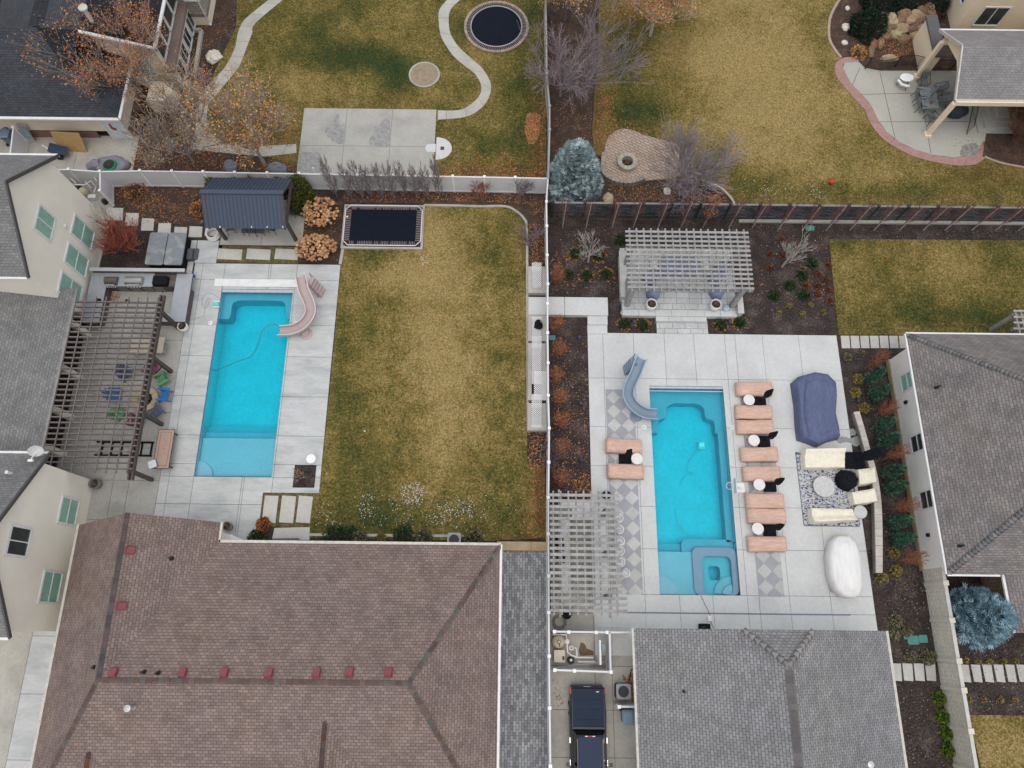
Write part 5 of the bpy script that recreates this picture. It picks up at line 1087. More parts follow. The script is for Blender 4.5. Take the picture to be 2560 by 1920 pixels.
p, q = g(2069, 1375), g(2076, 1480); mb.tube([p+Vector((0, 0, .1)), q+Vector((0, 0, .1))], .035, 6)
for f_ in (0, .35, .7, 1): a_ = p.lerp(q, f_); mb.tube([a_+Vector((-.0, 0, .1)), a_+Vector((.9, 0, .4))], .03, 6)
mb.build('frame', mat('frame_grey', (.3, .3, .3), .5), t)
# curved stone seat wall
t = thing('seat_wall', 'long curved low stone wall along the right side of the deck', 'wall', tuple(g(2140, 1100)))
capL = [(2134, 1030), (2149, 1078), (2163, 1130), (2174, 1170), (2182, 1215), (2186, 1270), (2188, 1340), (2190, 1432)]; capR = [(2148, 1028), (2163, 1078), (2177, 1130), (2189, 1170), (2198, 1215), (2204, 1270), (2206, 1340), (2206, 1432)]
A = smooth_path([g(*q, .55) for q in capL], 4); B = smooth_path([g(*q, .55) for q in capR], 4)
mb = MB()
for i in range(len(A)-1):
    j = random.uniform(.9, 1.08); mb.c = (j*.98, j*.92, j*.88)
    g_ = .04; a0, a1, b0, b1 = A[i].lerp(A[i+1], .03), A[i+1], B[i].lerp(B[i+1], .03), B[i+1]; mb.prism([(a0.x, a0.y), (a1.x, a1.y), (b1.x, b1.y), (b0.x, b0.y)], .5, .58)
mb.build('cap', M_stone, t); mb = MB()
for i in range(len(A)-1): mb.wall((A[i].x+.06, A[i].y), (A[i+1].x+.06, A[i+1].y), 0, .5); mb.wall((B[i+1].x-.06, B[i+1].y), (B[i].x-.06, B[i].y), 0, .5)
mb.wall((B[-1].x-.06, B[-1].y+.01), (A[-1].x+.06, A[-1].y+.01), 0, .5); mb.wall((A[0].x, A[0].y-.02), (B[0].x, B[0].y-.02), 0, .5)
mb.build('stone_face', brickmat('stone_taupe', (.24, .2, .18), (.34, .3, .27), (.12, .1, .09), .4, .13, .012, amt=.2), t)
mb = MB(); mb.prism(stain([(2085, 1098), (2105, 1092), (2125, 1096), (2144, 1092), (2148, 1112), (2135, 1116), (2120, 1106), (2098, 1109)], .06, jit=.03), .05, .0625); mb.prism(stain([(2124, 1072), (2136, 1074), (2138, 1088), (2124, 1088)], .06, jit=.03), .05, .0625); st('puddle', mb, mat('wet_concrete', (.24, .25, .25), .25, .1, 5))

# ---------- slides ----------
def slide(label, pts, width, m, ladder, foot):
    t = thing('pool_slide', label, 'slide', tuple(g(*foot))); P = smooth_path([g(x, y, z) for x, y, z in pts], 6); secs = []; ins = []
    for i, p in enumerate(P):
        d = (P[min(i+1, len(P)-1)]-P[max(i-1, 0)]); d.z = 0; d.normalize(); s = Vector((-d.y, d.x, 0)); w_ = width/2; up = Vector((0, 0, 1))
        sec = [p-s*w_*1.12+up*.26, p-s*w_*.98+up*.30, p-s*w_*.88+up*.06, p-s*w_*.5-up*.02, p-up*.05, p+s*w_*.5-up*.02, p+s*w_*.88+up*.06, p+s*w_*.98+up*.30, p+s*w_*1.12+up*.26, p+s*w_*1.05+up*.02, p+s*w_*.5-up*.1, p-s*w_*.5-up*.1, p-s*w_*1.05+up*.02]
        secs.append(sec)
    mb = MB(); mb.loft(secs); mb.build('flume', m, t)
    for k_ in (1, 7): MB().tube([q_[k_] for q_ in secs], .04, 6).build('rim', mat('rim_'+m.name, tuple(min(1, v*1.45) for v in ((0.20, 0.27, 0.345) if 'blue' in m.name else (.44, .355, .35))), .4, .05, 2), t)
    l0, l1, l2 = ladder   # top, bottom centre, direction width
    a, b = g(*l0), g(*l1); d = (b-a); d.z = 0; d.normalize(); s = Vector((-d.y, d.x, 0)); q = MB()
    for sg in (-1, 1): q.loft([[a+s*sg*.36, a+s*sg*.28, b+s*sg*.32, b+s*sg*.40], [a+s*sg*.36+Vector((0, 0, .45)), a+s*sg*.28+Vector((0, 0, .45)), b+s*sg*.32+Vector((0, 0, .3)), b+s*sg*.40+Vector((0, 0, .3))]])
    for i in range(5): c = a.lerp(b, (i+.1)/5); q.mesh([c+s*-.3, c+s*.3, c+s*.3+d*.26, c-s*.3+d*.26, c+s*-.3-Vector((0, 0, .36)), c+s*.3-Vector((0, 0, .36)), c+s*.3+d*.26-Vector((0, 0, .36)), c-s*.3+d*.26-Vector((0, 0, .36))], [(0, 1, 2, 3), (3, 2, 6, 7), (0, 3, 7, 4), (1, 0, 4, 5), (2, 1, 5, 6)])
    q.build('ladder', m, t)
    q = MB()
    for f_ in (.3, .75): c = P[int(f_*(len(P)-1))]; q.tube([c-Vector((0, 0, .1)), (c.x, c.y, DZ)], [.16, .26], 10)
    q.lathe((g(*foot).x, g(*foot).y, DZ), [(.42, 0), (.40, .05), (.3, .12), (.22, .4)], 16); q.build('support', m, t)
M_slb = mat('slide_blue_grey', (0.20, 0.27, 0.345), .45, .05, 2); M_slp = mat('slide_mauve', (0.44, 0.355, 0.35), .45, .05, 2)
slide('blue grey curved slide on the right pool', [(1604, 896, 2.0), (1598, 908, 1.98), (1588, 935, 1.8), (1575, 962, 1.5), (1569, 985, 1.2), (1576, 1008, .95), (1594, 1026, .72), (1615, 1036, .52), (1642, 1038, .34)], .66, M_slb, ((1588, 903, 1.8), (1567, 926, .15), 0), (1590, 1040))
slide('pale mauve curved slide on the left pool', [(752, 690, 2.0), (756, 703, 1.98), (762, 730, 1.8), (773, 755, 1.5), (779, 780, 1.2), (770, 802, .95), (752, 819, .72), (728, 828, .52), (699, 830, .34)], .66, M_slp, ((772, 700, 1.8), (802, 732, .15), 0), (766, 836))
# skimmer lids and floating things
for c, lab in (((1610, 1068.5), 'small round white skimmer lid left of the right pool'), ((1830, 1069), 'small round white skimmer lid right of the right pool'), ((527, 808), 'small round skimmer lid left of the left pool'), ((739, 808), 'small round skimmer lid beside the mauve slide foot')):
    p = g(*c); t = MB().lathe((p.x, p.y, DZ-.002), [(.15, 0), (.15, .012), (.02, .016)], 18).build('skimmer_lid', M_trim, POOLS[int(c[0] > 1000)]); MB().lathe((p.x-.04, p.y, DZ+.01), [(.03, 0), (.03, .012)], 8).build('lid_slot', M_blackm, t)
def robot(px, py, z, lab, col):
    p = g(px, py, z); t = thing('pool_cleaner', lab, 'pool cleaner', tuple(p)); mb = MB(); mb.rbox(p, .42, .34, .16, .08, taper=.8); mb.build('body', col, t)
    for s_ in (-1, 1): MB().beam(p+Vector((-.22, s_*.2, .06)), p+Vector((.22, s_*.2, .06)), .07, .12).build('track', M_trim, t)
M_teal = mat('plastic_teal', (.12, .55, .55), .4, .1, 5)
robot(1753, 1114, -.9, 'white and teal robotic cleaner on the right pool floor', mat('robot_white', (.85, .9, .9), .5)); robot(542, 762, .1, 'small turquoise cleaner on the deck left of the left pool', M_teal)
def cord(label, pts, r, m, name='hose', cat='hose'): return one(name, MB().tube(smooth_path([g(*q) for q in pts], 8), r, 6), m, label, cat)
M_hose = mat('hose_slate', (.10, .2, .26), .5)
cord('dark hose curving through the left pool', [(706, 826, -.12), (690, 812, -.12), (672, 813, -.12), (655, 830, -.15), (645, 860, -.2), (628, 890, -.3), (590, 905, -.4), (556, 920, -.5), (532, 927, -.5)], .03, M_hose)
cord('thin pale cord on the right pool floor near the cleaner', [(1742, 1128, -1.2), (1725, 1150, -1.2), (1718, 1175, -1.2), (1735, 1185, -1.2), (1712, 1190, -1.2), (1700, 1215, -1.2)], .018, M_trim)
cord('thin pale cord on the right pool floor near the steps', [(1690, 1270, -1.2), (1692, 1300, -1.2), (1708, 1325, -1.2)], .018, M_trim)
cord('thin grey cord looped on the deck by the turquoise cleaner', [(553, 750, .07), (530, 734, .07), (510, 740, .07), (505, 760, .07), (515, 770, .07), (524, 750, .07), (520, 745, .07), (513, 765, .07), (510, 790, .07), (503, 792, .07), (485, 797, .07), (464, 801, .07)], .012, mat('cord_grey', (.22, .22, .22), .6))
p = g(1845, 1223); t = thing('basketball_hoop', 'white poolside basketball hoop with its net over the water', 'basketball hoop', (p.x, p.y, DZ))
q = MB(); q.rbox((p.x+.1, p.y+.05, DZ), .55, .7, .22, .1, taper=.85); q.build('base', M_trim, t); a = g(1836, 1215, .9); MB().tube([(p.x+.05, p.y, DZ+.2), (a.x+.05, a.y, .9)], .04, 8).build('pole', M_trim, t)
mb = MB(); b_ = Vector((a.x, a.y, .75)); mb.prism([(b_.x, b_.y-.45), (b_.x+.03, b_.y-.45), (b_.x+.03, b_.y+.45), (b_.x, b_.y+.45)], .75, 1.3); mb.build('backboard', M_trim, t)
MB().torus((b_.x-.28, b_.y, .92), .22, .015, 20, 6).build('rim', mat('rim_silver', (.7, .7, .7), .3), t); mb = MB()
for i in range(12): an = 2*math.pi*i/12; mb.tube([(b_.x-.28+.22*math.cos(an), b_.y+.22*math.sin(an), .92), (b_.x-.28+.13*math.cos(an+.5), b_.y+.13*math.sin(an+.5), .55)], .008, 4)
mb.build('net', M_trim, t)

# ---------- trampolines, sandbox, fire rings ----------
c = g(1241, 69); t = thing('round_trampoline', 'round sunken trampoline with navy mat and ring of springs', 'trampoline', (c.x, c.y, 0)); rx = 2.38
MB().lathe((c.x, c.y, .02), [(1.98, .12), (1.0, .10), (.01, .085)], 48).build('mat', mat('mat_navy', (.008, .011, .02), .9, .08, 3, .15, 30, spec=.1), t)
MB().torus((c.x, c.y, .15), 1.98, .045, 48, 6).build('mat_edge', M_vg, t); MB().lathe((c.x, c.y, .037), [(2.35, .0), (.01, .003)], 48).build('pit', M_rubber, t)
mb = MB()
for i in range(96): a = 2*math.pi*i/96; mb.beam((c.x+2.0*math.cos(a), c.y+2.0*math.sin(a), .15), (c.x+2.3*math.cos(a), c.y+2.3*math.sin(a), .13), .03, .03)
mb.build('springs', mat('spring_grey', (.25, .25, .25), .5), t); q = MB()
for i in range(40): a0, a1 = 2*math.pi*i/40, 2*math.pi*(i+1)/40-.01; q.c = tuple([random.uniform(.85, 1.1)]*3); q.prism([(c.x+2.32*math.cos(a0), c.y+2.32*math.sin(a0)), (c.x+2.52*math.cos(a0), c.y+2.52*math.sin(a0)), (c.x+2.52*math.cos(a1), c.y+2.52*math.sin(a1)), (c.x+2.32*math.cos(a1), c.y+2.32*math.sin(a1))], 0, .16)
q.build('edging', mat('block_rose', (.33, .24, .20), .9, .1, 4, tint=True), t)
c = g(1061, 188); t = thing('sand_circle', 'round gravel circle with concrete edging in the upper left lawn', 'fire pit', (c.x, c.y, 0))
q = MB(); q.lathe((c.x, c.y, 0), [(1.18, .0), (1.18, .1), (1.05, .1), (1.05, .05)], 36); q.build('edging', M_cont, t); MB().lathe((c.x, c.y, .0), [(1.1, .07), (.5, .08), (.01, .07)], 30).build('gravel', mat('gravel_tan', (.30, .235, .165), .95, .15, 3, .4, 28, bump=.8), t)
x0, x1, y0, y1 = gx(856, 611, .3), gx(1051, 611, .3), gy(950, 613, .3), gy(950, 514, .3); t = thing('rectangular_trampoline', 'rectangular sunken trampoline with navy mat and pale frame', 'trampoline', ((x0+x1)/2, (y0+y1)/2, 0))
def rframe(mb, x0, x1, y0, y1, z, r, ch=.35):
    P = [(x0+ch, y0), (x1-ch, y0), (x1, y0+ch), (x1, y1-ch), (x1-ch, y1), (x0+ch, y1), (x0, y1-ch), (x0, y0+ch)]; mb.tube([(a, b, z) for a, b in P+[P[0]]], r, 6)
mb = MB(); rframe(mb, x0, x1, y0, y1, .3, .035); mb.build('frame', M_trim, t); mx0, mx1, my0, my1 = x0+.42, x1-.38, y0+.34, y1-.3
MB().box(mx0, mx1, my0, my1, .25, .265).build('mat', MATS['mat_navy'], t); MB().box(x0+.05, x1-.05, y0+.05, y1-.05, .0, .06).build('pit', mat('pit_maroon', (.06, .02, .018), .9, .3, 4), t)
mb = MB(); n = 40
for i in range(n):
    x = mx0+(mx1-mx0)*(i+.5)/n
    if random.random() > .12: mb.beam((x, my0, .26), (x, y0, .3), .022, .022); mb.beam((x, my1, .26), (x, y1, .3), .022, .022)
for i in range(18): y = my0+(my1-my0)*(i+.5)/18; mb.beam((mx0, y, .26), (x0, y, .3), .022, .022); mb.beam((mx1, y, .26), (x1, y, .3), .022, .022)
mb.build('springs', M_vg, t)
q = MB(); ring(q, [(x0-.14, y0-.2), (x1+.14, y0-.2), (x1+.14, y1+.14), (x0-.14, y1+.14)], [(x0, y0-.06), (x1, y0-.06), (x1, y1), (x0, y1)], 0, .2); q.build('kerb', M_cont, t)
def firering(label, px, py, ro, ri, hgt, m, n=12, name='fire_pit'):
    c = g(px, py, hgt); t = thing(name, label, 'fire pit', (c.x, c.y, 0)); q = MB()
    for i in range(n):
        a0, a1 = 2*math.pi*i/n, 2*math.pi*(i+1)/n-.03; q.c = tuple([random.uniform(.85, 1.12)]*3); am = (a0+a1)/2
        q.prism([(c.x+ri*math.cos(a0), c.y+ri*math.sin(a0)), (c.x+ro*math.cos(a0), c.y+ro*math.sin(a0)), (c.x+ro*math.cos(am), c.y+ro*math.sin(am)), (c.x+ro*math.cos(a1), c.y+ro*math.sin(a1)), (c.x+ri*math.cos(a1), c.y+ri*math.sin(a1))], hgt-.1, hgt)
    q.build('cap', m, t); MB().lathe((c.x, c.y, 0), [(ro*.95, 0), (ro*.95, hgt-.1), (ri*.98, hgt-.1), (ri*.98, .1), (.01, .1)], 24).build('ring_wall', M_cont, t)
    q = MB(); rnd = random.Random(3)
    for i in range(9): a = rnd.uniform(0, 6.3); q.beam((c.x-.25*math.cos(a), c.y-.25*math.sin(a), .15+.02*i), (c.x+.25*math.cos(a), c.y+.25*math.sin(a), .2+.02*i), .06, .06)
    q.build('logs', mat('charred_logs', (.10, .055, .03), .95, .4, 6), t); MB().lathe((c.x, c.y, .1), [(ri*.95, .0), (.01, .02)], 20).build('ash', M_rubber, t)
M_capt = mat('cap_tan', (.36, .32, .27), .85, .1, 4, .1, 20, tint=True)
firering('round grey block fire pit on the tan paver patio', 1569, 402, .72, .42, .45, M_capt, 12); firering('round tan stone fire pit under the edge of the dark pergola', 362, 997, .82, .48, .45, mat('cap_sand', (.45, .36, .24), .85, .08, 4, tint=True), 10)
t = thing('seat_wall', 'curved low block wall around the tan paver patio', 'wall', tuple(g(1560, 450))); ot = [(1510, 380), (1508, 415), (1512, 432), (1530, 445), (1560, 453), (1590, 450), (1612, 441)]; q = MB(); P = smooth_path([g(*a, .45) for a in ot], 3)
for i in range(len(P)-1):
    q.c = tuple([random.uniform(.85, 1.1)]*3); d = (P[i+1]-P[i]).normalized(); s = Vector((-d.y, d.x, 0))*.15; q.prism([tuple((P[i]-s).xy), tuple((P[i+1]-s-d*.02).xy), tuple((P[i+1]+s-d*.02).xy), tuple((P[i]+s).xy)], 0, .45)
q.build('blocks', mat('block_taupe', (.30, .255, .215), .9, .12, 4, .1, 20, tint=True), t)

# ---------- hot tub, outdoor kitchen ----------
z = .95; T = [g(374, 580, z), g(462, 581, z), g(464, 590, z), g(459, 662, z), g(362, 660, z)]; cx_, cy_ = gx(414, 621, z), gy(414, 621, z); wx_, wy_ = gx(459, 640, z)-gx(366, 640, z), gy(414, 580, z)-gy(414, 661, z)
t = thing('hot_tub', 'square hot tub with grey folding cover', 'hot tub', (cx_, cy_, 0)); q = MB(); q.rbox((cx_, cy_, 0), wx_-.1, wy_-.1, .82, .2); q.build('cabinet', M_black, t)
M_tubc = mat('tub_cover_grey', (.17, .195, .215), .6, .12, 2, .1, 12, col2=(.27, .28, .27), mask=(.5, .62), mscale=1.3)
for s_ in (-1, 1): q = MB(); q.rbox((cx_+s_*(wx_/4+.01), cy_, .82), wx_/2-.03, wy_, .13, .13); q.build('cover_half', M_tubc, t, bevel=.03)
for i, sz in enumerate((.45, .22)): p = g(474+i*13, 634, sz); MB().cbox((p.x, p.y, 0), .36, .8, sz).build('step', mat('step_grey', (.07, .08, .09), .6, .1, 4), t)
M_cnt = mat('counter_granite', (.33, .355, .385), .45, .06, 3, .12, 40); M_cbas = mat('counter_base', (.10, .08, .078), .8, .2, 4)
zc_ = .93; K = lambda px, py, z_=zc_: g(px, py, z_)
t = thing('outdoor_kitchen', 'U-shaped outdoor kitchen with grey stone counters beside the left house', 'outdoor kitchen', tuple(g(340, 740)))
xl0, xr0 = K(222, 720).x, K(476, 720).x; yt_ = K(340, 683).y; yf_ = K(340, 716).y; xi0, xi1 = K(264, 720).x, K(427, 720).x; yb0 = K(440, 804).y; yl = K(240, 806).y
co = MB(); co.box(xl0, K(384, 700).x, yf_, yt_, zc_-.05, zc_); co.box(xl0, xi0, yl, yf_, zc_-.05, zc_); co.box(xi1+.25, xr0, yb0+.6, yt_, zc_-.05, zc_); co.box(xi1-.9, xr0, yb0, yb0+.6, zc_-.05, zc_); co.build('counter', M_cnt, t)
ba = MB(); ba.box(xl0+.04, K(470, 700).x-.1, yf_+.05, yt_-.04, 0, zc_-.051); ba.box(xl0+.04, xi0-.05, yl+.04, yf_+.04, 0, zc_-.051); ba.box(xi1+.3, xr0-.1, yb0+.06, yf_+.04, 0, zc_-.051); ba.box(xi1-.85, xi1+.29, yb0+.06, yb0+.5, 0, zc_-.051); ba.build('base', M_cbas, t)
for i, x in enumerate((308, 340, 372, 400)): p = K(x, 720, .5); MB().box(p.x-.32, p.x+.32, yf_+.0, yf_+.05, .15, .75).build('cabinet_door', mat('door_steel', (.16, .15, .145), .5, .1, 4), t)
MB().box(gx(223, 672, 1.35), gx(462, 672, 1.35), gy(340, 678, 1.35), gy(340, 670, 1.35), 1.28, 1.36).build('back_shelf', mat('shelf_grey', (.42, .42, .43), .7, .05, 3), t); MB().box(gx(223, 672, 1.35)+.1, gx(462, 672, 1.35)-.1, gy(340, 676, 1.35), gy(340, 671, 1.35), 0, 1.28).build('back_wall', M_cbas, t)
def grill(px, py, w_, lab, m, d_=.6):
    p = g(px, py, zc_+.2); t = thing('grill', lab, 'grill', (p.x, p.y, zc_)); secs = []
    for i in range(9): a = math.pi*i/8; secs.append([(p.x-w_/2, p.y-d_/2*math.cos(a), zc_+.02+.34*math.sin(a)), (p.x+w_/2, p.y-d_/2*math.cos(a), zc_+.02+.34*math.sin(a))])
    q = MB(); n = 9
    L_ = [s_[0] for s_ in secs]; R_ = [s_[1] for s_ in secs]; q.mesh(L_+R_, [tuple(range(8, -1, -1)), tuple(range(9, 18))]+[(i, i+1, i+10, i+9) for i in range(8)]); q.build('hood', m, t, smooth=False)
    MB().tube([(p.x-w_*.35, p.y-d_/2-.06, zc_+.2), (p.x+w_*.35, p.y-d_/2-.06, zc_+.2)], .02, 6).build('handle', M_trim, t)
    q = MB()
    for i in range(5): q.lathe((p.x-w_*.35+w_*.7*i/4, p.y-d_/2-.12, zc_-.04), [(.03, 0), (.03, .05)], 8)
    q.build('knobs', M_trim, t)
M_steel2 = mat('steel_brown', (.16, .14, .11), .35, .1, 4, metal=.5)
grill(277, 700, .8, 'dull bronze grill at the left end of the outdoor kitchen', M_steel2); grill(334, 700, 1.15, 'wide bright stainless grill in the middle of the outdoor kitchen', M_steel)
p = g(400, 701, 1.1); q = MB(); q.rbox((p.x, p.y, zc_-.05), 1.05, .72, .28, .1, taper=.9); t = one('covered_griddle', q, M_black, 'black covered griddle at the right end of the outdoor kitchen', 'griddle')
for c, lab in (((247, 750), 'small black speaker on the left counter'), ((319, 752), 'small black box at the pergola edge beside the kitchen')):
    p = g(*c, 1.0); q = MB(); q.rbox((p.x, p.y, zc_), .26, .16, .14, .04); one('small_box', q, M_black, lab, 'box')
p = g(481, 687, .6); q = MB(); q.lathe((p.x, p.y, .3), [(.1, 0), (.13, .1), (.11, .35), (.07, .38)], 12); one('blue_container', q, mat('blue_plastic', (.01, .07, .35), .4), 'bright blue container at the outer corner of the kitchen counter', 'container')
# pots
def pot(label, px, py, h_, r_, m, zb=0, name='planter_pot', n=20):
    p = g(px, py, zb+h_); t = thing(name, label, 'plant pot', (p.x, p.y, zb)); MB().lathe((p.x, p.y, zb), [(r_*.7, 0), (r_*.98, h_*.5), (r_, h_), (r_*.85, h_), (r_*.8, h_-.1)], n).build('pot', m, t, smooth=True); MB().lathe((p.x, p.y, zb+h_-.1), [(r_*.82, 0), (.01, .03)], 16).build('soil', M_mulch, t)
    q = MB(); rnd = random.Random(int(px))
    for i in range(8): a = rnd.uniform(0, 6.3); q.tube([(p.x, p.y, zb+h_-.1), (p.x+.2*math.cos(a), p.y+.2*math.sin(a), zb+h_+.05)], .01, 4)
    q.build('dead_stems', mat('dead_stem', (.25, .18, .11), .9), t)
M_potw = mat('pot_white', (.66, .65, .62), .5, .06, 3); M_potg = mat('pot_grey', (.18, .16, .145), .7, .15, 5)
pot('white pot on the flagstone patio, left of the two', 1630, 758, .75, .36, M_potw, PZ); pot('white pot on the flagstone patio, right of the two', 1791, 759, .75, .36, M_potw, PZ)
pot('white pot below the corner of the outdoor kitchen', 454, 814, .6, .33, M_potw); pot('grey pot at the corner of the left house', 234, 1208, .6, .33, M_potg); pot('grey pot beside the brown roof corner', 566, 1315, .6, .28, M_potg)
# adirondack chairs
def adirondack(label, px, py, rot, col, nm):
    m = mat('chair_'+nm, col, .5, .08, 4); t = thing('adirondack_chair', label, 'chair', (0, 0, 0), 'plastic chairs around the left fire pit')
    q = MB()
    for i in range(5): q.beam((-.1+.11*i-.12, -.26, .38-.03*i+.02), (-.1+.11*i-.12, .26, .38-.03*i+.02), .095, .02)
    q.build('seat', m, t); q = MB()
    for i in range(5): y = -.24+.12*i; L_ = .62-.07*abs(i-2); q.beam((-.28, y*.85, .26), (-.28-.28*L_/.6, y*1.15, .26+L_*1.05), .1, .02, up=(1, 0, 0))
    q.build('backrest', m, t)
    for s_ in (-1, 1): q = MB(); q.beam((-.4, s_*.36, .55), (.38, s_*.36, .57), .13, .025); q.build('armrest', m, t); q = MB(); q.cbox((.28, s_*.36, 0), .06, .08, .55); q.beam((-.42, s_*.34, .03), (.3, s_*.34, .36), .03, .12); q.build('leg', m, t)
    p = g(px, py, .3); t.location = (p.x, p.y, DZ); t.rotation_euler = (0, 0, rot); return t
for a in (('bright green chair right of the fire pit, nearest the pool', 405, 950, R(215), (.10, .30, .13), 'green'), ('bright blue chair right of the fire pit', 412, 989, R(180), (.01, .15, .42), 'blue'), ('slate blue chair below right of the fire pit', 392, 1031, R(140), (.07, .09, .16), 'slate'),
          ('magenta chair above the fire pit at the pergola edge', 380, 926, R(250), (.24, .02, .09), 'magenta'), ('dark blue chair under the pergola, above left of the fire pit', 315, 936, R(-50), (.03, .05, .14), 'navy'), ('blue chair under the pergola, left of the fire pit', 290, 988, R(0), (.01, .12, .34), 'blue2'),
          ('green chair under the pergola, below left of the fire pit', 300, 1033, R(40), (.08, .26, .10), 'green2'), ('burgundy chair below the fire pit at the pergola edge', 343, 1050, R(80), (.16, .02, .05), 'burgundy')): adirondack(*a)
# tan tables
def slab_table(label, quad, z, m, inset=True, name='table', edge=None):
    P = [g(*q, z) for q in quad]; xs = sorted(p.x for p in P); ys = sorted(p.y for p in P); x0, x1, y0, y1 = (xs[0]+xs[1])/2, (xs[2]+xs[3])/2, (ys[0]+ys[1])/2, (ys[2]+ys[3])/2
    t = thing(name, label, 'table', ((x0+x1)/2, (y0+y1)/2, DZ)); MB().box(x0, x1, y0, y1, z-.04, z-.002).build('edge', edge or m, t); MB().box(x0+.04, x1-.04, y0+.04, y1-.04, z-.004, z).build('table_top', m, t)
    if inset:
        q = MB(); a = .18; q.box(x0+a, x1-a, y0+a, y0+a+.02, z-.001, z+.003); q.box(x0+a, x1-a, y1-a-.02, y1-a, z-.001, z+.003); q.box(x0+a, x0+a+.02, y0+a, y1-a, z-.001, z+.003); q.box(x1-a-.02, x1-a, y0+a, y1-a, z-.001, z+.003); q.lathe(((x0+x1)/2, (y0+y1)/2, z), [(.03, 0), (.03, .01)], 8); q.build('inlay', M_wooddk, t)
    for sx_ in (x0+.12, x1-.12):
        for sy_ in (y0+.2, y1-.2): MB().cbox((sx_, sy_, DZ), .07, .07, z-.06-DZ).build('leg', edge or m, t)
    return t
slab_table('long tan stone-topped table beside the dark pergola', [(393, 1073), (438, 1073), (422, 1172), (384, 1172)], .75, mat('tabletop_tan', (.40, .27, .215), .6, .06, 3, .1, 30), True, edge=M_wooddk)
slab_table('beige folding table at the right edge of the dark pergola', [(326, 842), (411, 842), (407, 882), (322, 882)], .72, mat('tabletop_beige', (.48, .42, .33), .6, .05, 3), False)
p = g(382, 1161, .9); q = MB(); q.rbox((p.x, p.y, .76), .42, .42, .2, .06, rot=.4); t = one('cooler', q, mat('cooler_blue', (.02, .22, .42), .4), 'small blue and white cooler on the corner of the tan table', 'cooler'); q = MB(); q.rbox((p.x, p.y, .955), .46, .46, .03, .06, rot=.4); q.build('rim', M_trim, t)
for s_ in (-1, 1): q = MB(); q.blob((p.x+s_*.05, p.y+s_*.07, .99), .06, .05, .03, 8, 5, .05, 1); q.build('cup', M_trim, t)
q = MB()
for s_ in (0, .85): p = g(243, 1105+0, .1); q.beam((p.x, p.y-s_, .12), (gx(385, 1105, .1), p.y-s_, .12), .1, .12)
for i in range(8): x = g(243, 1105, .1).x+.4+i*.62; q.beam((x, p.y, .12), (x, p.y-.85, .12), .09, .07)
one('ladder', q, M_black, 'black ladder lying on the patio left of the tan table', 'ladder')
# white stool, square tree well and boulder
p = g(778, 1147, .35); one('stool', MB().lathe((p.x, p.y, DZ), [(.28, 0), (.26, .15), (.30, .33), (.29, .36), (.02, .37)], 28), mat('stool_white', (.82, .82, .82), .4), 'round white stool on the left deck above the square planting hole', 'stool')
x0, x1, y0, y1 = gx(737, 1190), gx(790, 1166), gy(760, 1218), gy(760, 1165); q = MB(); q.box(x0, x1, y0, y1, DZ-.002, DZ+.005); st('tree_well', q, M_mulch); q = MB(); ring(q, [(x0-.04, y0-.04), (x1+.04, y0-.04), (x1+.04, y1+.04), (x0-.04, y1+.04)], [(x0, y0), (x1, y0), (x1, y1), (x0, y1)], DZ, DZ+.02); st('tree_well_edge', q, M_rubber)
# stepping slabs
M_slab = mat('slab_pale', (.47, .46, .43), .85, .06, 1, .06, 8, col2=(.41, .40, .37), mask=(.5, .7), mscale=.8)
def step(quad, lab, grp, z=.055, nm='stepping_stone'):
    P = [g(*q) for q in quad]; q = MB(); q.prism([(p.x, p.y) for p in P], 0, z); return one(nm, q, M_slab, lab, 'stepping stone', grp)
sq = [(290, 536, 38, 32), (332, 549, 32, 32), (371, 562, 30, 31), (413, 573, 31, 30), (453, 582, 31, 28), (491, 580, 32, 27), (530, 578, 30, 25)]
for i, (x, y, w_, h_) in enumerate(sq): step([(x-w_/2, y-h_/2), (x+w_/2, y-h_/2+1), (x+w_/2-2, y+h_/2), (x-w_/2-3, y+h_/2)], f'{ORD[i]} square stepping stone from the left house in the curved row', 'square stones curving through the bed')
for i, (a, b) in enumerate(((547, 607), (619, 678), (690, 747))): step([(a, 622), (b, 625), (b-3, 651), (a-4, 648)], ('left', 'middle', 'right')[i]+' of the three wide slabs in turf below the navy pavilion', 'wide slabs below the pavilion')
for i, (a, b) in enumerate(((663, 697), (706, 741), (748, 783))): step([(a, 1239), (b, 1240+i), (b-8, 1308), (a-8+(0 if i else 0), 1306)], ('left', 'middle', 'right')[i]+' of the three tall slabs in turf beside the lower lawn corner', 'tall slabs beside the lawn')
step([(687, 1320), (775, 1318), (774, 1350), (680, 1352)], 'wide pale slab below the three tall slabs', 'tall slabs beside the lawn')
for i in range(7): a = 2101+i*24.2; step([(a, 840), (a+21, 840), (a+24, 871), (a+3, 871)], f'{ORD[i]} pale slab from the left in the row above the white walled house', 'slabs above the white house')
for i in range(4): a = 2226+i*28.5; step([(a, 1658), (a+25, 1659), (a+28, 1703), (a+5, 1701)], f'{ORD[i]} pale slab from the grey roof in the row crossing the lower mulch bed', 'slabs left of the block wall')
for i in range(6): a = 2397+i*28.5; step([(a, 1661), (a+23, 1662), (a+30, 1706), (a+9, 1704)], f'{ORD[i]} pale slab right of the block wall', 'slabs right of the block wall')

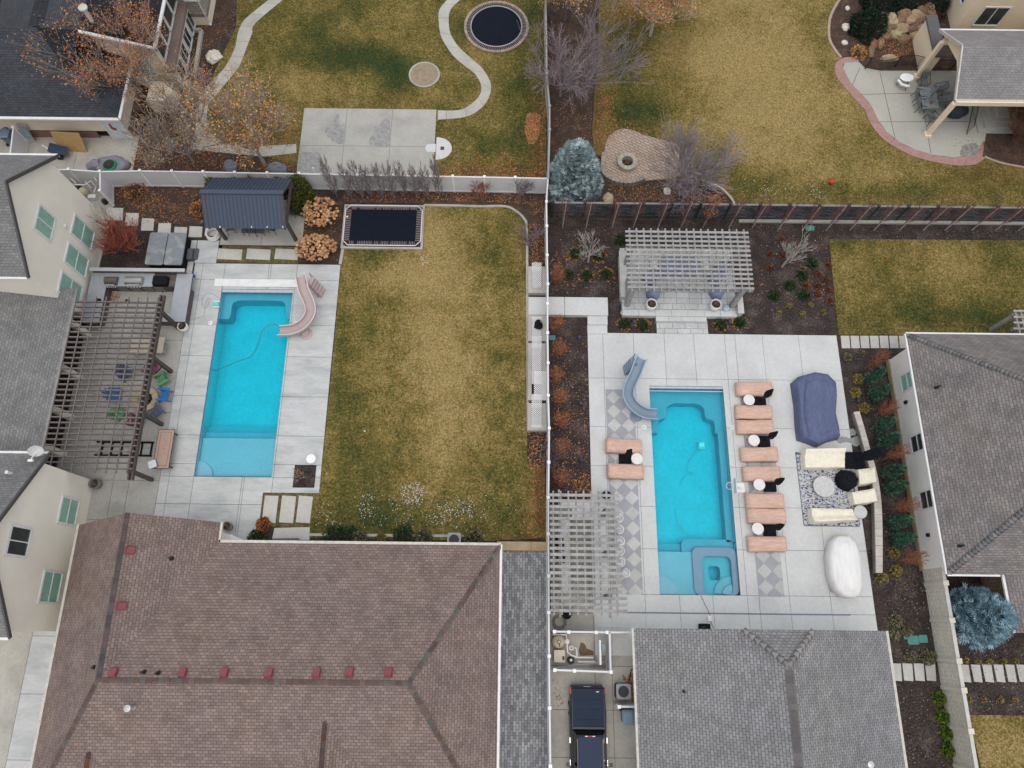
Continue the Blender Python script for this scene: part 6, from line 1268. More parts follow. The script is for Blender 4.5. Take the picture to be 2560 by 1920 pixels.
# ---------- under the lower pergola: counters, stools ----------
M_marb = mat('counter_marble', (.62, .62, .62), .4, .08, 3, .06, 20)
t = thing('bar_counter', 'white marble outdoor bar counter under the lower grey pergola', 'counter', tuple(g(1480, 1380))); q = MB(); zz = 1.0
q.box(gx(1484, 1300, zz), gx(1521, 1300, zz), gy(1500, 1518, zz), gy(1500, 1262, zz), zz-.05, zz); q.box(gx(1396, 1260, zz), gx(1484, 1260, zz), gy(1450, 1264, zz), gy(1450, 1255, zz), zz-.05, zz); q.box(gx(1430, 1290, zz), gx(1484, 1290, zz), gy(1450, 1294, zz), gy(1450, 1270, zz), zz-.05, zz); q.box(gx(1400, 1320, zz), gx(1420, 1320, zz), gy(1400, 1480, zz), gy(1400, 1300, zz), zz-.05, zz); q.build('counter_top', M_marb, t)
q = MB(); q.box(gx(1488, 1300, zz), gx(1512, 1300, zz), gy(1500, 1515, zz), gy(1500, 1264, zz), .05, zz-.051); q.box(gx(1402, 1320, zz), gx(1416, 1320, zz), gy(1400, 1478, zz), gy(1400, 1302, zz), .05, zz-.051); q.build('base', mat('base_grey', (.2, .19, .18), .8, .1, 3), t)
for i, (a, b) in enumerate(((1398, 1352), (1402, 1395), (1400, 1365))):
    p = g(a, b, 1.1); q = MB(); q.rbox((p.x, p.y, 1.0), .5, .55, .12, .05); one('covered_appliance', q, M_black, ('upper', 'lower', 'middle')[i]+' black appliance on the fence-side counter', 'appliance', 'black appliances on the bar')
def barstool(label, px, py):
    t = thing('bar_stool', label, 'bar stool', (0, 0, 0), 'white bar stools along the lower pergola'); M_ = mat('stool_frame_white', (.78, .78, .78), .4); MB().lathe((0, 0, .7), [(.19, 0), (.21, .03), (.19, .06), (.01, .065)], 16).build('seat', mat('stool_seat', (.5, .52, .55), .6), t)
    P = [(.24*math.cos(R(a)), .24*math.sin(R(a)), 1.0) for a in range(-110, 111, 15)]; MB().tube(P, .025, 6).build('backrest', M_, t)
    for a in (45, 135, 225, 315): MB().tube([(.15*math.cos(R(a)), .15*math.sin(R(a)), .7), (.24*math.cos(R(a)), .24*math.sin(R(a)), 0)], .018, 5).build('leg', M_, t)
    q = MB()
    for a in (-110, 110): q.tube([(.2*math.cos(R(a)), .2*math.sin(R(a)), .72), (.24*math.cos(R(a)), .24*math.sin(R(a)), 1.0)], .018, 5)
    q.build('back_support', M_, t); p = g(px, py, .9); t.location = (p.x, p.y, DZ)
for i, c in enumerate(((1547, 1296), (1548, 1325), (1550, 1353), (1550, 1378), (1551, 1406), (1563, 1433))): barstool(f'{ORD[i]} white bar stool from the top along the lower pergola edge', *c)
p = g(1417, 1536, .5); one('bin', MB().lathe((p.x, p.y, .05), [(.24, 0), (.28, .5), (.28, .55), (.02, .58)], 16), M_black, 'black round bin at the bottom edge of the lower pergola', 'bin')
q = MB(); p = g(1398, 1555); 
for i in range(4): q.torus((p.x, p.y, .07+.015*i), .42-.05*i, .018, 26, 5)
one('coiled_hose', q, mat('hose_taupe', (.20, .18, .15), .6), 'coil of taupe hose on the slab below the lower pergola', 'hose')
p = g(1517, 1236, .5); one('covered_pot', MB().blob((p.x, p.y, .3), .3, .25, .35, jit=.05, seed=3), M_black, 'black rounded cover peeking above the lower pergola', 'cover')
# under the central pergola: blue covered chairs, long covered table, low walls, screen
M_bluec = mat('cover_periwinkle', (.20, .235, .39), .7, .12, 3, .12, 10, bump=.6)
for i, (c, lab) in enumerate((((1635, 728), 'periwinkle covered chair at the lower left edge of the central pergola'), ((1795, 728), 'periwinkle covered chair at the lower right edge of the central pergola'), ((1625, 690), 'periwinkle covered chair under the left half of the central pergola'), ((1790, 690), 'periwinkle covered chair under the right half of the central pergola'), ((1805, 668), 'periwinkle covered armchair in the right rear of the central pergola'))):
    p = g(*c, PZ+.5); q = MB(); n = 14; S = []
    for r_, z_ in ((.46, 0), (.45, .3), (.42, .55), (.34, .72), (.15, .78)): S.append([(p.x+r_*(1+.1*math.sin(k*2.7+i))*math.cos(2*math.pi*k/n), p.y+r_*(1+.1*math.cos(k*3.3+z_*4))*math.sin(2*math.pi*k/n), PZ+z_) for k in range(n)])
    q.loft(S); one('covered_chair', q, M_bluec, lab, 'chair', 'periwinkle covered chairs', smooth=True)
q = MB(); p = g(1700, 660, PZ+.75); q.rbox((p.x, p.y, PZ), 2.6, 1.1, .75, .2); one('covered_table', q, M_bluec, 'long periwinkle covered table in the middle of the central pergola', 'covered table')
for s_, lab in ((1636, 'left white side chair beside the long covered table'), (1763, 'right white side chair beside the long covered table')):
    p = g(s_, 655, PZ+.6); t = thing('side_chair', lab, 'chair', (p.x, p.y, PZ)); MB().cbox((p.x, p.y, PZ+.42), .5, .9, .08).build('seat', M_trim, t); MB().cbox((p.x, p.y+.42, PZ+.5), .5, .06, .4).build('backrest', M_trim, t)
    for a in (-1, 1):
        for b in (-1, 1): MB().cbox((p.x+a*.21, p.y+b*.38, PZ), .05, .05, .42).build('leg', M_trim, t)
for (x0_, y0_, x1_, y1_, lab) in ((1552, 628, 1565, 742, 'low pale stone wall on the left side of the flagstone patio'), (1846, 742, 1857, 783, 'short low pale stone wall at the lower right corner of the flagstone patio')):
    z = PZ+.45; a, b = g(x0_, y1_, z), g(x1_, y0_, z); t = thing('low_wall', lab, 'wall', ((a.x+b.x)/2, (a.y+b.y)/2, 0)); MB().box(a.x, b.x, a.y, b.y, z-.07, z).build('cap', M_stone, t); MB().box(a.x+.05, b.x-.05, a.y+.05, b.y-.05, 0, z-.07).build('stone_face', M_stone, t)
t = thing('privacy_screen', 'weathered slatted screen on the left side of the central pergola', 'screen', tuple(g(1556, 735))); a, b = g(1556, 735, 1.2), g(1556, 660, 1.6); q = MB()
for i in range(12): zz = .5+i*.17; q.beam((pA.x-.12, yp, zz), (pA.x-.12, (yp+ybk)/2, zz), .03, .13)
q.build('slats', M_woodgr, t)
p = g(1818, 768, PZ+.3); one('blue_cloth', MB().blob((p.x, p.y, PZ+.12), .2, .26, .14, jit=.25, seed=9), mat('cloth_sky', (.38, .52, .62), .8), 'pale blue cloth bundle at the foot of the dark pergola post', 'cloth')
# furniture under navy pavilion
def mesh_chair(label, px, py, rot, m, z=.0, grp=None, sc_=1.0):
    t = thing('patio_chair', label, 'chair', (0, 0, 0), grp); q = MB(); q.rbox((0, 0, .42), .52, .5, .03, .06); q.build('seat', m, t); q = MB(); q.loft([[(-.24, -.24, .44), (-.24, .24, .44), (-.27, .24, .44), (-.27, -.24, .44)], [(-.38, -.24, .95), (-.38, .24, .95), (-.41, .24, .95), (-.41, -.24, .95)]]); q.build('backrest', m, t)
    for s_ in (-1, 1): MB().tube([(-.36, s_*.27, .85), (-.1, s_*.3, .66), (.25, s_*.29, .62), (.27, s_*.27, .4)], .02, 5).build('armrest', M_blackm, t)
    for s_ in (-1, 1): MB().tube([(.24, s_*.24, .42), (.3, s_*.28, 0)], .02, 5).build('leg', M_blackm, t); MB().tube([(-.22, s_*.24, .42), (-.36, s_*.28, 0)], .02, 5).build('leg', M_blackm, t)
    p = g(px, py, .4); t.location = (p.x, p.y, z); t.rotation_euler = (0, 0, rot); t.scale = (sc_,)*3; return t
M_slg = mat('sling_grey', (.085, .09, .10), .7, .08, 5); M_sling = mat('sling_mid_grey', (.15, .16, .175), .7, .08, 5)
for a in (('dark chair under the left front of the navy pavilion', 575, 570, R(-70)), ('dark lounger chair under the middle front of the navy pavilion', 632, 576, R(-95)), ('dark chair under the right front of the navy pavilion', 683, 570, R(-110)), ('black chair beside the right post of the navy pavilion', 735, 525, R(60))): mesh_chair(*a, M_slg, .05, 'dark chairs under the navy pavilion')
p = g(632, 570, .6); q = MB(); q.rbox((p.x, p.y, .5), 1.6, .7, .04, .05); t = one('coffee_table', q, M_slg, 'long black table under the front eave of the navy pavilion', 'table')
for a in (-.7, .7):
    for b in (-.28, .28): MB().tube([(p.x+a, p.y+b, .5), (p.x+a, p.y+b, .05)], .02, 5).build('leg', M_blackm, t)
q = MB(); p = g(531, 583, .3)
for i in range(7): q.torus((p.x+random.uniform(-.03, .03), p.y+random.uniform(-.03, .03), .08+i*.05), .46-.01*i, .05, 26, 6)
one('coiled_rope', q, M_potw, 'thick coil of white rope at the left foot of the navy pavilion', 'rope')
# top-right patio dining set
t = thing('dining_table', 'grey slatted dining table on the curved top right patio', 'table', tuple(g(2325, 245))); zz = .74; a, b, c, d = g(2298, 215, zz), g(2335, 215, zz), g(2347, 272, zz), g(2310, 276, zz); ce = (a+b+c+d)/4; rt = -.12; L_, W_2 = 1.9, 1.2
M_tg = mat('slat_grey_wood', (.22, .25, .255), .8, .2, 5, .15, 30, tint=True)
MB().cbox((ce.x, ce.y, zz-.06), W_2, L_, .04, rt+.13).build('frame', M_tg, t); q = MB()
for i in range(9): j = random.uniform(.8, 1.2); q.c = (j, j, j); yy = ce.y-L_/2+.2+i*(L_-.4)/8; q.cbox((ce.x, yy, zz-.02), W_2-.4, .15, .025)
q.build('slats', M_tg, t); q = MB(); q.cbox((ce.x-W_2/2+.08, ce.y, zz-.02), .16, L_, .03); q.cbox((ce.x+W_2/2-.08, ce.y, zz-.02), .16, L_, .03); q.cbox((ce.x, ce.y-L_/2+.07, zz-.02), W_2-.33, .14, .03); q.cbox((ce.x, ce.y+L_/2-.07, zz-.02), W_2-.33, .14, .03); q.build('rim', M_tg, t)
for a_ in (-.5, .5):
    for b_ in (-.8, .8): MB().cbox((ce.x+a_, ce.y+b_, .05), .08, .08, .62).build('leg', M_tg, t)
q = MB(); q.lathe((ce.x+.05, ce.y-.45, zz), [(.1, 0), (.13, .12), (.09, .14)], 12); one('clay_pot', q, mat('terracotta', (.22, .07, .045), .8), 'small terracotta pot on the grey dining table', 'pot')
q = MB(); q.tube([(ce.x+.0, ce.y-.05, .2), (ce.x, ce.y-.05, 1.0)], .025, 6); q.tube([(ce.x, ce.y-.05, 1.0), (ce.x+.02, ce.y-.05, 1.3), (ce.x+.02, ce.y-.05, 2.3), (ce.x+.02, ce.y-.05, 2.6)], [.04, .1, .06, .02], 8); one('table_umbrella', q, M_sling, 'closed slim grey umbrella through the grey dining table', 'umbrella')
for i, a in enumerate((('grey sling chair at the top end of the grey dining table', 2308, 207, R(-90)), ('upper left grey sling chair of the dining table', 2297, 240, R(0)), ('lower left grey sling chair of the dining table', 2303, 265, R(0)), ('upper right grey sling chair of the dining table', 2345, 225, R(180)), ('lower right grey sling chair of the dining table', 2354, 255, R(180)), ('grey swivel chair pulled out below the dining table', 2327, 295, R(110)))): mesh_chair(*a, M_sling, .05, 'grey sling chairs around the dining table', 1.1)
p = g(2268, 193, .75); t = thing('white_bistro_set', 'oval white side table with bench arm near the iron fence', 'table', (p.x, p.y, .05)); MB().lathe((p.x, p.y, .7), [(.47, 0), (.5, .02), (.48, .05), (.01, .05)], 28, sx=1.05, sy=.75).build('table_top', mat('white_gloss', (.8, .8, .82), .3), t)
q = MB(); q.tube([(p.x-.55, p.y-.05, .5), (p.x-.35, p.y-.45, .5), (p.x+.05, p.y-.6, .5), (p.x+.2, p.y-.58, .5)], .1, 8); q.build('arm', MATS['white_gloss'], t)
for a in ((-.5, -.1), (.1, -.6), (.35, .2), (-.2, .3)): MB().tube([(p.x+a[0]*.6, p.y+a[1]*.6, .7), (p.x+a[0], p.y+a[1], .05)], .025, 5).build('leg', M_blackm, t)
p = g(2400, 268, .9); one('covered_grill', MB().blob((p.x, p.y, .5), .85, .55, .62, 14, 8, .05, 5, -.75), mat('cover_midnight', (.02, .028, .045), .6, .1, 3), 'dark blue covered grill beside the patio stairs at top right', 'grill')
# iron fence
t = thing('iron_fence', 'wavy black iron fence between the rock garden and the top right patio', 'fence', tuple(g(2240, 178)))
bp = smooth_path([g(1920+x/3.456, y/3.456) for x, y in ((835, 600), (960, 615), (1090, 585), (1200, 570), (1300, 590), (1400, 608), (1570, 612))], 6)
for a in (0, len(bp)//3, 2*len(bp)//3, len(bp)-1): MB().cbox((bp[a].x, bp[a].y, .05), .07, .07, 1.2).build('post', M_blackm, t)
for zz in (.2, 1.1): MB().tube([(p.x, p.y, zz) for p in bp], .03, 4).build('rail', M_blackm, t)
q = MB(); 
for i in range(len(bp)-1):
    for f_ in (0, .5): a = bp[i].lerp(bp[i+1], f_); q.tube([(a.x, a.y, .15), (a.x, a.y, 1.1)], .013, 4)
q.build('pickets', M_blackm, t)
t = thing('stair_railing', 'black iron railing beside the concrete patio stairs at top right', 'railing', tuple(g(2418, 335))); a, b = g(2415, 338, 0), g(2422, 262, 0); q = MB(); q2 = MB(); n = 18
ht = lambda f_: (.1+.65*f_, 1.0+.65*f_)
for i in range(n+1): f_ = i/n; p = a.lerp(b, f_); lo, hi = ht(f_); q.tube([(p.x, p.y, lo), (p.x, p.y, hi)], .015, 4)
q.build('pickets', M_blackm, t)
for k_2 in (0, 1): lo, hi = ht(0)[k_2], ht(1)[k_2]; MB().tube([(a.x, a.y, lo), (b.x, b.y, hi)], .03, 5).build('rail', M_blackm, t)

# ---------- side passage: pool equipment, truck, AC, bins ----------
ez = 1.75; ep = lambda x, y: (g(x, y, ez).x, g(x, y, ez).y)
e1_, e2_, e3_, e4_ = ep(1386, 1579), ep(1524, 1581), ep(1527, 1680), ep(1387, 1675)
fence('white enclosure around the pool equipment, upper side', [e1_, e2_, ep(1583, 1581)], ez, [e1_, ep(1422, 1580), ep(1490, 1581), ep(1517, 1581)], M_white)
fence('white enclosure around the pool equipment, right and lower sides', [e2_, e3_, e4_], ez, [e3_, ep(1436, 1677), e4_], M_white)
M_bei = mat('equipment_beige', (.50, .44, .30), .5, .08, 4)
def eq(px, py, z, k): x, y = 1360+px/5.529, 1390+py/5.529; return g(x, y, z)
p = eq(205, 1185, .9, 0); t = one('pool_filter', MB().lathe((p.x, p.y, .05), [(.3, 0), (.36, .1), (.36, .65), (.25, .85), (.08, .92), (.07, .98)], 24), M_bei, 'round cream pool filter tank in the equipment enclosure', 'pool filter', smooth=True)
q = MB(); q.lathe((p.x, p.y, .9), [(.12, 0), (.1, .1), (.02, .12)], 10); q.beam((p.x, p.y, .98), (p.x+.05, p.y-.28, .96), .05, .04); q.build('valve', M_blackm, t)
p = eq(215, 1385, .8, 0); q = MB(); q.rbox((p.x, p.y, .05), .62, .66, .75, .05); t = one('pool_heater', q, mat('heater_beige', (.52, .46, .36), .6, .05, 4), 'square beige pool heater in the equipment enclosure', 'heater'); q = MB(); q.cbox((p.x+.22, p.y-.1, .8), .12, .2, .02); q.build('vent', M_blackm, t)
p = eq(375, 1440, .4, 0); t = one('pool_pump', MB().lathe((p.x, p.y, .05), [(.2, 0), (.2, .25), (.16, .33), (.02, .35)], 16), M_blackm, 'black pool pump with clear lid in the equipment enclosure', 'pump'); MB().lathe((p.x, p.y, .4), [(.08, 0), (.07, .03), (.01, .03)], 12).build('lid', M_trim, t)
q = MB(); pz = .55
for pts in ([(120, 1085), (310, 1088), (315, 1180)], [(318, 1185), (325, 1330), (380, 1375), (450, 1395)], [(420, 1265), (452, 1280), (455, 1400)], [(430, 1400), (680, 1405)], [(470, 1462), (710, 1462)]): q.tube([eq(x, y, pz, 0) for x, y in pts], .05, 8)
q.torus(eq(378, 1272, .6, 0), .1, .035, 16, 6); q.lathe(eq(318, 1182, .5, 0), [(.14, 0), (.14, .15), (.05, .2)], 14); one('pool_pipes', q, M_potw, 'white plumbing pipes between the pool filter, heater and pump', 'pipes')
p = eq(770, 1330, 1.2, 0); q = MB(); q.cbox((p.x, p.y, .6), .1, 1.3, .9); t = one('control_panel', q, M_trim, 'white electrical panels on a rack in the equipment enclosure', 'electrical panel'); q = MB(); q.cbox((p.x+.22, p.y+.25, .7), .2, .4, .5); q.build('side_box', mat('box_teal_grey', (.22, .28, .30), .5), t)
p, q_ = eq(180, 1540, .9, 0), eq(880, 1458, .9, 0); one('pool_pole', MB().tube([p, q_], .02, 6), M_vg, 'long thin pole lying across the equipment enclosure', 'pole')
mb = MB(); mb.prism([tuple(eq(x, y, .06, 0).xy) for x, y in ((510, 1190), (560, 1210), (590, 1280), (680, 1310), (690, 1370), (500, 1380), (480, 1300))], .04, .0585); st('rust_stain', mb, mat('rusty_soil', (.16, .10, .06), .9, .3, 6))
# truck (faces down the picture)
def truck():
    p = g(1467, 1717, .9); cx, y0 = p.x+.02, p.y; t = thing('pickup_truck', 'dark navy pickup truck with folded bed cover in the side passage', 'pickup truck', (cx, y0-2.8, .05))
    Mb = mat('paint_midnight', (.008, .012, .026), .3, .03, 2, spec=.4); Mt = mat('tonneau_navy', (.02, .03, .052), .7, .06, 2, .05, 40, spec=.15); Mc = mat('glass_black', (.004, .005, .006), .08, 0)
    W = 1.0
    def sec(y, hw, z0, z1, z2, hw2): return [(cx-hw, y, z0), (cx-hw*1.0, y, z1), (cx-hw2, y, z2), (cx+hw2, y, z2), (cx+hw*1.0, y, z1), (cx+hw, y, z0)]
    q = MB(); q.loft([sec(y0-.0, .90, .55, .95, 1.18, .86), sec(y0-.08, .97, .4, 1.0, 1.3, .92), sec(y0-1.0, 1.0, .35, 1.05, 1.32, .93), sec(y0-1.3, 1.02, .35, 1.05, 1.32, .93), sec(y0-2.3, 1.0, .35, 1.0, 1.3, .93), sec(y0-4.6, .99, .35, 1.0, 1.22, .93), sec(y0-5.6, .98, .4, .95, 1.12, .9), sec(y0-5.85, .9, .5, .85, 1.0, .8)][::-1]); q.build('body', Mb, t, smooth=False, bevel=.03)
    q = MB(); n = 4; ys_ = [y0-.12, y0-.62, y0-1.12, y0-1.62, y0-2.02]
    for a, b in zip(ys_, ys_[1:]): q.box(cx-.86, cx+.86, b+.004, a-.004, 1.3, 1.345)
    q.build('bed_cover', Mt, t, bevel=.015)
    yc = y0-2.12
    def cs(y, hw0, z0, hw1, z1): return [(cx-hw0, y, z0), (cx-hw1, y, z1), (cx+hw1, y, z1), (cx+hw0, y, z0)]
    q = MB(); q.loft([cs(yc, .9, 1.2, .9, 1.32), cs(yc-.22, .9, 1.2, .72, 1.86), cs(yc-.4, .9, 1.2, .72, 1.92), cs(yc-1.9, .9, 1.2, .70, 1.92), cs(yc-2.7, .9, 1.1, .85, 1.22)][::-1]); q.build('cab_glass', Mc, t)
    q = MB(); q.loft([cs(yc-.28, .66, 1.9, .62, 1.96), cs(yc-1.9, .66, 1.9, .62, 1.96)][::-1]); q.build('roof', mat('paint_roof_navy', (.010, .02, .055), .5, .03, 2, spec=.3), t, bevel=.02)
    q = MB(); q.box(cx-.27, cx-.13, yc-.3, yc-.25, 1.935, 1.955); q.box(cx+.13, cx+.27, yc-.3, yc-.25, 1.935, 1.955); q.build('cargo_light', M_trim, t)
    q = MB(); q.box(cx-.12, cx+.12, yc-.3, yc-.25, 1.935, 1.955); q.build('brake_light', mat('lamp_red', (.35, .01, .015), .3), t)
    for s_ in (-1, 1):
        MB().box(cx+s_*.93, cx+s_*1.0, y0-.35, y0-.02, .85, 1.24).build('tail_light', MATS['lamp_red'], t)
        for yy in (y0-1.15, y0-4.75): q = MB(); q.tube([(cx+s_*.78, yy, .38), (cx+s_*1.03, yy, .38)], .38, 20); w_ = q.build('wheel', M_rubber, t); q = MB(); q.tube([(cx+s_*1.03, yy, .38), (cx+s_*1.04, yy, .38)], .22, 14); q.build('rim', M_steel, w_)
        for yy in (yc-.45, yc-1.55): MB().box(cx+s_*1.0, cx+s_*1.03, yy-.28, yy, 1.0, 1.05).build('door_handle', mat('chrome', (.8, .8, .8), .15, 0, metal=1), t)
        q = MB(); q.cbox((cx+s_*1.15, yc-1.75, 1.2), .2, .16, .22); q.build('mirror', Mb, t)
    MB().box(cx-.2, cx+.2, y0-.005, y0+.02, .72, .86).build('licence_plate', M_trim, t); MB().box(cx-.9, cx+.9, y0-.02, y0+.1, .42, .6).build('rear_bumper', Mb, t); MB().box(cx+.45, cx+.6, y0-.24, y0-.2, 1.346, 1.35).build('badge', M_trim, t)
truck()
def ac(label, px, py, z, s=.82):
    p = g(px, py, z); t = thing('air_conditioner', label, 'air conditioner', (p.x, p.y, .05)); Mg = mat('ac_grey', (.26, .28, .31), .5, .05, 4); q = MB(); q.rbox((p.x, p.y, .05), s, s, z-.08, .12); q.build('case', mat('ac_dark', (.035, .04, .045), .6), t)
    q = MB(); n = 28; A = rrect(p.x-s/2, p.x+s/2, p.y-s/2, p.y+s/2, .13, 6); B = [(p.x+s*.37*math.cos(R(a_)), p.y+s*.37*math.sin(R(a_))) for a_ in [i*360/28 for i in range(28)]]
    ring(q, A, B, z-.05, z); q.build('top', Mg, t); MB().lathe((p.x, p.y, z-.2), [(s*.36, 0), (.01, .0)], 24).build('fan_well', M_blackm, t)
    q = MB()
    for i in range(3): a_ = 2.1*i+.5; q.mesh([(p.x, p.y, z-.12), (p.x+s*.32*math.cos(a_), p.y+s*.32*math.sin(a_), z-.14), (p.x+s*.32*math.cos(a_+.7), p.y+s*.32*math.sin(a_+.7), z-.1)], [(0, 1, 2)])
    q.lathe((p.x, p.y, z-.1), [(.07, 0), (.07, .04), (.01, .05)], 10); q.build('fan', mat('fan_pale', (.4, .4, .36), .5), t); q = MB()
    for i in range(5): q.torus((p.x, p.y, z-.01), s*.37*(i+1)/5.2, .004, 24, 4)
    q.build('grille', M_blackm, t)
ac('square air conditioner with round fan beside the grey roofed house', 1559, 1729, .85); ac('air conditioner between the shrubs and the brown roof gutter', 1135, 1349, .85)
q = MB(); q.tube([g(1570, 1715, .5), g(1575, 1690, .6), g(1578, 1674, .9), g(1584, 1672, 1.2)], .035, 6); one('refrigerant_line', q, M_blackm, 'black pipe running from the air conditioner to the grey roofed house', 'pipe')
a, b = g(1548, 1767, 1.8), g(1590, 1767, 1.8); fence('short white fence piece between the air conditioner and the wheeled bin', [(a.x, a.y), (b.x+.3, a.y)], 1.75, [(a.x, a.y)], M_white)
def bin_(label, px, py, rot, col, nm, z=1.0):
    p = g(px, py, z); t = thing('wheeled_bin', label, 'wheeled bin', (0, 0, 0)); m = mat('bin_'+nm, col, .5, .08, 4); q = MB(); q.loft([rr(-.26, .26, -.3, .3, .06, 0), rr(-.3, .3, -.36, .36, .06, .95)]); q.build('body', m, t)
    q = MB(); q.loft([rr(-.32, .32, -.40, .38, .1, .95), rr(-.32, .32, -.40, .38, .1, 1.0), rr(-.22, .22, -.26, .28, .1, 1.06)]); q.build('lid', m, t)
    MB().tube([(-.22, .42, .9), (.22, .42, .9)], .025, 6).build('handle', M_blackm, t)
    for s_ in (-1, 1): MB().tube([(s_*.26, .33, .12), (s_*.32, .33, .12)], .12, 12).build('wheel', M_rubber, t)
    t.location = (p.x, p.y, .05); t.rotation_euler = (0, 0, rot)
def rr(x0, x1, y0, y1, r, z): return [(a, b, z) for a, b in rrect(x0, x1, y0, y1, r, 3)]
bin_('blue grey wheeled bin beside the grey roofed house', 1570, 1793, 0, (.14, .21, .27), 'slate')
bin_('blue grey wheeled bin at the left edge under the navy roof', 12, 334, R(180), (.13, .20, .28), 'slate2'); bin_('bright blue wheeled bin at the far left under the white gutter', 17, 309, R(150), (.01, .10, .32), 'blue')
p = g(1763, 1568, .4); q = MB(); q.rbox((p.x, p.y, DZ), .62, .4, .35, .06); t = one('black_case', q, M_black, 'black case on the deck at the eave of the grey roofed house', 'case'); q = MB(); q.cbox((p.x-.1, p.y, DZ+.35), .2, .06, .04); q.build('handle', M_blackm, t)
p = g(1774, 1546, .15); q = MB(); q.rbox((p.x, p.y, DZ), .22, .3, .14, .03); one('power_box', q, M_trim, 'small white power box beside the trench drain', 'box')
cord('thin dark cable from the spa to the white power box', [(1752, 1489, .08), (1762, 1510, .08), (1774, 1535, .08), (1776, 1550, .08), (1784, 1570, .08)], .012, M_blackm, 'cable', 'cable')
# left equipment, wheelbarrow, board, gates
fz = 1.75; a, b = g(33, 319, fz), g(22, 412, fz); fence('low tan gate panel at the far left between the two houses', [(a.x, a.y), (b.x, b.y)], fz, [(a.x, a.y)], M_white)
p0_, p1_ = g(72, 355, 1.0), g(108, 375, 1.0)
t = thing('wheelbarrow', 'dark blue wheelbarrow leaning between the left houses', 'wheelbarrow', tuple(g(140, 385))); ce = g(140, 374, .6); q = MB(); q.loft([[(ce.x-.3, ce.y-.15, .25), (ce.x+.5, ce.y-.3, .25), (ce.x+.55, ce.y+.1, .25), (ce.x-.3, ce.y+.2, .25)], [(ce.x-.45, ce.y-.3, .8), (ce.x+.8, ce.y-.5, .6), (ce.x+.85, ce.y+.2, .6), (ce.x-.45, ce.y+.45, .8)]]); q.build('tray', mat('tray_navy', (.015, .03, .07), .5), t)
q = MB(); q.tube([g(105, 362, .8), g(149, 391, .5)], .04, 6); q.build('handle', M_trim, t); q = MB(); c_ = g(149, 393, .25); q.tube([(c_.x, c_.y-.08, .25), (c_.x, c_.y+.08, .25)], .24, 16); q.build('wheel', M_rubber, t)
q = MB(); a, b, c, d = g(135, 350, 0)+Vector((0, 0, 0)), g(205, 350), g(216, 381), g(148, 377); q.mesh([g(125, 330, 1.35), g(196, 334, 1.3), g(216, 381, .06), g(150, 376, .06), g(125, 328, 1.38), g(197, 332, 1.33), g(219, 380, .06), g(152, 374, .06)], [(0, 3, 2, 1), (4, 5, 6, 7), (0, 1, 5, 4), (1, 2, 6, 5), (2, 3, 7, 6), (3, 0, 4, 7)]); one('plywood_board', q, mat('plywood', (.36, .23, .09), .8, .1, 3, .12, 20), 'sheet of plywood leaning against the brick base of the navy roofed house', 'board')
q = MB(); p = g(270, 318, 1.7); q.blob((p.x, yw_-.14, 1.35), .08, .06, .22, 8, 6, .2, 2); q.blob((p.x+.14, yw_-.14, 1.15), .16, .07, .12, 8, 6, .2, 3); q.blob((p.x+.02, yw_-.14, 1.62), .07, .05, .1, 8, 6, .1, 4); one('wall_ornament', q, mat('ornament_red', (.30, .07, .035), .7, .1, 5), 'red rooster shaped ornament on the beige wall left of the white door', 'wall ornament')
a, b = vplane(45, 322, y=yw_-.1), vplane(85, 344, y=yw_-.1); t = thing('playhouse_window', 'small grey door with aqua window leaning near the left gate', 'door', tuple(g(70, 352))); q = MB(); q.mesh([g(40, 312, 1.5), g(62, 312, 1.5), g(86, 356, .05), g(66, 360, .05), g(40, 310, 1.55), g(64, 310, 1.55), g(89, 355, .05), g(68, 358, .05)], [(0, 3, 2, 1), (4, 5, 6, 7), (0, 1, 5, 4), (1, 2, 6, 5), (2, 3, 7, 6), (3, 0, 4, 7)]); q.build('frame', M_vg, t); q = MB(); q.mesh([g(48, 318, 1.4), g(62, 319, 1.4), g(82, 344, .62), g(66, 344, .62)], [(0, 3, 2, 1)]); q.build('pane', mat('aqua_glass', (.18, .30, .31), .3), t)
# fabric water feature with green hose
t = thing('covered_fire_table', 'grey draped cover with a green hose coiled around a black bowl by the white fence', 'covered fixture', tuple(g(278, 412))); q = MB(); ce = g(275, 408, .45)
S = []
for r_, z_ in ((1.0, .04), (.95, .35), (.8, .5), (.55, .52)): S.append([(ce.x+r_*1.3*(1+.08*math.sin(k*2.2))*math.cos(2*math.pi*k/18), ce.y+r_*.75*(1+.08*math.cos(k*1.7))*math.sin(2*math.pi*k/18), z_) for k in range(18)])
q.loft(S); q.build('cover', mat('cover_lilac_grey', (.21, .20, .25), .6, .15, 3, .1, 12, bump=.5), t, smooth=True); q = MB(); q.tube([g(220, 418, .2), g(238, 412, .3), g(252, 408, .4)], [.25, .4, .3], 10); q.build('cover_tail', MATS['cover_lilac_grey'], t)
q = MB(); ce2 = g(273, 412, .6)
for i in range(5): q.torus((ce2.x+random.uniform(-.02, .02), ce2.y+random.uniform(-.02, .02), .54+.03*i), .5-.02*i, .025, 28, 5)
one('garden_hose', q, mat('hose_green', (.02, .30, .17), .4), 'bright green garden hose coiled on the grey draped cover', 'hose'); q = MB(); q.lathe((ce2.x, ce2.y, .5), [(.2, 0), (.4, .16), (.38, .16), (.12, .05), (.01, .05)], 20); q.build('bowl', M_rubber, t)
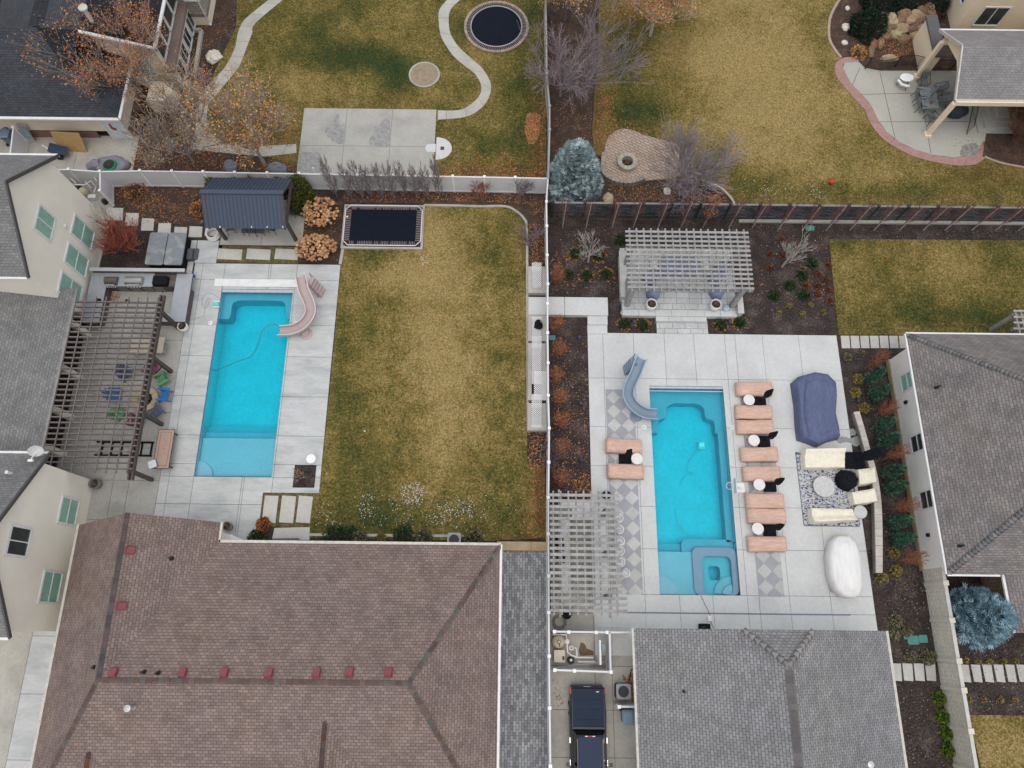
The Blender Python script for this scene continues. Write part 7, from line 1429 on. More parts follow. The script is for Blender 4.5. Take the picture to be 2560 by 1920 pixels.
q = MB(); q.tube([g(173, 437, 1.2), g(230, 437, 1.2), g(242, 452, 1.0)], .04, 7); q.tube([g(176, 445, 1.0), g(190, 458, .8)], .04, 7); q.tube([g(185, 462, .9), g(212, 462, .9), g(228, 452, .9), g(240, 468, .5), g(235, 480, .4)], .045, 7); q.tube([g(205, 445, .6), g(228, 470, .4)], .04, 7); one('pool_pipes', q, M_potw, 'white plumbing pipes beside the left house behind the white fence', 'pipes')
p = g(205, 475, .6); one('pool_filter', MB().lathe((p.x, p.y, .05), [(.25, 0), (.3, .1), (.3, .5), (.15, .65), (.05, .7)], 18), M_bei, 'small cream filter tank beside the left house', 'pool filter', smooth=True)
for c in ((194, 467), (258, 500)): p = g(*c, .4); one('pool_pump', MB().lathe((p.x, p.y, .05), [(.18, 0), (.18, .3), (.12, .4), (.02, .42)], 14), M_blackm, 'black pump '+('nearest the left house wall' if c[0] < 200 else 'at the foot of the short white fence'), 'pump')
q = MB(); p = g(228, 489, .4); q.rbox((p.x, p.y, .05), .55, .3, .3, .08); one('pump_motor', q, M_potw, 'white pump motor beside the small cream filter tank', 'pump')
# irrigation lids, spotlights, odds
M_lid = mat('lid_green', (.06, .22, .19), .6, .1, 4)
for c, s_, lab in (((2024, 571), (.62, .4), 'teal irrigation box lid near the dark stone fence'), ((1380, 845), (.45, .34), 'teal irrigation box lid beside the white fence'), ((2282, 1600), (.66, .5), 'larger teal irrigation box lid in the lower right bed'), ((2307, 1597), (.5, .44), 'smaller teal irrigation box lid in the lower right bed')):
    p = g(*c); q = MB(); q.rbox((p.x, p.y, 0), s_[0], s_[1], .06, .08); one('valve_box', q, M_lid, lab, 'valve box')
p = g(2263, 1593); one('valve_pipe', MB().lathe((p.x, p.y, 0), [(.12, 0), (.12, .06), (.02, .07)], 14), M_lid, 'small round teal pipe end beside the two teal lids', 'valve pipe')
M_spot = mat('spotlight_navy', (.05, .065, .13), .4)
for c, lab in (((1585, 806), 'navy spotlight left of the patio steps'), ((1824, 806), 'navy spotlight right of the patio steps'), ((1448, 845), 'navy spotlight in the upper part of the narrow bed'), ((1451, 1009), 'navy spotlight in the middle of the narrow bed'), ((1453, 1151), 'black ball-shaped light in the lower narrow bed'), ((2146, 1004), 'navy spotlight near the end of the seat wall'), ((2209, 1461), 'navy spotlight beside the lower yellow tuft')):
    p = g(*c, .1); t = one('spotlight', MB().tube([(p.x, p.y-.05, .02), (p.x, p.y, .12), (p.x, p.y+.14, .22)], [.07, .1, .12], 10), M_spot, lab, 'spotlight')
p = g(2076, 459); q = MB(); q.blob((p.x, p.y, .15), .16, .16, .16, 14, 10, 0, 1); one('red_ball', q, mat('ball_red', (.6, .01, .015), .4), 'small red ball on the upper right lawn', 'ball', smooth=True)
p = g(1106, 372); one('hoop_pad', MB().cbox((p.x, p.y, .05), .26, .26, .04), mat('pad_maroon', (.12, .03, .03), .7), 'small maroon square pad on the half round court apron', 'pad')
for i, x in enumerate((787, 808)): p = g(x, 430, 1.6); one('white_stake', MB().cbox((p.x, p.y, 0), .08, .08, 2.1), M_trim, ('left', 'right')[i]+' white stake standing behind the white fence by the court slab', 'stake', 'white stakes by the court')
for c, r_, lab in (((912, 1078), .06, 'tiny white ball on the centre lawn'), ((870, 547), .08, 'small white tag on the edge of the rectangular trampoline')): p = g(*c, .05); one('white_scrap', MB().blob((p.x, p.y, .08 if c[0] > 900 else .33), r_, r_, .04, 8, 6, .1, 1), M_trim, lab, 'scrap')
q = MB(); p = g(580, 1352, 1.0); q.prism([tuple(g(x, y, .6).xy) for x, y in ((553, 1337), (578, 1336), (614, 1352), (612, 1362), (553, 1362))], .5, .6); one('white_box', q, M_trim, 'white folded panel beside the brown roof corner', 'panel')
q = MB(); q.prism([tuple(g(x, y, .3).xy) for x, y in ((680, 1346), (745, 1345), (757, 1356), (676, 1362))], .05, .3); one('dark_bench', q, M_slg, 'dark grey bench beside the shrubs at the brown roof gutter', 'bench')
# =====================  TREES, SHRUBS, LEAVES  =====================
def branch(mb, p, d, L, r, lvl, rnd, tips, spread=.6, up=.15, nseg=3, kids_=(3, 5), minr=.010, n=4, keep=None):
    pts = [p]; q = p.copy(); dd = d.copy()
    for i in range(nseg):
        dd = (dd+Vector((rnd.uniform(-.2, .2), rnd.uniform(-.2, .2), rnd.uniform(-.1, .1)+up*.3))).normalized(); q = q+dd*L/nseg; pts.append(q.copy())
    rr_ = [max(minr, r*(1-.6*i/nseg)) for i in range(nseg+1)]; (keep if keep is not None else mb).tube(pts, rr_, n, cap=False)
    if lvl <= 0: tips.append((pts[-1], dd)); tips.append((pts[-2], dd)); return
    for k in range(rnd.randint(*kids_)):
        t = rnd.uniform(.3, 1.0); i = min(int(t*nseg), nseg-1); b = pts[i].lerp(pts[i+1], t*nseg-i)
        a = Vector((rnd.gauss(0, 1), rnd.gauss(0, 1), rnd.gauss(0, .5))).normalized(); nd = (dd*(1-spread)+a*spread+Vector((0, 0, up))).normalized()
        branch(mb, b, nd, L*rnd.uniform(.55, .8), rr_[i]*.6, lvl-1, rnd, tips, spread, up, nseg, kids_, minr, 3)
    branch(mb, pts[-1], dd, L*.7, rr_[-1], lvl-1, rnd, tips, spread, up, nseg, kids_, minr, 3)
def leafcloud(mb, tips, per, rad, size, cols, rnd, flat=.5, dropz=0):
    for p, d in tips:
        for i in range(per):
            if rnd.random() > .999: continue
            q = p+Vector((rnd.gauss(0, rad), rnd.gauss(0, rad), rnd.gauss(0, rad)-dropz)); s = size*rnd.uniform(.6, 1.3); u = Vector((rnd.gauss(0, 1), rnd.gauss(0, 1), rnd.gauss(0, flat))).normalized(); v = u.cross(Vector((rnd.gauss(0, .4), rnd.gauss(0, .4), 1))).normalized()
            c = rnd.choice(cols); j = rnd.uniform(.75, 1.25); mb.c = (c[0]*j, c[1]*j, c[2]*j); mb.face([q-u*s*.5, q+v*s*.32, q+u*s*.5, q-v*s*.32])
M_leaf = mat('foliage', (1, 1, 1), .8, 0, 1, tint=True, spec=.2); M_twig = mat('bark_grey', (.17, .145, .14), .9, .2, 3); M_bark2 = mat('bark_pale', (.42, .39, .36), .9, .15, 4); M_barkb = mat('bark_brown', (.15, .10, .075), .9, .2, 4); M_red_t = mat('twig_red', (.33, .10, .06), .85, .2, 3); M_purp = mat('twig_mauve', (.20, .16, .17), .9, .2, 3); M_gold = mat('twig_tan', (.34, .25, .15), .9, .2, 3); M_rust = mat('twig_rust', (.27, .10, .05), .9, .2, 3)
M_rustd = mat('twig_rust_dark', (.17, .075, .05), .9, .2, 3); M_lbk = mat('bark_light_grey', (.27, .235, .215), .9, .15, 3); M_lpu = mat('twig_light_mauve', (.27, .225, .235), .9, .2, 3)
ORG = [(.42, .17, .05), (.36, .13, .045), (.30, .11, .05), (.46, .22, .07), (.24, .09, .05)]; GLD = [(.50, .30, .11), (.42, .24, .09), (.38, .17, .06), (.55, .36, .16)]
def tree(label, base, h_, r_, sd_, lvl=3, L0=.36, leaves=0, cols=ORG, bark=None, spread=.55, up=.2, name='bare_tree', rad=.25, size=.12, kids_=(3, 5), lean=(0, 0), cat='tree', group=None, nst=1, clear=.25, minr=.012):
    rnd = random.Random(sd_); b = g(*base); t = thing(name, label, cat, (b.x, b.y, 0), group); tr = MB(); cr = MB(); tips = []
    for s_ in range(nst):
        a = rnd.uniform(0, 6.3) if nst > 1 else 0; o = Vector((math.cos(a)*.15, math.sin(a)*.15, 0)) if nst > 1 else Vector()
        p0 = Vector((b.x, b.y, 0))+o; hh = h_*clear; d = Vector((lean[0]+(o.x*1.5), lean[1]+(o.y*1.5), 1)).normalized()
        p1 = p0+d*hh; tr.tube([p0, p0.lerp(p1, .5), p1], [r_, r_*.85, r_*.7], 7)
        nb = rnd.randint(5, 7) if nst == 1 else 3
        for k in range(nb):
            a = 6.283*k/nb+rnd.uniform(-.4, .4); nd = (Vector((math.cos(a)*spread, math.sin(a)*spread, .55+rnd.uniform(0, .4)))+d*.3).normalized()
            branch(cr, p0.lerp(p1, rnd.uniform(.75, 1)), nd, h_*L0*rnd.uniform(.85, 1.15), r_*.5, lvl-1, rnd, tips, .45, up, 3, kids_, minr, 4, keep=tr)
    tr.build('trunk', bark or M_twig, t); co = cr.build('crown', bark or M_twig, t)
    if leaves: lf = MB(); leafcloud(lf, tips, leaves, rad, size, cols, rnd); lf.build('leaves', M_leaf, co)
    return t
tree('orange-leaved tree leaning over the navy roof at top left', (357, 243), 8.2, .17, 11, lvl=4, leaves=3, spread=.8, rad=.28, size=.13, lean=(-.1, .05), L0=.36, clear=.15, minr=.014, bark=M_lbk)
tree('golden-leaved tree in the bed below the brick bay at top left', (520, 335), 6.0, .13, 14, lvl=4, leaves=1, cols=GLD+ORG[:2], rad=.25, size=.11, lean=(-.1, .1), spread=.7, minr=.013, bark=M_lbk)
tree('golden-leaved tree beside the path, left of the court slab', (662, 412), 6.8, .15, 17, lvl=4, leaves=2, cols=GLD+ORG[:1], rad=.25, size=.12, lean=(-.15, .2), spread=.7, minr=.014, bark=M_lbk)
tree('bare tan tree just above the white fence near the left pool equipment', (485, 408), 4.6, .10, 19, lvl=4, leaves=1, cols=GLD, bark=M_lbk, rad=.2, size=.08, spread=.9, L0=.42, minr=.015)
tree('large bare mauve tree over the mulch strip right of the grey fence', (1462, 255), 7.0, .17, 23, lvl=5, bark=M_purp, spread=.8, up=.1, kids_=(2, 3), L0=.38, minr=.014)
tree('bare mauve tree leaning across the grey fence, left of the largest one', (1400, 240), 4.8, .12, 29, lvl=4, bark=M_lpu, spread=.9, up=.05, kids_=(3, 4), L0=.4, minr=.014)
tree('golden-leaved tree at the top edge just right of the grey fence', (1412, 50), 5.0, .12, 31, lvl=4, leaves=5, cols=GLD, rad=.3, size=.13, spread=.8)
tree('orange-leaved tree at the top edge over the upper right lawn', (1625, 90), 6.4, .13, 37, lvl=4, leaves=4, cols=ORG+GLD, rad=.28, size=.13, spread=.9, bark=M_bark2)
tree('wide leafless mauve shrub right of the tan paver patio', (1712, 462), 4.0, .07, 41, lvl=4, bark=M_lpu, name='bare_shrub', cat='shrub', nst=7, spread=.85, clear=.12, up=.1, kids_=(3, 4), minr=.012, L0=.48)
tree('small white-barked tree at upper left of the central pergola', (1470, 655), 3.2, .08, 43, lvl=4, bark=M_bark2, spread=.45, up=.35, kids_=(2, 3), clear=.3, L0=.3, minr=.012)
tree('white-barked tree between the central pergola and the right lawn', (1955, 667), 3.6, .08, 47, lvl=4, bark=M_bark2, spread=.45, up=.35, kids_=(2, 3), clear=.33, L0=.3, minr=.012)
tree('bare shrub above the rectangular trampoline near the fence corner', (1325, 610), 2.4, .05, 53, lvl=3, bark=M_purp, name='bare_shrub', cat='shrub', nst=3, spread=.7, clear=.1)
tree('bare shrub in front of the white fence left of its corner', (1195, 495), 2.2, .05, 59, lvl=3, bark=M_rust, name='bare_shrub', cat='shrub', nst=3, spread=.8, clear=.1)
tree('bare shrub in the corner where the two white fences meet', (1305, 490), 2.3, .05, 61, lvl=3, bark=M_purp, name='bare_shrub', cat='shrub', nst=3, spread=.8, clear=.1)
tree('grey twiggy shrub straddling the white fence below the planter boxes', (1370, 1150), 2.0, .05, 67, lvl=3, bark=M_purp, name='bare_shrub', cat='shrub', nst=4, spread=.8, clear=.1)
tree('small leafless bush in the square planting hole of the left deck', (748, 1192), 1.3, .03, 71, lvl=2, bark=M_gold, name='bare_shrub', cat='shrub', nst=3, spread=.8, clear=.15)
tree('low rusty bush at the bottom of the centre lawn beside the white fence', (1349, 1300), 1.5, .03, 73, lvl=2, bark=M_rust, name='bare_shrub', cat='shrub', nst=2, spread=.5, clear=.15)
tree('dense red twig shrub left of the hot tub', (322, 626), 2.5, .05, 79, lvl=4, bark=M_red_t, name='red_twig_shrub', cat='shrub', nst=7, spread=.7, clear=.1, kids_=(3, 3), minr=.014, L0=.42)
tree('thin bare climber on the left house wall above the red shrub', (285, 578), 3.2, .03, 83, lvl=2, bark=M_gold, name='bare_climber', cat='plant', nst=2, spread=.25, clear=.3)
tree('dense rust brown shrub at the right edge beside the top right patio', (2535, 350), 3.4, .07, 89, lvl=4, bark=M_rustd, name='bare_shrub', cat='shrub', nst=8, spread=.7, clear=.1, kids_=(3, 4), minr=.014, L0=.46)
# columnar saplings (dense upright twigs)
def column(label, base, h_, w_, sd_, bark, name, cat='tree', n=40, stake=None, group=None, leaves=0, z0=.3, lean=0, trunk=.03, proto=None, minr=.009):
    rnd = random.Random(sd_); b = g(*base); t = thing(name, label, cat, (b.x, b.y, 0), group); tr = MB(); tr.tube([b, b+Vector((lean*.5, 0, h_*.5)), b+Vector((lean, 0, h_*.92))], [trunk, trunk*.7, .01], 5); tr.build('trunk', bark if stake is None else M_barkb, t)
    cr = MB(); tips = []
    for i in range(n):
        f_ = z0+(.95-z0)*i/n; z = h_*f_; a = rnd.uniform(0, 6.3); ww = w_*(.45+.55*math.sin(math.pi*min(1, (f_-z0)/(1-z0)*.9+.1))); L_ = h_*.22*rnd.uniform(.7, 1.2)
        p = b+Vector((lean*f_, 0, z)); e = p+Vector((math.cos(a)*ww, math.sin(a)*ww, L_)); m_ = p.lerp(e, .5)+Vector((math.cos(a)*ww*.2, math.sin(a)*ww*.2, -.04)); cr.tube([p, m_, e], [minr*1.6, minr*1.3, minr], 3, cap=False); tips.append((e, Vector((0, 0, 1))))
        for k in range(2): e2 = m_+Vector((rnd.gauss(0, .12)*w_*2, rnd.gauss(0, .12)*w_*2, L_*.6)); cr.tube([m_, e2], [minr, minr*.8], 3, cap=False); tips.append((e2, Vector((0, 0, 1))))
    co = cr.build('crown', bark, t)
    if leaves: lf = MB(); leafcloud(lf, tips, leaves, .08, .07, ORG, rnd); lf.build('leaves', M_leaf, co)
    if stake: MB().tube([(b.x+.06, b.y-.04, 0), (b.x+.1+lean, b.y-.04, stake)], .03, 5).build('stake', M_bark2, t)
    return t
sx_ = [1404, 1463, 1528, 1581, 1643, 1700, 1755, 1820, 1878, 1942, 2003, 2063, 2122, 2182, 2246, 2305, 2360, 2426, 2486, 2544]
M_redt2 = mat('twig_red_dull', (.17, .075, .065), .9, .2, 3)
for i, x in enumerate(sx_):
    nm = (ORD[i] if i < 18 else ('nineteenth', 'twentieth')[i-18])+' staked bare sapling from the left along the dark stone-pattern fence'
    column(nm, (x, 568 if x < 1900 else 575), 3.0+.25*random.random(), .5, 100+i, M_redt2, 'staked_sapling', n=44, stake=2.9+.3*random.random(), group='staked saplings along the dark fence', leaves=2 if i == 6 else 0, minr=.007)
for i, (x, h_) in enumerate(((843, 3.2), (880, 2.6), (908, 3.0), (930, 2.5), (958, 2.7), (987, 2.9), (1012, 2.8), (1043, 2.5), (1070, 2.7), (1100, 3.2))):
    column(f'{ORD[i]} grey columnar bare tree from the left in the row along the white fence', (x, 492+(i % 3)*3), h_*1.28, .44, 130+i, mat('twig_grey_brown', (.22, .185, .18), .9, .2, 3), 'columnar_tree', n=62, group='columnar bare trees by the white fence', z0=.08, minr=.012)
rc_ = [((1394, 705), 1.9), ((1390, 820), 1.4), ((1397, 885), 1.7), ((1390, 952), 1.6), ((1400, 1005), 1.7), ((1402, 1060), 1.7), ((1403, 1128), 1.6), ((1402, 1200), 1.7)]
for i, (c, h_) in enumerate(rc_): column(f'{ORD[i]} rust coloured twiggy shrub from the top in the narrow bed by the white fence', c, h_, .55, 150+i, M_rust, 'rust_shrub', cat='shrub', n=55, group='rust shrubs in the narrow bed', z0=.1, leaves=1)
for i, (c, h_) in enumerate((((2163, 921), 2.6), ((2187, 1039), 2.4), ((2205, 1150), 2.8), ((2228, 1275), 2.7), ((2245, 1402), 2.7))): column(f'{ORD[i]} red-orange upright shrub from the top beside the white walled house', c, h_, .5, 170+i, M_rust, 'upright_shrub', cat='shrub', n=60, group='red-orange shrubs by the white house', z0=.25, leaves=0, trunk=.06)
# conifers: tiers of needle sprays
def conifer(label, base, h_, r_, sd_, cols, name='blue_spruce', n=900, size=.32, group=None, cat='tree', zlow=.05, pw=.75):
    rnd = random.Random(sd_); b = g(*base); t = thing(name, label, cat, (b.x, b.y, 0), group); MB().tube([b, b+Vector((0, 0, h_*.95))], [r_*.07, .01], 6).build('trunk', M_barkb, t); mb = MB(); nb = int(n/14)
    for i in range(nb):
        f_ = zlow+(1-zlow)*((i+rnd.random())/nb)**1.0; z = h_*f_; R_ = r_*(1-f_)**pw*rnd.uniform(.82, 1.12)+.05; a = i*2.399+rnd.uniform(-.2, .2); d = Vector((math.cos(a), math.sin(a), -.12+.5*f_)); s_ = Vector((-d.y, d.x, 0)); c0 = rnd.choice(cols)
        for k in range(14):
            u = rnd.uniform(.35, 1.0)**.7; side = rnd.choice((-1, 1))*rnd.uniform(0, .38)*(1.1-u)*R_; p = b+Vector((0, 0, z))+d*R_*u+s_*side*1.6+Vector((0, 0, rnd.uniform(-.08, .1)))
            L_ = size*rnd.uniform(.6, 1.2)*(.6+.4*r_/max(r_, 1)); dd = (d+s_*(side*1.5/R_)+Vector((rnd.gauss(0, .3), rnd.gauss(0, .3), rnd.uniform(.1, .5)))).normalized(); w_ = dd.cross(Vector((rnd.gauss(0, .5), rnd.gauss(0, .5), 1))).normalized()*L_*.16
            j = rnd.uniform(.35, 1.75); mb.c = (c0[0]*j, c0[1]*j, c0[2]*j)
            for q in (-.5, 0, .5): e = (dd+w_.normalized()*q).normalized()*L_; mb.face([p, p+e*.5+w_*.6, p+e, p+e*.5-w_*.6])
    mb.build('crown', M_leaf, t); return t
BLU = [(.22, .30, .32), (.30, .38, .40), (.14, .20, .21), (.38, .46, .47)]; BL2 = [(.14, .25, .30), (.21, .33, .40), (.08, .15, .18), (.30, .42, .49)]; GRN = [(.035, .11, .075), (.05, .14, .09), (.02, .065, .045), (.10, .15, .09)]
conifer('tall blue spruce where the white and dark fences meet', (1432, 470), 4.6, 1.9, 201, BLU, n=9000, size=.34, zlow=.03, pw=.55)
conifer('blue spruce beside the stone wall at lower right', (2403, 1543), 3.7, 1.8, 202, BL2, n=9000, size=.32, zlow=.3, pw=.5)
for i, c in enumerate(((2168, 952), (2180, 992), (2190, 1072), (2201, 1110), (2214, 1187), (2219, 1225), (2230, 1310), (2237, 1352))):
    conifer(f'{ORD[i]} dwarf green spruce from the top in the bed beside the white walled house', c, 2.2, .41, 210+i, GRN, 'dwarf_spruce', n=1500, size=.16, group='dwarf spruces by the white house', cat='shrub', pw=.5)
# round shrubs: leaf clumps over a form
def bush(label, base, r_, h_, sd_, cols, name='shrub', n=500, size=.12, group=None, cat='shrub', zlow=0, sx_=1, sy_=1, spike=.4, core=None):
    rnd = random.Random(sd_); b = g(*base); mb = MB(); t = thing(name, label, cat, (b.x, b.y, 0), group)
    for i in range(n):
        a = rnd.uniform(0, 6.283); e = math.asin(rnd.uniform(0, 1)); bump = 1+.14*math.sin(a*5+sd_)*math.cos(e*4)+rnd.gauss(0, .06); d = Vector((math.cos(a)*math.cos(e), math.sin(a)*math.cos(e), math.sin(e))); p = b+Vector((d.x*r_*sx_*bump, d.y*r_*sy_*bump, zlow+d.z*h_*bump))
        L_ = size*rnd.uniform(.6, 1.4); u = (d*spike+Vector((rnd.gauss(0, .5), rnd.gauss(0, .5), rnd.gauss(.2, .4)))).normalized(); v = u.cross(Vector((rnd.gauss(0, 1), rnd.gauss(0, 1), rnd.gauss(0, 1)))).normalized(); c = rnd.choice(cols); j = rnd.uniform(.6, 1.3); mb.c = (c[0]*j, c[1]*j, c[2]*j); mb.face([p-u*L_*.4, p+v*L_*.3, p+u*L_*.6, p-v*L_*.3])
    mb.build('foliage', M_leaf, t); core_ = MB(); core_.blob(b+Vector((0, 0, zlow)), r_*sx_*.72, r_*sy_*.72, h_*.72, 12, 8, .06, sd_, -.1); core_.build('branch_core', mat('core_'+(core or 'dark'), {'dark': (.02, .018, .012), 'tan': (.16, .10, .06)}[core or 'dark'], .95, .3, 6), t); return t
DKG = [(.018, .035, .022), (.028, .05, .03), (.012, .025, .016)]
for c, r_, h_, lab in (((2200, 20), 1.5, 1.5, 'dark clipped evergreen above the rock garden, left of two'), ((2300, 0), 2.1, 1.6, 'wide dark evergreen above the rock garden at the top edge'), ((2165, 75), 1.35, 1.4, 'tall dark evergreen left of the rock garden')): bush(lab, c, r_, h_, int(c[0]), DKG, 'dark_evergreen', 3500, .16, spike=.8)
OLV = [(.11, .12, .02), (.15, .15, .03), (.07, .08, .018), (.09, .11, .02)]
for c, r_, h_, lab in (((760, 495), .75, 2.4, 'tall olive arborvitae behind the navy pavilion at its right side'), ((752, 520), .7, 1.6, 'shorter olive arborvitae in front of the tallest one beside the pavilion')): bush(lab, c, r_, h_, int(c[0])+3, OLV, 'arborvitae', 2600, .13, spike=.9)
for i, x in enumerate((540, 604, 640, 670, 705)): bush(f'{ORD[i]} low arborvitae from the left peeking over the navy pavilion roof', (x, 478), .5, 1.35+.1*(i % 3), 300+i, OLV, 'arborvitae', 700, .13, group='arborvitae behind the pavilion', spike=.8)
TAN = [(.45, .25, .12), (.52, .32, .17), (.40, .22, .10), (.36, .19, .09)]
def hydrangea(label, c, sd_, n, rx, ry):
    rnd = random.Random(sd_); b = g(*c); t = thing('hydrangea', label, 'shrub', (b.x, b.y, 0)); hd = MB(); stm = MB()
    for i in range(n):
        a = rnd.uniform(0, 6.3); q = math.sqrt(rnd.random()); p = b+Vector((math.cos(a)*q*rx, math.sin(a)*q*ry, .75+.45*(1-q*q)+rnd.uniform(-.12, .12))); stm.tube([b+Vector((math.cos(a)*q*.3, math.sin(a)*q*.3, 0)), p], .008, 3, cap=False); cc = rnd.choice(TAN); j = rnd.uniform(.8, 1.2); hd.c = tuple(x*j for x in cc); s_ = rnd.uniform(.07, .13); hd.blob(p, s_, s_, s_*.75, 8, 5, .2, rnd.random())
    hd.build('dried_blooms', M_leaf, t); stm.build('stems', M_barkb, t)
hydrangea('dried tan hydrangea nearest the pavilion and arborvitae', (806, 545), 5, 190, 1.3, 1.15); hydrangea('dried tan hydrangea left of the turf edge, lower of the two', (797, 632), 6, 230, 1.4, 1.0)
YEL = [(.30, .25, .07), (.26, .20, .06), (.20, .17, .06)]
for i, c in enumerate(((2144, 948), (2137, 983), (2158, 1021), (2233, 1383), (2238, 1427), (2204, 1447))): bush(f'{ORD[i]} round yellow-green grass tuft from the top in the bed right of the deck', c, .33, .35, 320+i, YEL, 'grass_tuft', 420, .12, group='yellow grass tufts right of the deck', cat='plant')
for i, c in enumerate(((1973, 764), (2026, 763), (1947, 783), (2005, 786), (2057, 781))): bush(f'{ORD[i]} small yellow tuft in the bed between central pergola and right lawn', c, .19, .2, 330+i, YEL, 'grass_tuft', 160, .09, group='small yellow tufts beside the right lawn', cat='plant')
SAG = [(.20, .19, .11), (.16, .15, .09), (.24, .22, .14), (.10, .09, .06)]
for i, c in enumerate(((2237, 1550), (2231, 1588), (2265, 1578), (2275, 1640), (2318, 1643), (2118, 893), (2152, 885))): bush(('upper left sage mound of the lower bed', 'sage mound at the corner of the grey roof', 'small sage mound above the teal lids', 'smaller sage mound above the stepping slabs', 'largest sage mound beside the block wall', 'sage mound beside the deck corner above the navy cover', 'sage mound just below the slab row above the white house')[i], c, (.35, .36, .28, .32, .44, .26, .22)[i], .3, 340+i, SAG, 'sage_mound', 420, .13, cat='plant')
LIM = [(.12, .19, .02), (.16, .24, .03), (.08, .13, .02)]
for i, c in enumerate(((2344, 1745), (2353, 1790), (2363, 1832), (2366, 1876))): bush(f'{ORD[i]} lime green shrub from the top along the block wall', c, .33, .45, 360+i, LIM, 'lime_shrub', 420, .14, group='lime shrubs along the block wall', spike=.9)
GR2 = [(.035, .075, .028), (.05, .10, .035), (.07, .10, .04), (.02, .045, .02)]
gs = [((1438, 637), 'left of the upper white-barked tree', 1), ((1496, 642), 'right of the upper white-barked tree', 1), ((1418, 688), 'beside the upper rust shrub', 0), ((1465, 690), 'below the upper white-barked tree', 1), ((1515, 688), 'left of the central pergola screen', 1), ((1551, 602), 'at the upper left corner of the central pergola', 0), ((1562, 812), 'first in the bed left of the patio steps', 1), ((1606, 814), 'second in the bed left of the patio steps', 1), ((1801, 814), 'first in the bed right of the patio steps', 1), ((1848, 808), 'second in the bed right of the patio steps', 1), ((1935, 740), 'lowest left in the bed beside the right lawn', 0), ((1975, 715), 'above the lowest left one beside the right lawn', 0), ((2005, 690), 'in the middle of the bed beside the right lawn', 0), ((2030, 660), 'nearest the upper corner of the right lawn', 0), ((2009, 740), 'lowest right in the bed beside the right lawn', 0)]
for i, (c, lab, lf) in enumerate(gs):
    t = bush('low dark green shrub '+lab, c, .36, .32, 380+i, GR2, 'low_shrub', 260, .17, group='low green shrubs in the right yard beds', spike=1.0)
    if lf:
        rnd = random.Random(i); m_ = MB(); b = g(*c); leafcloud(m_, [(b+Vector((.5*math.cos(a), .45*math.sin(a), .05)), None) for a in [rnd.uniform(0, 6.3) for _ in range(14)]], 6, .07, .12, ORG, rnd); m_.build('fallen_leaves', M_leaf, t)
RU2 = [(.20, .075, .04), (.26, .10, .05), (.15, .055, .035)]
for i, c in enumerate(((1925, 637), (1957, 637), (2070, 665), (2045, 686), (2064, 701), (2045, 715), (2016, 714), (2072, 728), (2045, 738), (2075, 755), (1925, 670), (1955, 600))): bush(f'{ORD[i]} small russet perennial in the bed beside the right lawn', c, .24, .18, 410+i, RU2, 'russet_perennial', 130, .12, group='russet perennials beside the right lawn', cat='plant', spike=1.0)
for i, c in enumerate(((2412, 1650), (2442, 1653), (2472, 1653), (2507, 1653), (2538, 1653), (2421, 1747), (2458, 1748), (2500, 1749), (2536, 1748))): bush(f'{ORD[i]} small straw clump from the upper left in the bed right of the block wall', c, .17, .2, 430+i, YEL+TAN[:1], 'straw_clump', 120, .09, group='straw clumps right of the block wall', cat='plant')
for c, r_, cols, lab in (((838, 1345), .7, DKG+GR2, 'dark green shrub at the brown roof gutter, left of the row'), ((872, 1342), .6, GR2, 'dark green shrub in the gutter row beside the yellow bush'), ((955, 1345), .25, YEL, 'yellow tufty bush in the gutter row'), ((1010, 1343), .65, GR2, 'green shrub in the gutter row between yellow bush and air conditioner'), ((900, 1347), .45, SAG, 'bare brown bush in the gutter row'), ((1060, 1345), .5, SAG, 'sage bush just left of the gutter row air conditioner'), ((1185, 1344), .6, SAG+YEL, 'straw bush right of the gutter row air conditioner'), ((645, 1345), .5, OLV+DKG, 'rounded olive shrub beside the brown roof corner'), ((660, 1312), .4, ORG, 'small orange-leaved shrub below the three tall slabs'), ((340, 478), .8, ORG+TAN, 'golden-brown shrub at the left of the bed under the white fence'), ((500, 525), .6, ORG+TAN, 'golden-brown shrub beside the pavilion left post'), ((2145, 135), .6, GLD, 'golden plant at the corner of the iron fence')): bush(lab, c, r_, .5, int(c[0]*3), cols, 'garden_shrub', 600, .14, spike=.9, core='dark' if cols is not YEL else 'tan')
# rocks
M_rock = mat('sandstone_boulder', (1, 1, 1), .85, .15, 3, .12, 14, tint=True, bump=.3)
RC = [(.22, .12, .065), (.27, .175, .095), (.18, .11, .07), (.33, .24, .14), (.20, .13, .08), (.38, .30, .20)]
rk = [(2208, 42, 13, 10), (2228, 44, 13, 14), (2262, 36, 17, 12), (2290, 36, 15, 11), (2306, 25, 12, 10), (2322, 20, 13, 10), (2210, 55, 12, 9), (2232, 57, 14, 10), (2250, 50, 11, 11), (2275, 50, 15, 12), (2292, 57, 14, 13), (2305, 45, 10, 9), (2327, 35, 13, 9), (2202, 68, 13, 9), (2225, 72, 16, 9), (2255, 70, 17, 12), (2280, 74, 17, 8), (2303, 73, 15, 13), (2208, 92, 17, 11), (2240, 85, 17, 10), (2258, 98, 15, 10), (2292, 90, 17, 11), (2192, 84, 9, 12), (2200, 110, 10, 10), (2182, 108, 9, 16), (2222, 147, 22, 7), (2176, 130, 8, 14)]
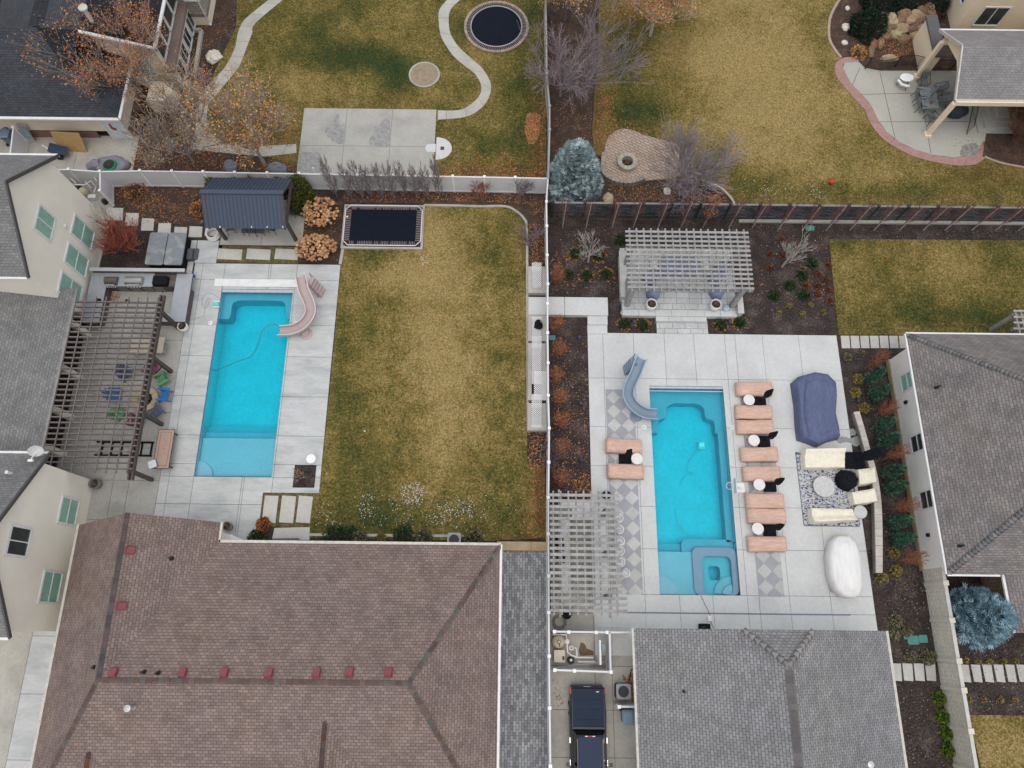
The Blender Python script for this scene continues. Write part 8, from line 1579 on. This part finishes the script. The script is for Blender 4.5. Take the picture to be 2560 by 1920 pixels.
for i, (x, y, rx, ry) in enumerate(rk):
    hh_ = max(.15, .8*(1-(y-20)/90)) if y < 120 else .1; b = g(x, y, hh_); mb = MB(); c = RC[(i*5) % 6]; mb.c = tuple(v*random.uniform(.9, 1.1) for v in c); mb.blob((b.x, b.y, hh_-.05), rx*.034, ry*.04, .4, 9, 7, .13, i+1)
    row = ('top', 'upper middle', 'lower middle', 'bottom')[min(3, int(y/32))]; one('boulder', mb, M_rock, f'{ORD[i % 18]} boulder {"" if i < 18 else "of the lower half "}in the {row} part of the terraced rock garden', 'boulder', 'boulders of the rock garden')
for i, (x, y, s_, lab) in enumerate(((2119, 20, .2, 'small pale rock highest in the dark bed by the upper right lawn'), (2115, 68, .34, 'pale angular rock in the middle of the dark bed'), (2112, 106, .24, 'pale rounded rock lowest in the dark bed'), (534, 141, .62, 'large cream boulder beside the path at top left'), (1520, 496, .42, 'flat tan rock against the dark stone-pattern fence'), (1668, 478, .3, 'pale rock under the wide mauve shrub'), (1558, 782, .2, 'small pale rock at the patio wall corner'), (472, 210, .3, 'small white rectangular rock below the brick bay'))):
    b = g(x, y, .1); mb = MB(); mb.c = (.60, .55, .47) if i != 4 else (.40, .33, .22); mb.blob((b.x, b.y, .08), s_, s_*1.15, s_*.55, 8, 6, .16, 50+i, -.2); one('rock', mb, M_rock, lab, 'rock')
for c, lab in (((690, 418), 'round grey-blue stone mound behind the fence near the court slab'), ((573, 412), 'grey-blue stone behind the fence above the pavilion')): b = g(*c, .4); mb = MB(); mb.c = (.16, .18, .21); mb.blob((b.x, b.y, .05), .75 if c[0] > 600 else .5, .55, .65, 12, 8, .06, 8, -.1); one('boulder', mb, M_rock, lab, 'boulder')
# scattered fallen leaves and a dusting of snow crystals
def scatter(name, label, cat, areas, cols, size, seed, z=.05, m=None, kind='stuff'):
    rnd = random.Random(seed); mb = MB()
    for P, n in areas:
        W = [g(*q) for q in P]; Q = [(p.x, p.y) for p in W]; x0, x1, y0, y1 = min(q[0] for q in Q), max(q[0] for q in Q), min(q[1] for q in Q), max(q[1] for q in Q); k = 0
        cl = [(rnd.uniform(x0, x1), rnd.uniform(y0, y1)) for _ in range(max(3, n//25))]
        for _ in range(n*6):
            if k >= n: break
            if rnd.random() < .55: c = rnd.choice(cl); x, y = rnd.gauss(c[0], .35), rnd.gauss(c[1], .35)
            else: x, y = rnd.uniform(x0, x1), rnd.uniform(y0, y1)
            if not inpoly(x, y, Q): continue
            k += 1; a = rnd.uniform(0, 3.14); s = size*rnd.uniform(.5, 1.3); u = Vector((math.cos(a), math.sin(a), rnd.uniform(-.3, .3)))*s; v = Vector((-math.sin(a), math.cos(a), rnd.uniform(-.3, .3)))*s*.7; p = Vector((x, y, z+rnd.uniform(0, .04))); c = rnd.choice(cols); j = rnd.uniform(.7, 1.2); mb.c = tuple(q*j for q in c); mb.face([p-u, p-v*.8, p+u, p+v])
    return stuff(name, mb, m or M_leaf, label, cat)
LV = ORG+[(.40, .24, .13), (.30, .16, .09)]
scatter('fallen_leaves', 'orange and brown leaves scattered over beds and lawns', 'leaves', [
    ([(1480, 380), (1500, 240), (1530, 240), (1545, 330), (1515, 380), (1512, 460), (1490, 470)], 500), ([(1380, 250), (1480, 250), (1480, 400), (1380, 420)], 250), ([(1350, 230), (1366, 230), (1366, 440), (1350, 440)], 300), ([(1100, 420), (1364, 425), (1364, 445), (1100, 440)], 500),
    ([(1170, 380), (1360, 380), (1360, 425), (1100, 425)], 250), ([(1316, 286), (1335, 283), (1352, 290), (1350, 330), (1340, 360), (1322, 362), (1312, 330)], 1300), ([(1060, 500), (1320, 512), (1366, 560), (1366, 480), (1060, 478)], 500), ([(858, 470), (1060, 478), (1060, 510), (858, 505)], 220),
    ([(1322, 560), (1366, 560), (1366, 664), (1322, 660)], 350), ([(1320, 1080), (1366, 1080), (1366, 1180), (1320, 1180)], 300), ([(1335, 1180), (1364, 1180), (1364, 1345), (1300, 1345)], 250), ([(500, 60), (620, 10), (560, 120), (500, 300), (420, 340), (430, 200), (460, 100)], 700),
    ([(330, 350), (640, 380), (640, 425), (330, 425)], 700), ([(520, 250), (700, 250), (740, 370), (560, 370)], 700), ([(290, 470), (510, 470), (510, 560), (300, 560)], 500), ([(650, 390), (740, 392), (738, 430), (650, 428)], 200), ([(750, 500), (857, 505), (850, 655), (750, 650)], 250),
    ([(1520, 455), (1830, 470), (1830, 505), (1520, 505)], 500), ([(1520, 335), (1545, 300), (1640, 320), (1700, 350), (1700, 365), (1600, 340)], 120), ([(1500, 100), (1800, 100), (1800, 330), (1500, 330)], 200), ([(1375, 570), (1560, 570), (1560, 740), (1375, 740)], 220), ([(1885, 560), (2070, 590), (2070, 760), (1890, 740)], 160), ([(1380, 860), (1468, 860), (1470, 1240), (1380, 1240)], 300), ([(1430, 1200), (1478, 1180), (1478, 1260), (1430, 1260)], 160), ([(2200, 100), (2290, 95), (2280, 130), (2240, 150), (2200, 140)], 380), ([(1552, 1690), (1584, 1680), (1582, 1760), (1560, 1700)], 160), ([(270, 722), (310, 722), (300, 750), (275, 752)], 120), ([(1380, 1690), (1418, 1700), (1410, 1760), (1382, 1770)], 30), ([(2300, 600), (1000, 50), (900, 430), (1180, 430)], 0)], LV, .055, 5, z=.06)
scatter('mulch_chips', 'pale wood chips and pebbles scattered on the mulch beds', 'mulch', [([(1375, 560), (2070, 570), (2095, 835), (1375, 740)], 1500), ([(1380, 850), (1468, 850), (1474, 1250), (1380, 1250)], 450), ([(2110, 880), (2215, 900), (2330, 1430), (2210, 1430), (2140, 1000)], 700), ([(2200, 1430), (2310, 1430), (2340, 1650), (2230, 1650)], 500), ([(2240, 1710), (2350, 1710), (2390, 1915), (2270, 1915)], 300), ([(2400, 1600), (2560, 1600), (2560, 1780), (2430, 1780)], 400), ([(2075, 570), (2560, 575), (2560, 600), (2075, 596)], 350)], [(.14, .11, .09), (.10, .075, .065), (.22, .19, .16), (.03, .022, .02), (.03, .022, .02)], .05, 6, z=.02)
M_snow = mat('snow', (.8, .82, .86), .7, 0)
scatter('snow_flecks', 'sparse flecks of snow on the lower centre lawn and upper right lawn', 'snow', [([(880, 1235), (1010, 1240), (1040, 1205), (1060, 1205), (1060, 1260), (1230, 1260), (1215, 1300), (900, 1290)], 130), ([(1000, 1210), (1062, 1205), (1058, 1262), (1005, 1262)], 150), ([(1110, 1240), (1220, 1235), (1200, 1295), (1110, 1285)], 80), ([(790, 1260), (1320, 1240), (1320, 1320), (790, 1320)], 210), ([(1050, 640), (1070, 640), (1070, 665), (1048, 665)], 24), ([(1860, 450), (2060, 455), (2080, 500), (1850, 500)], 90)], [(1, 1, 1)], .03, 8, z=.06, m=M_snow)
# grass tufts: short blades over the lawns near the middle
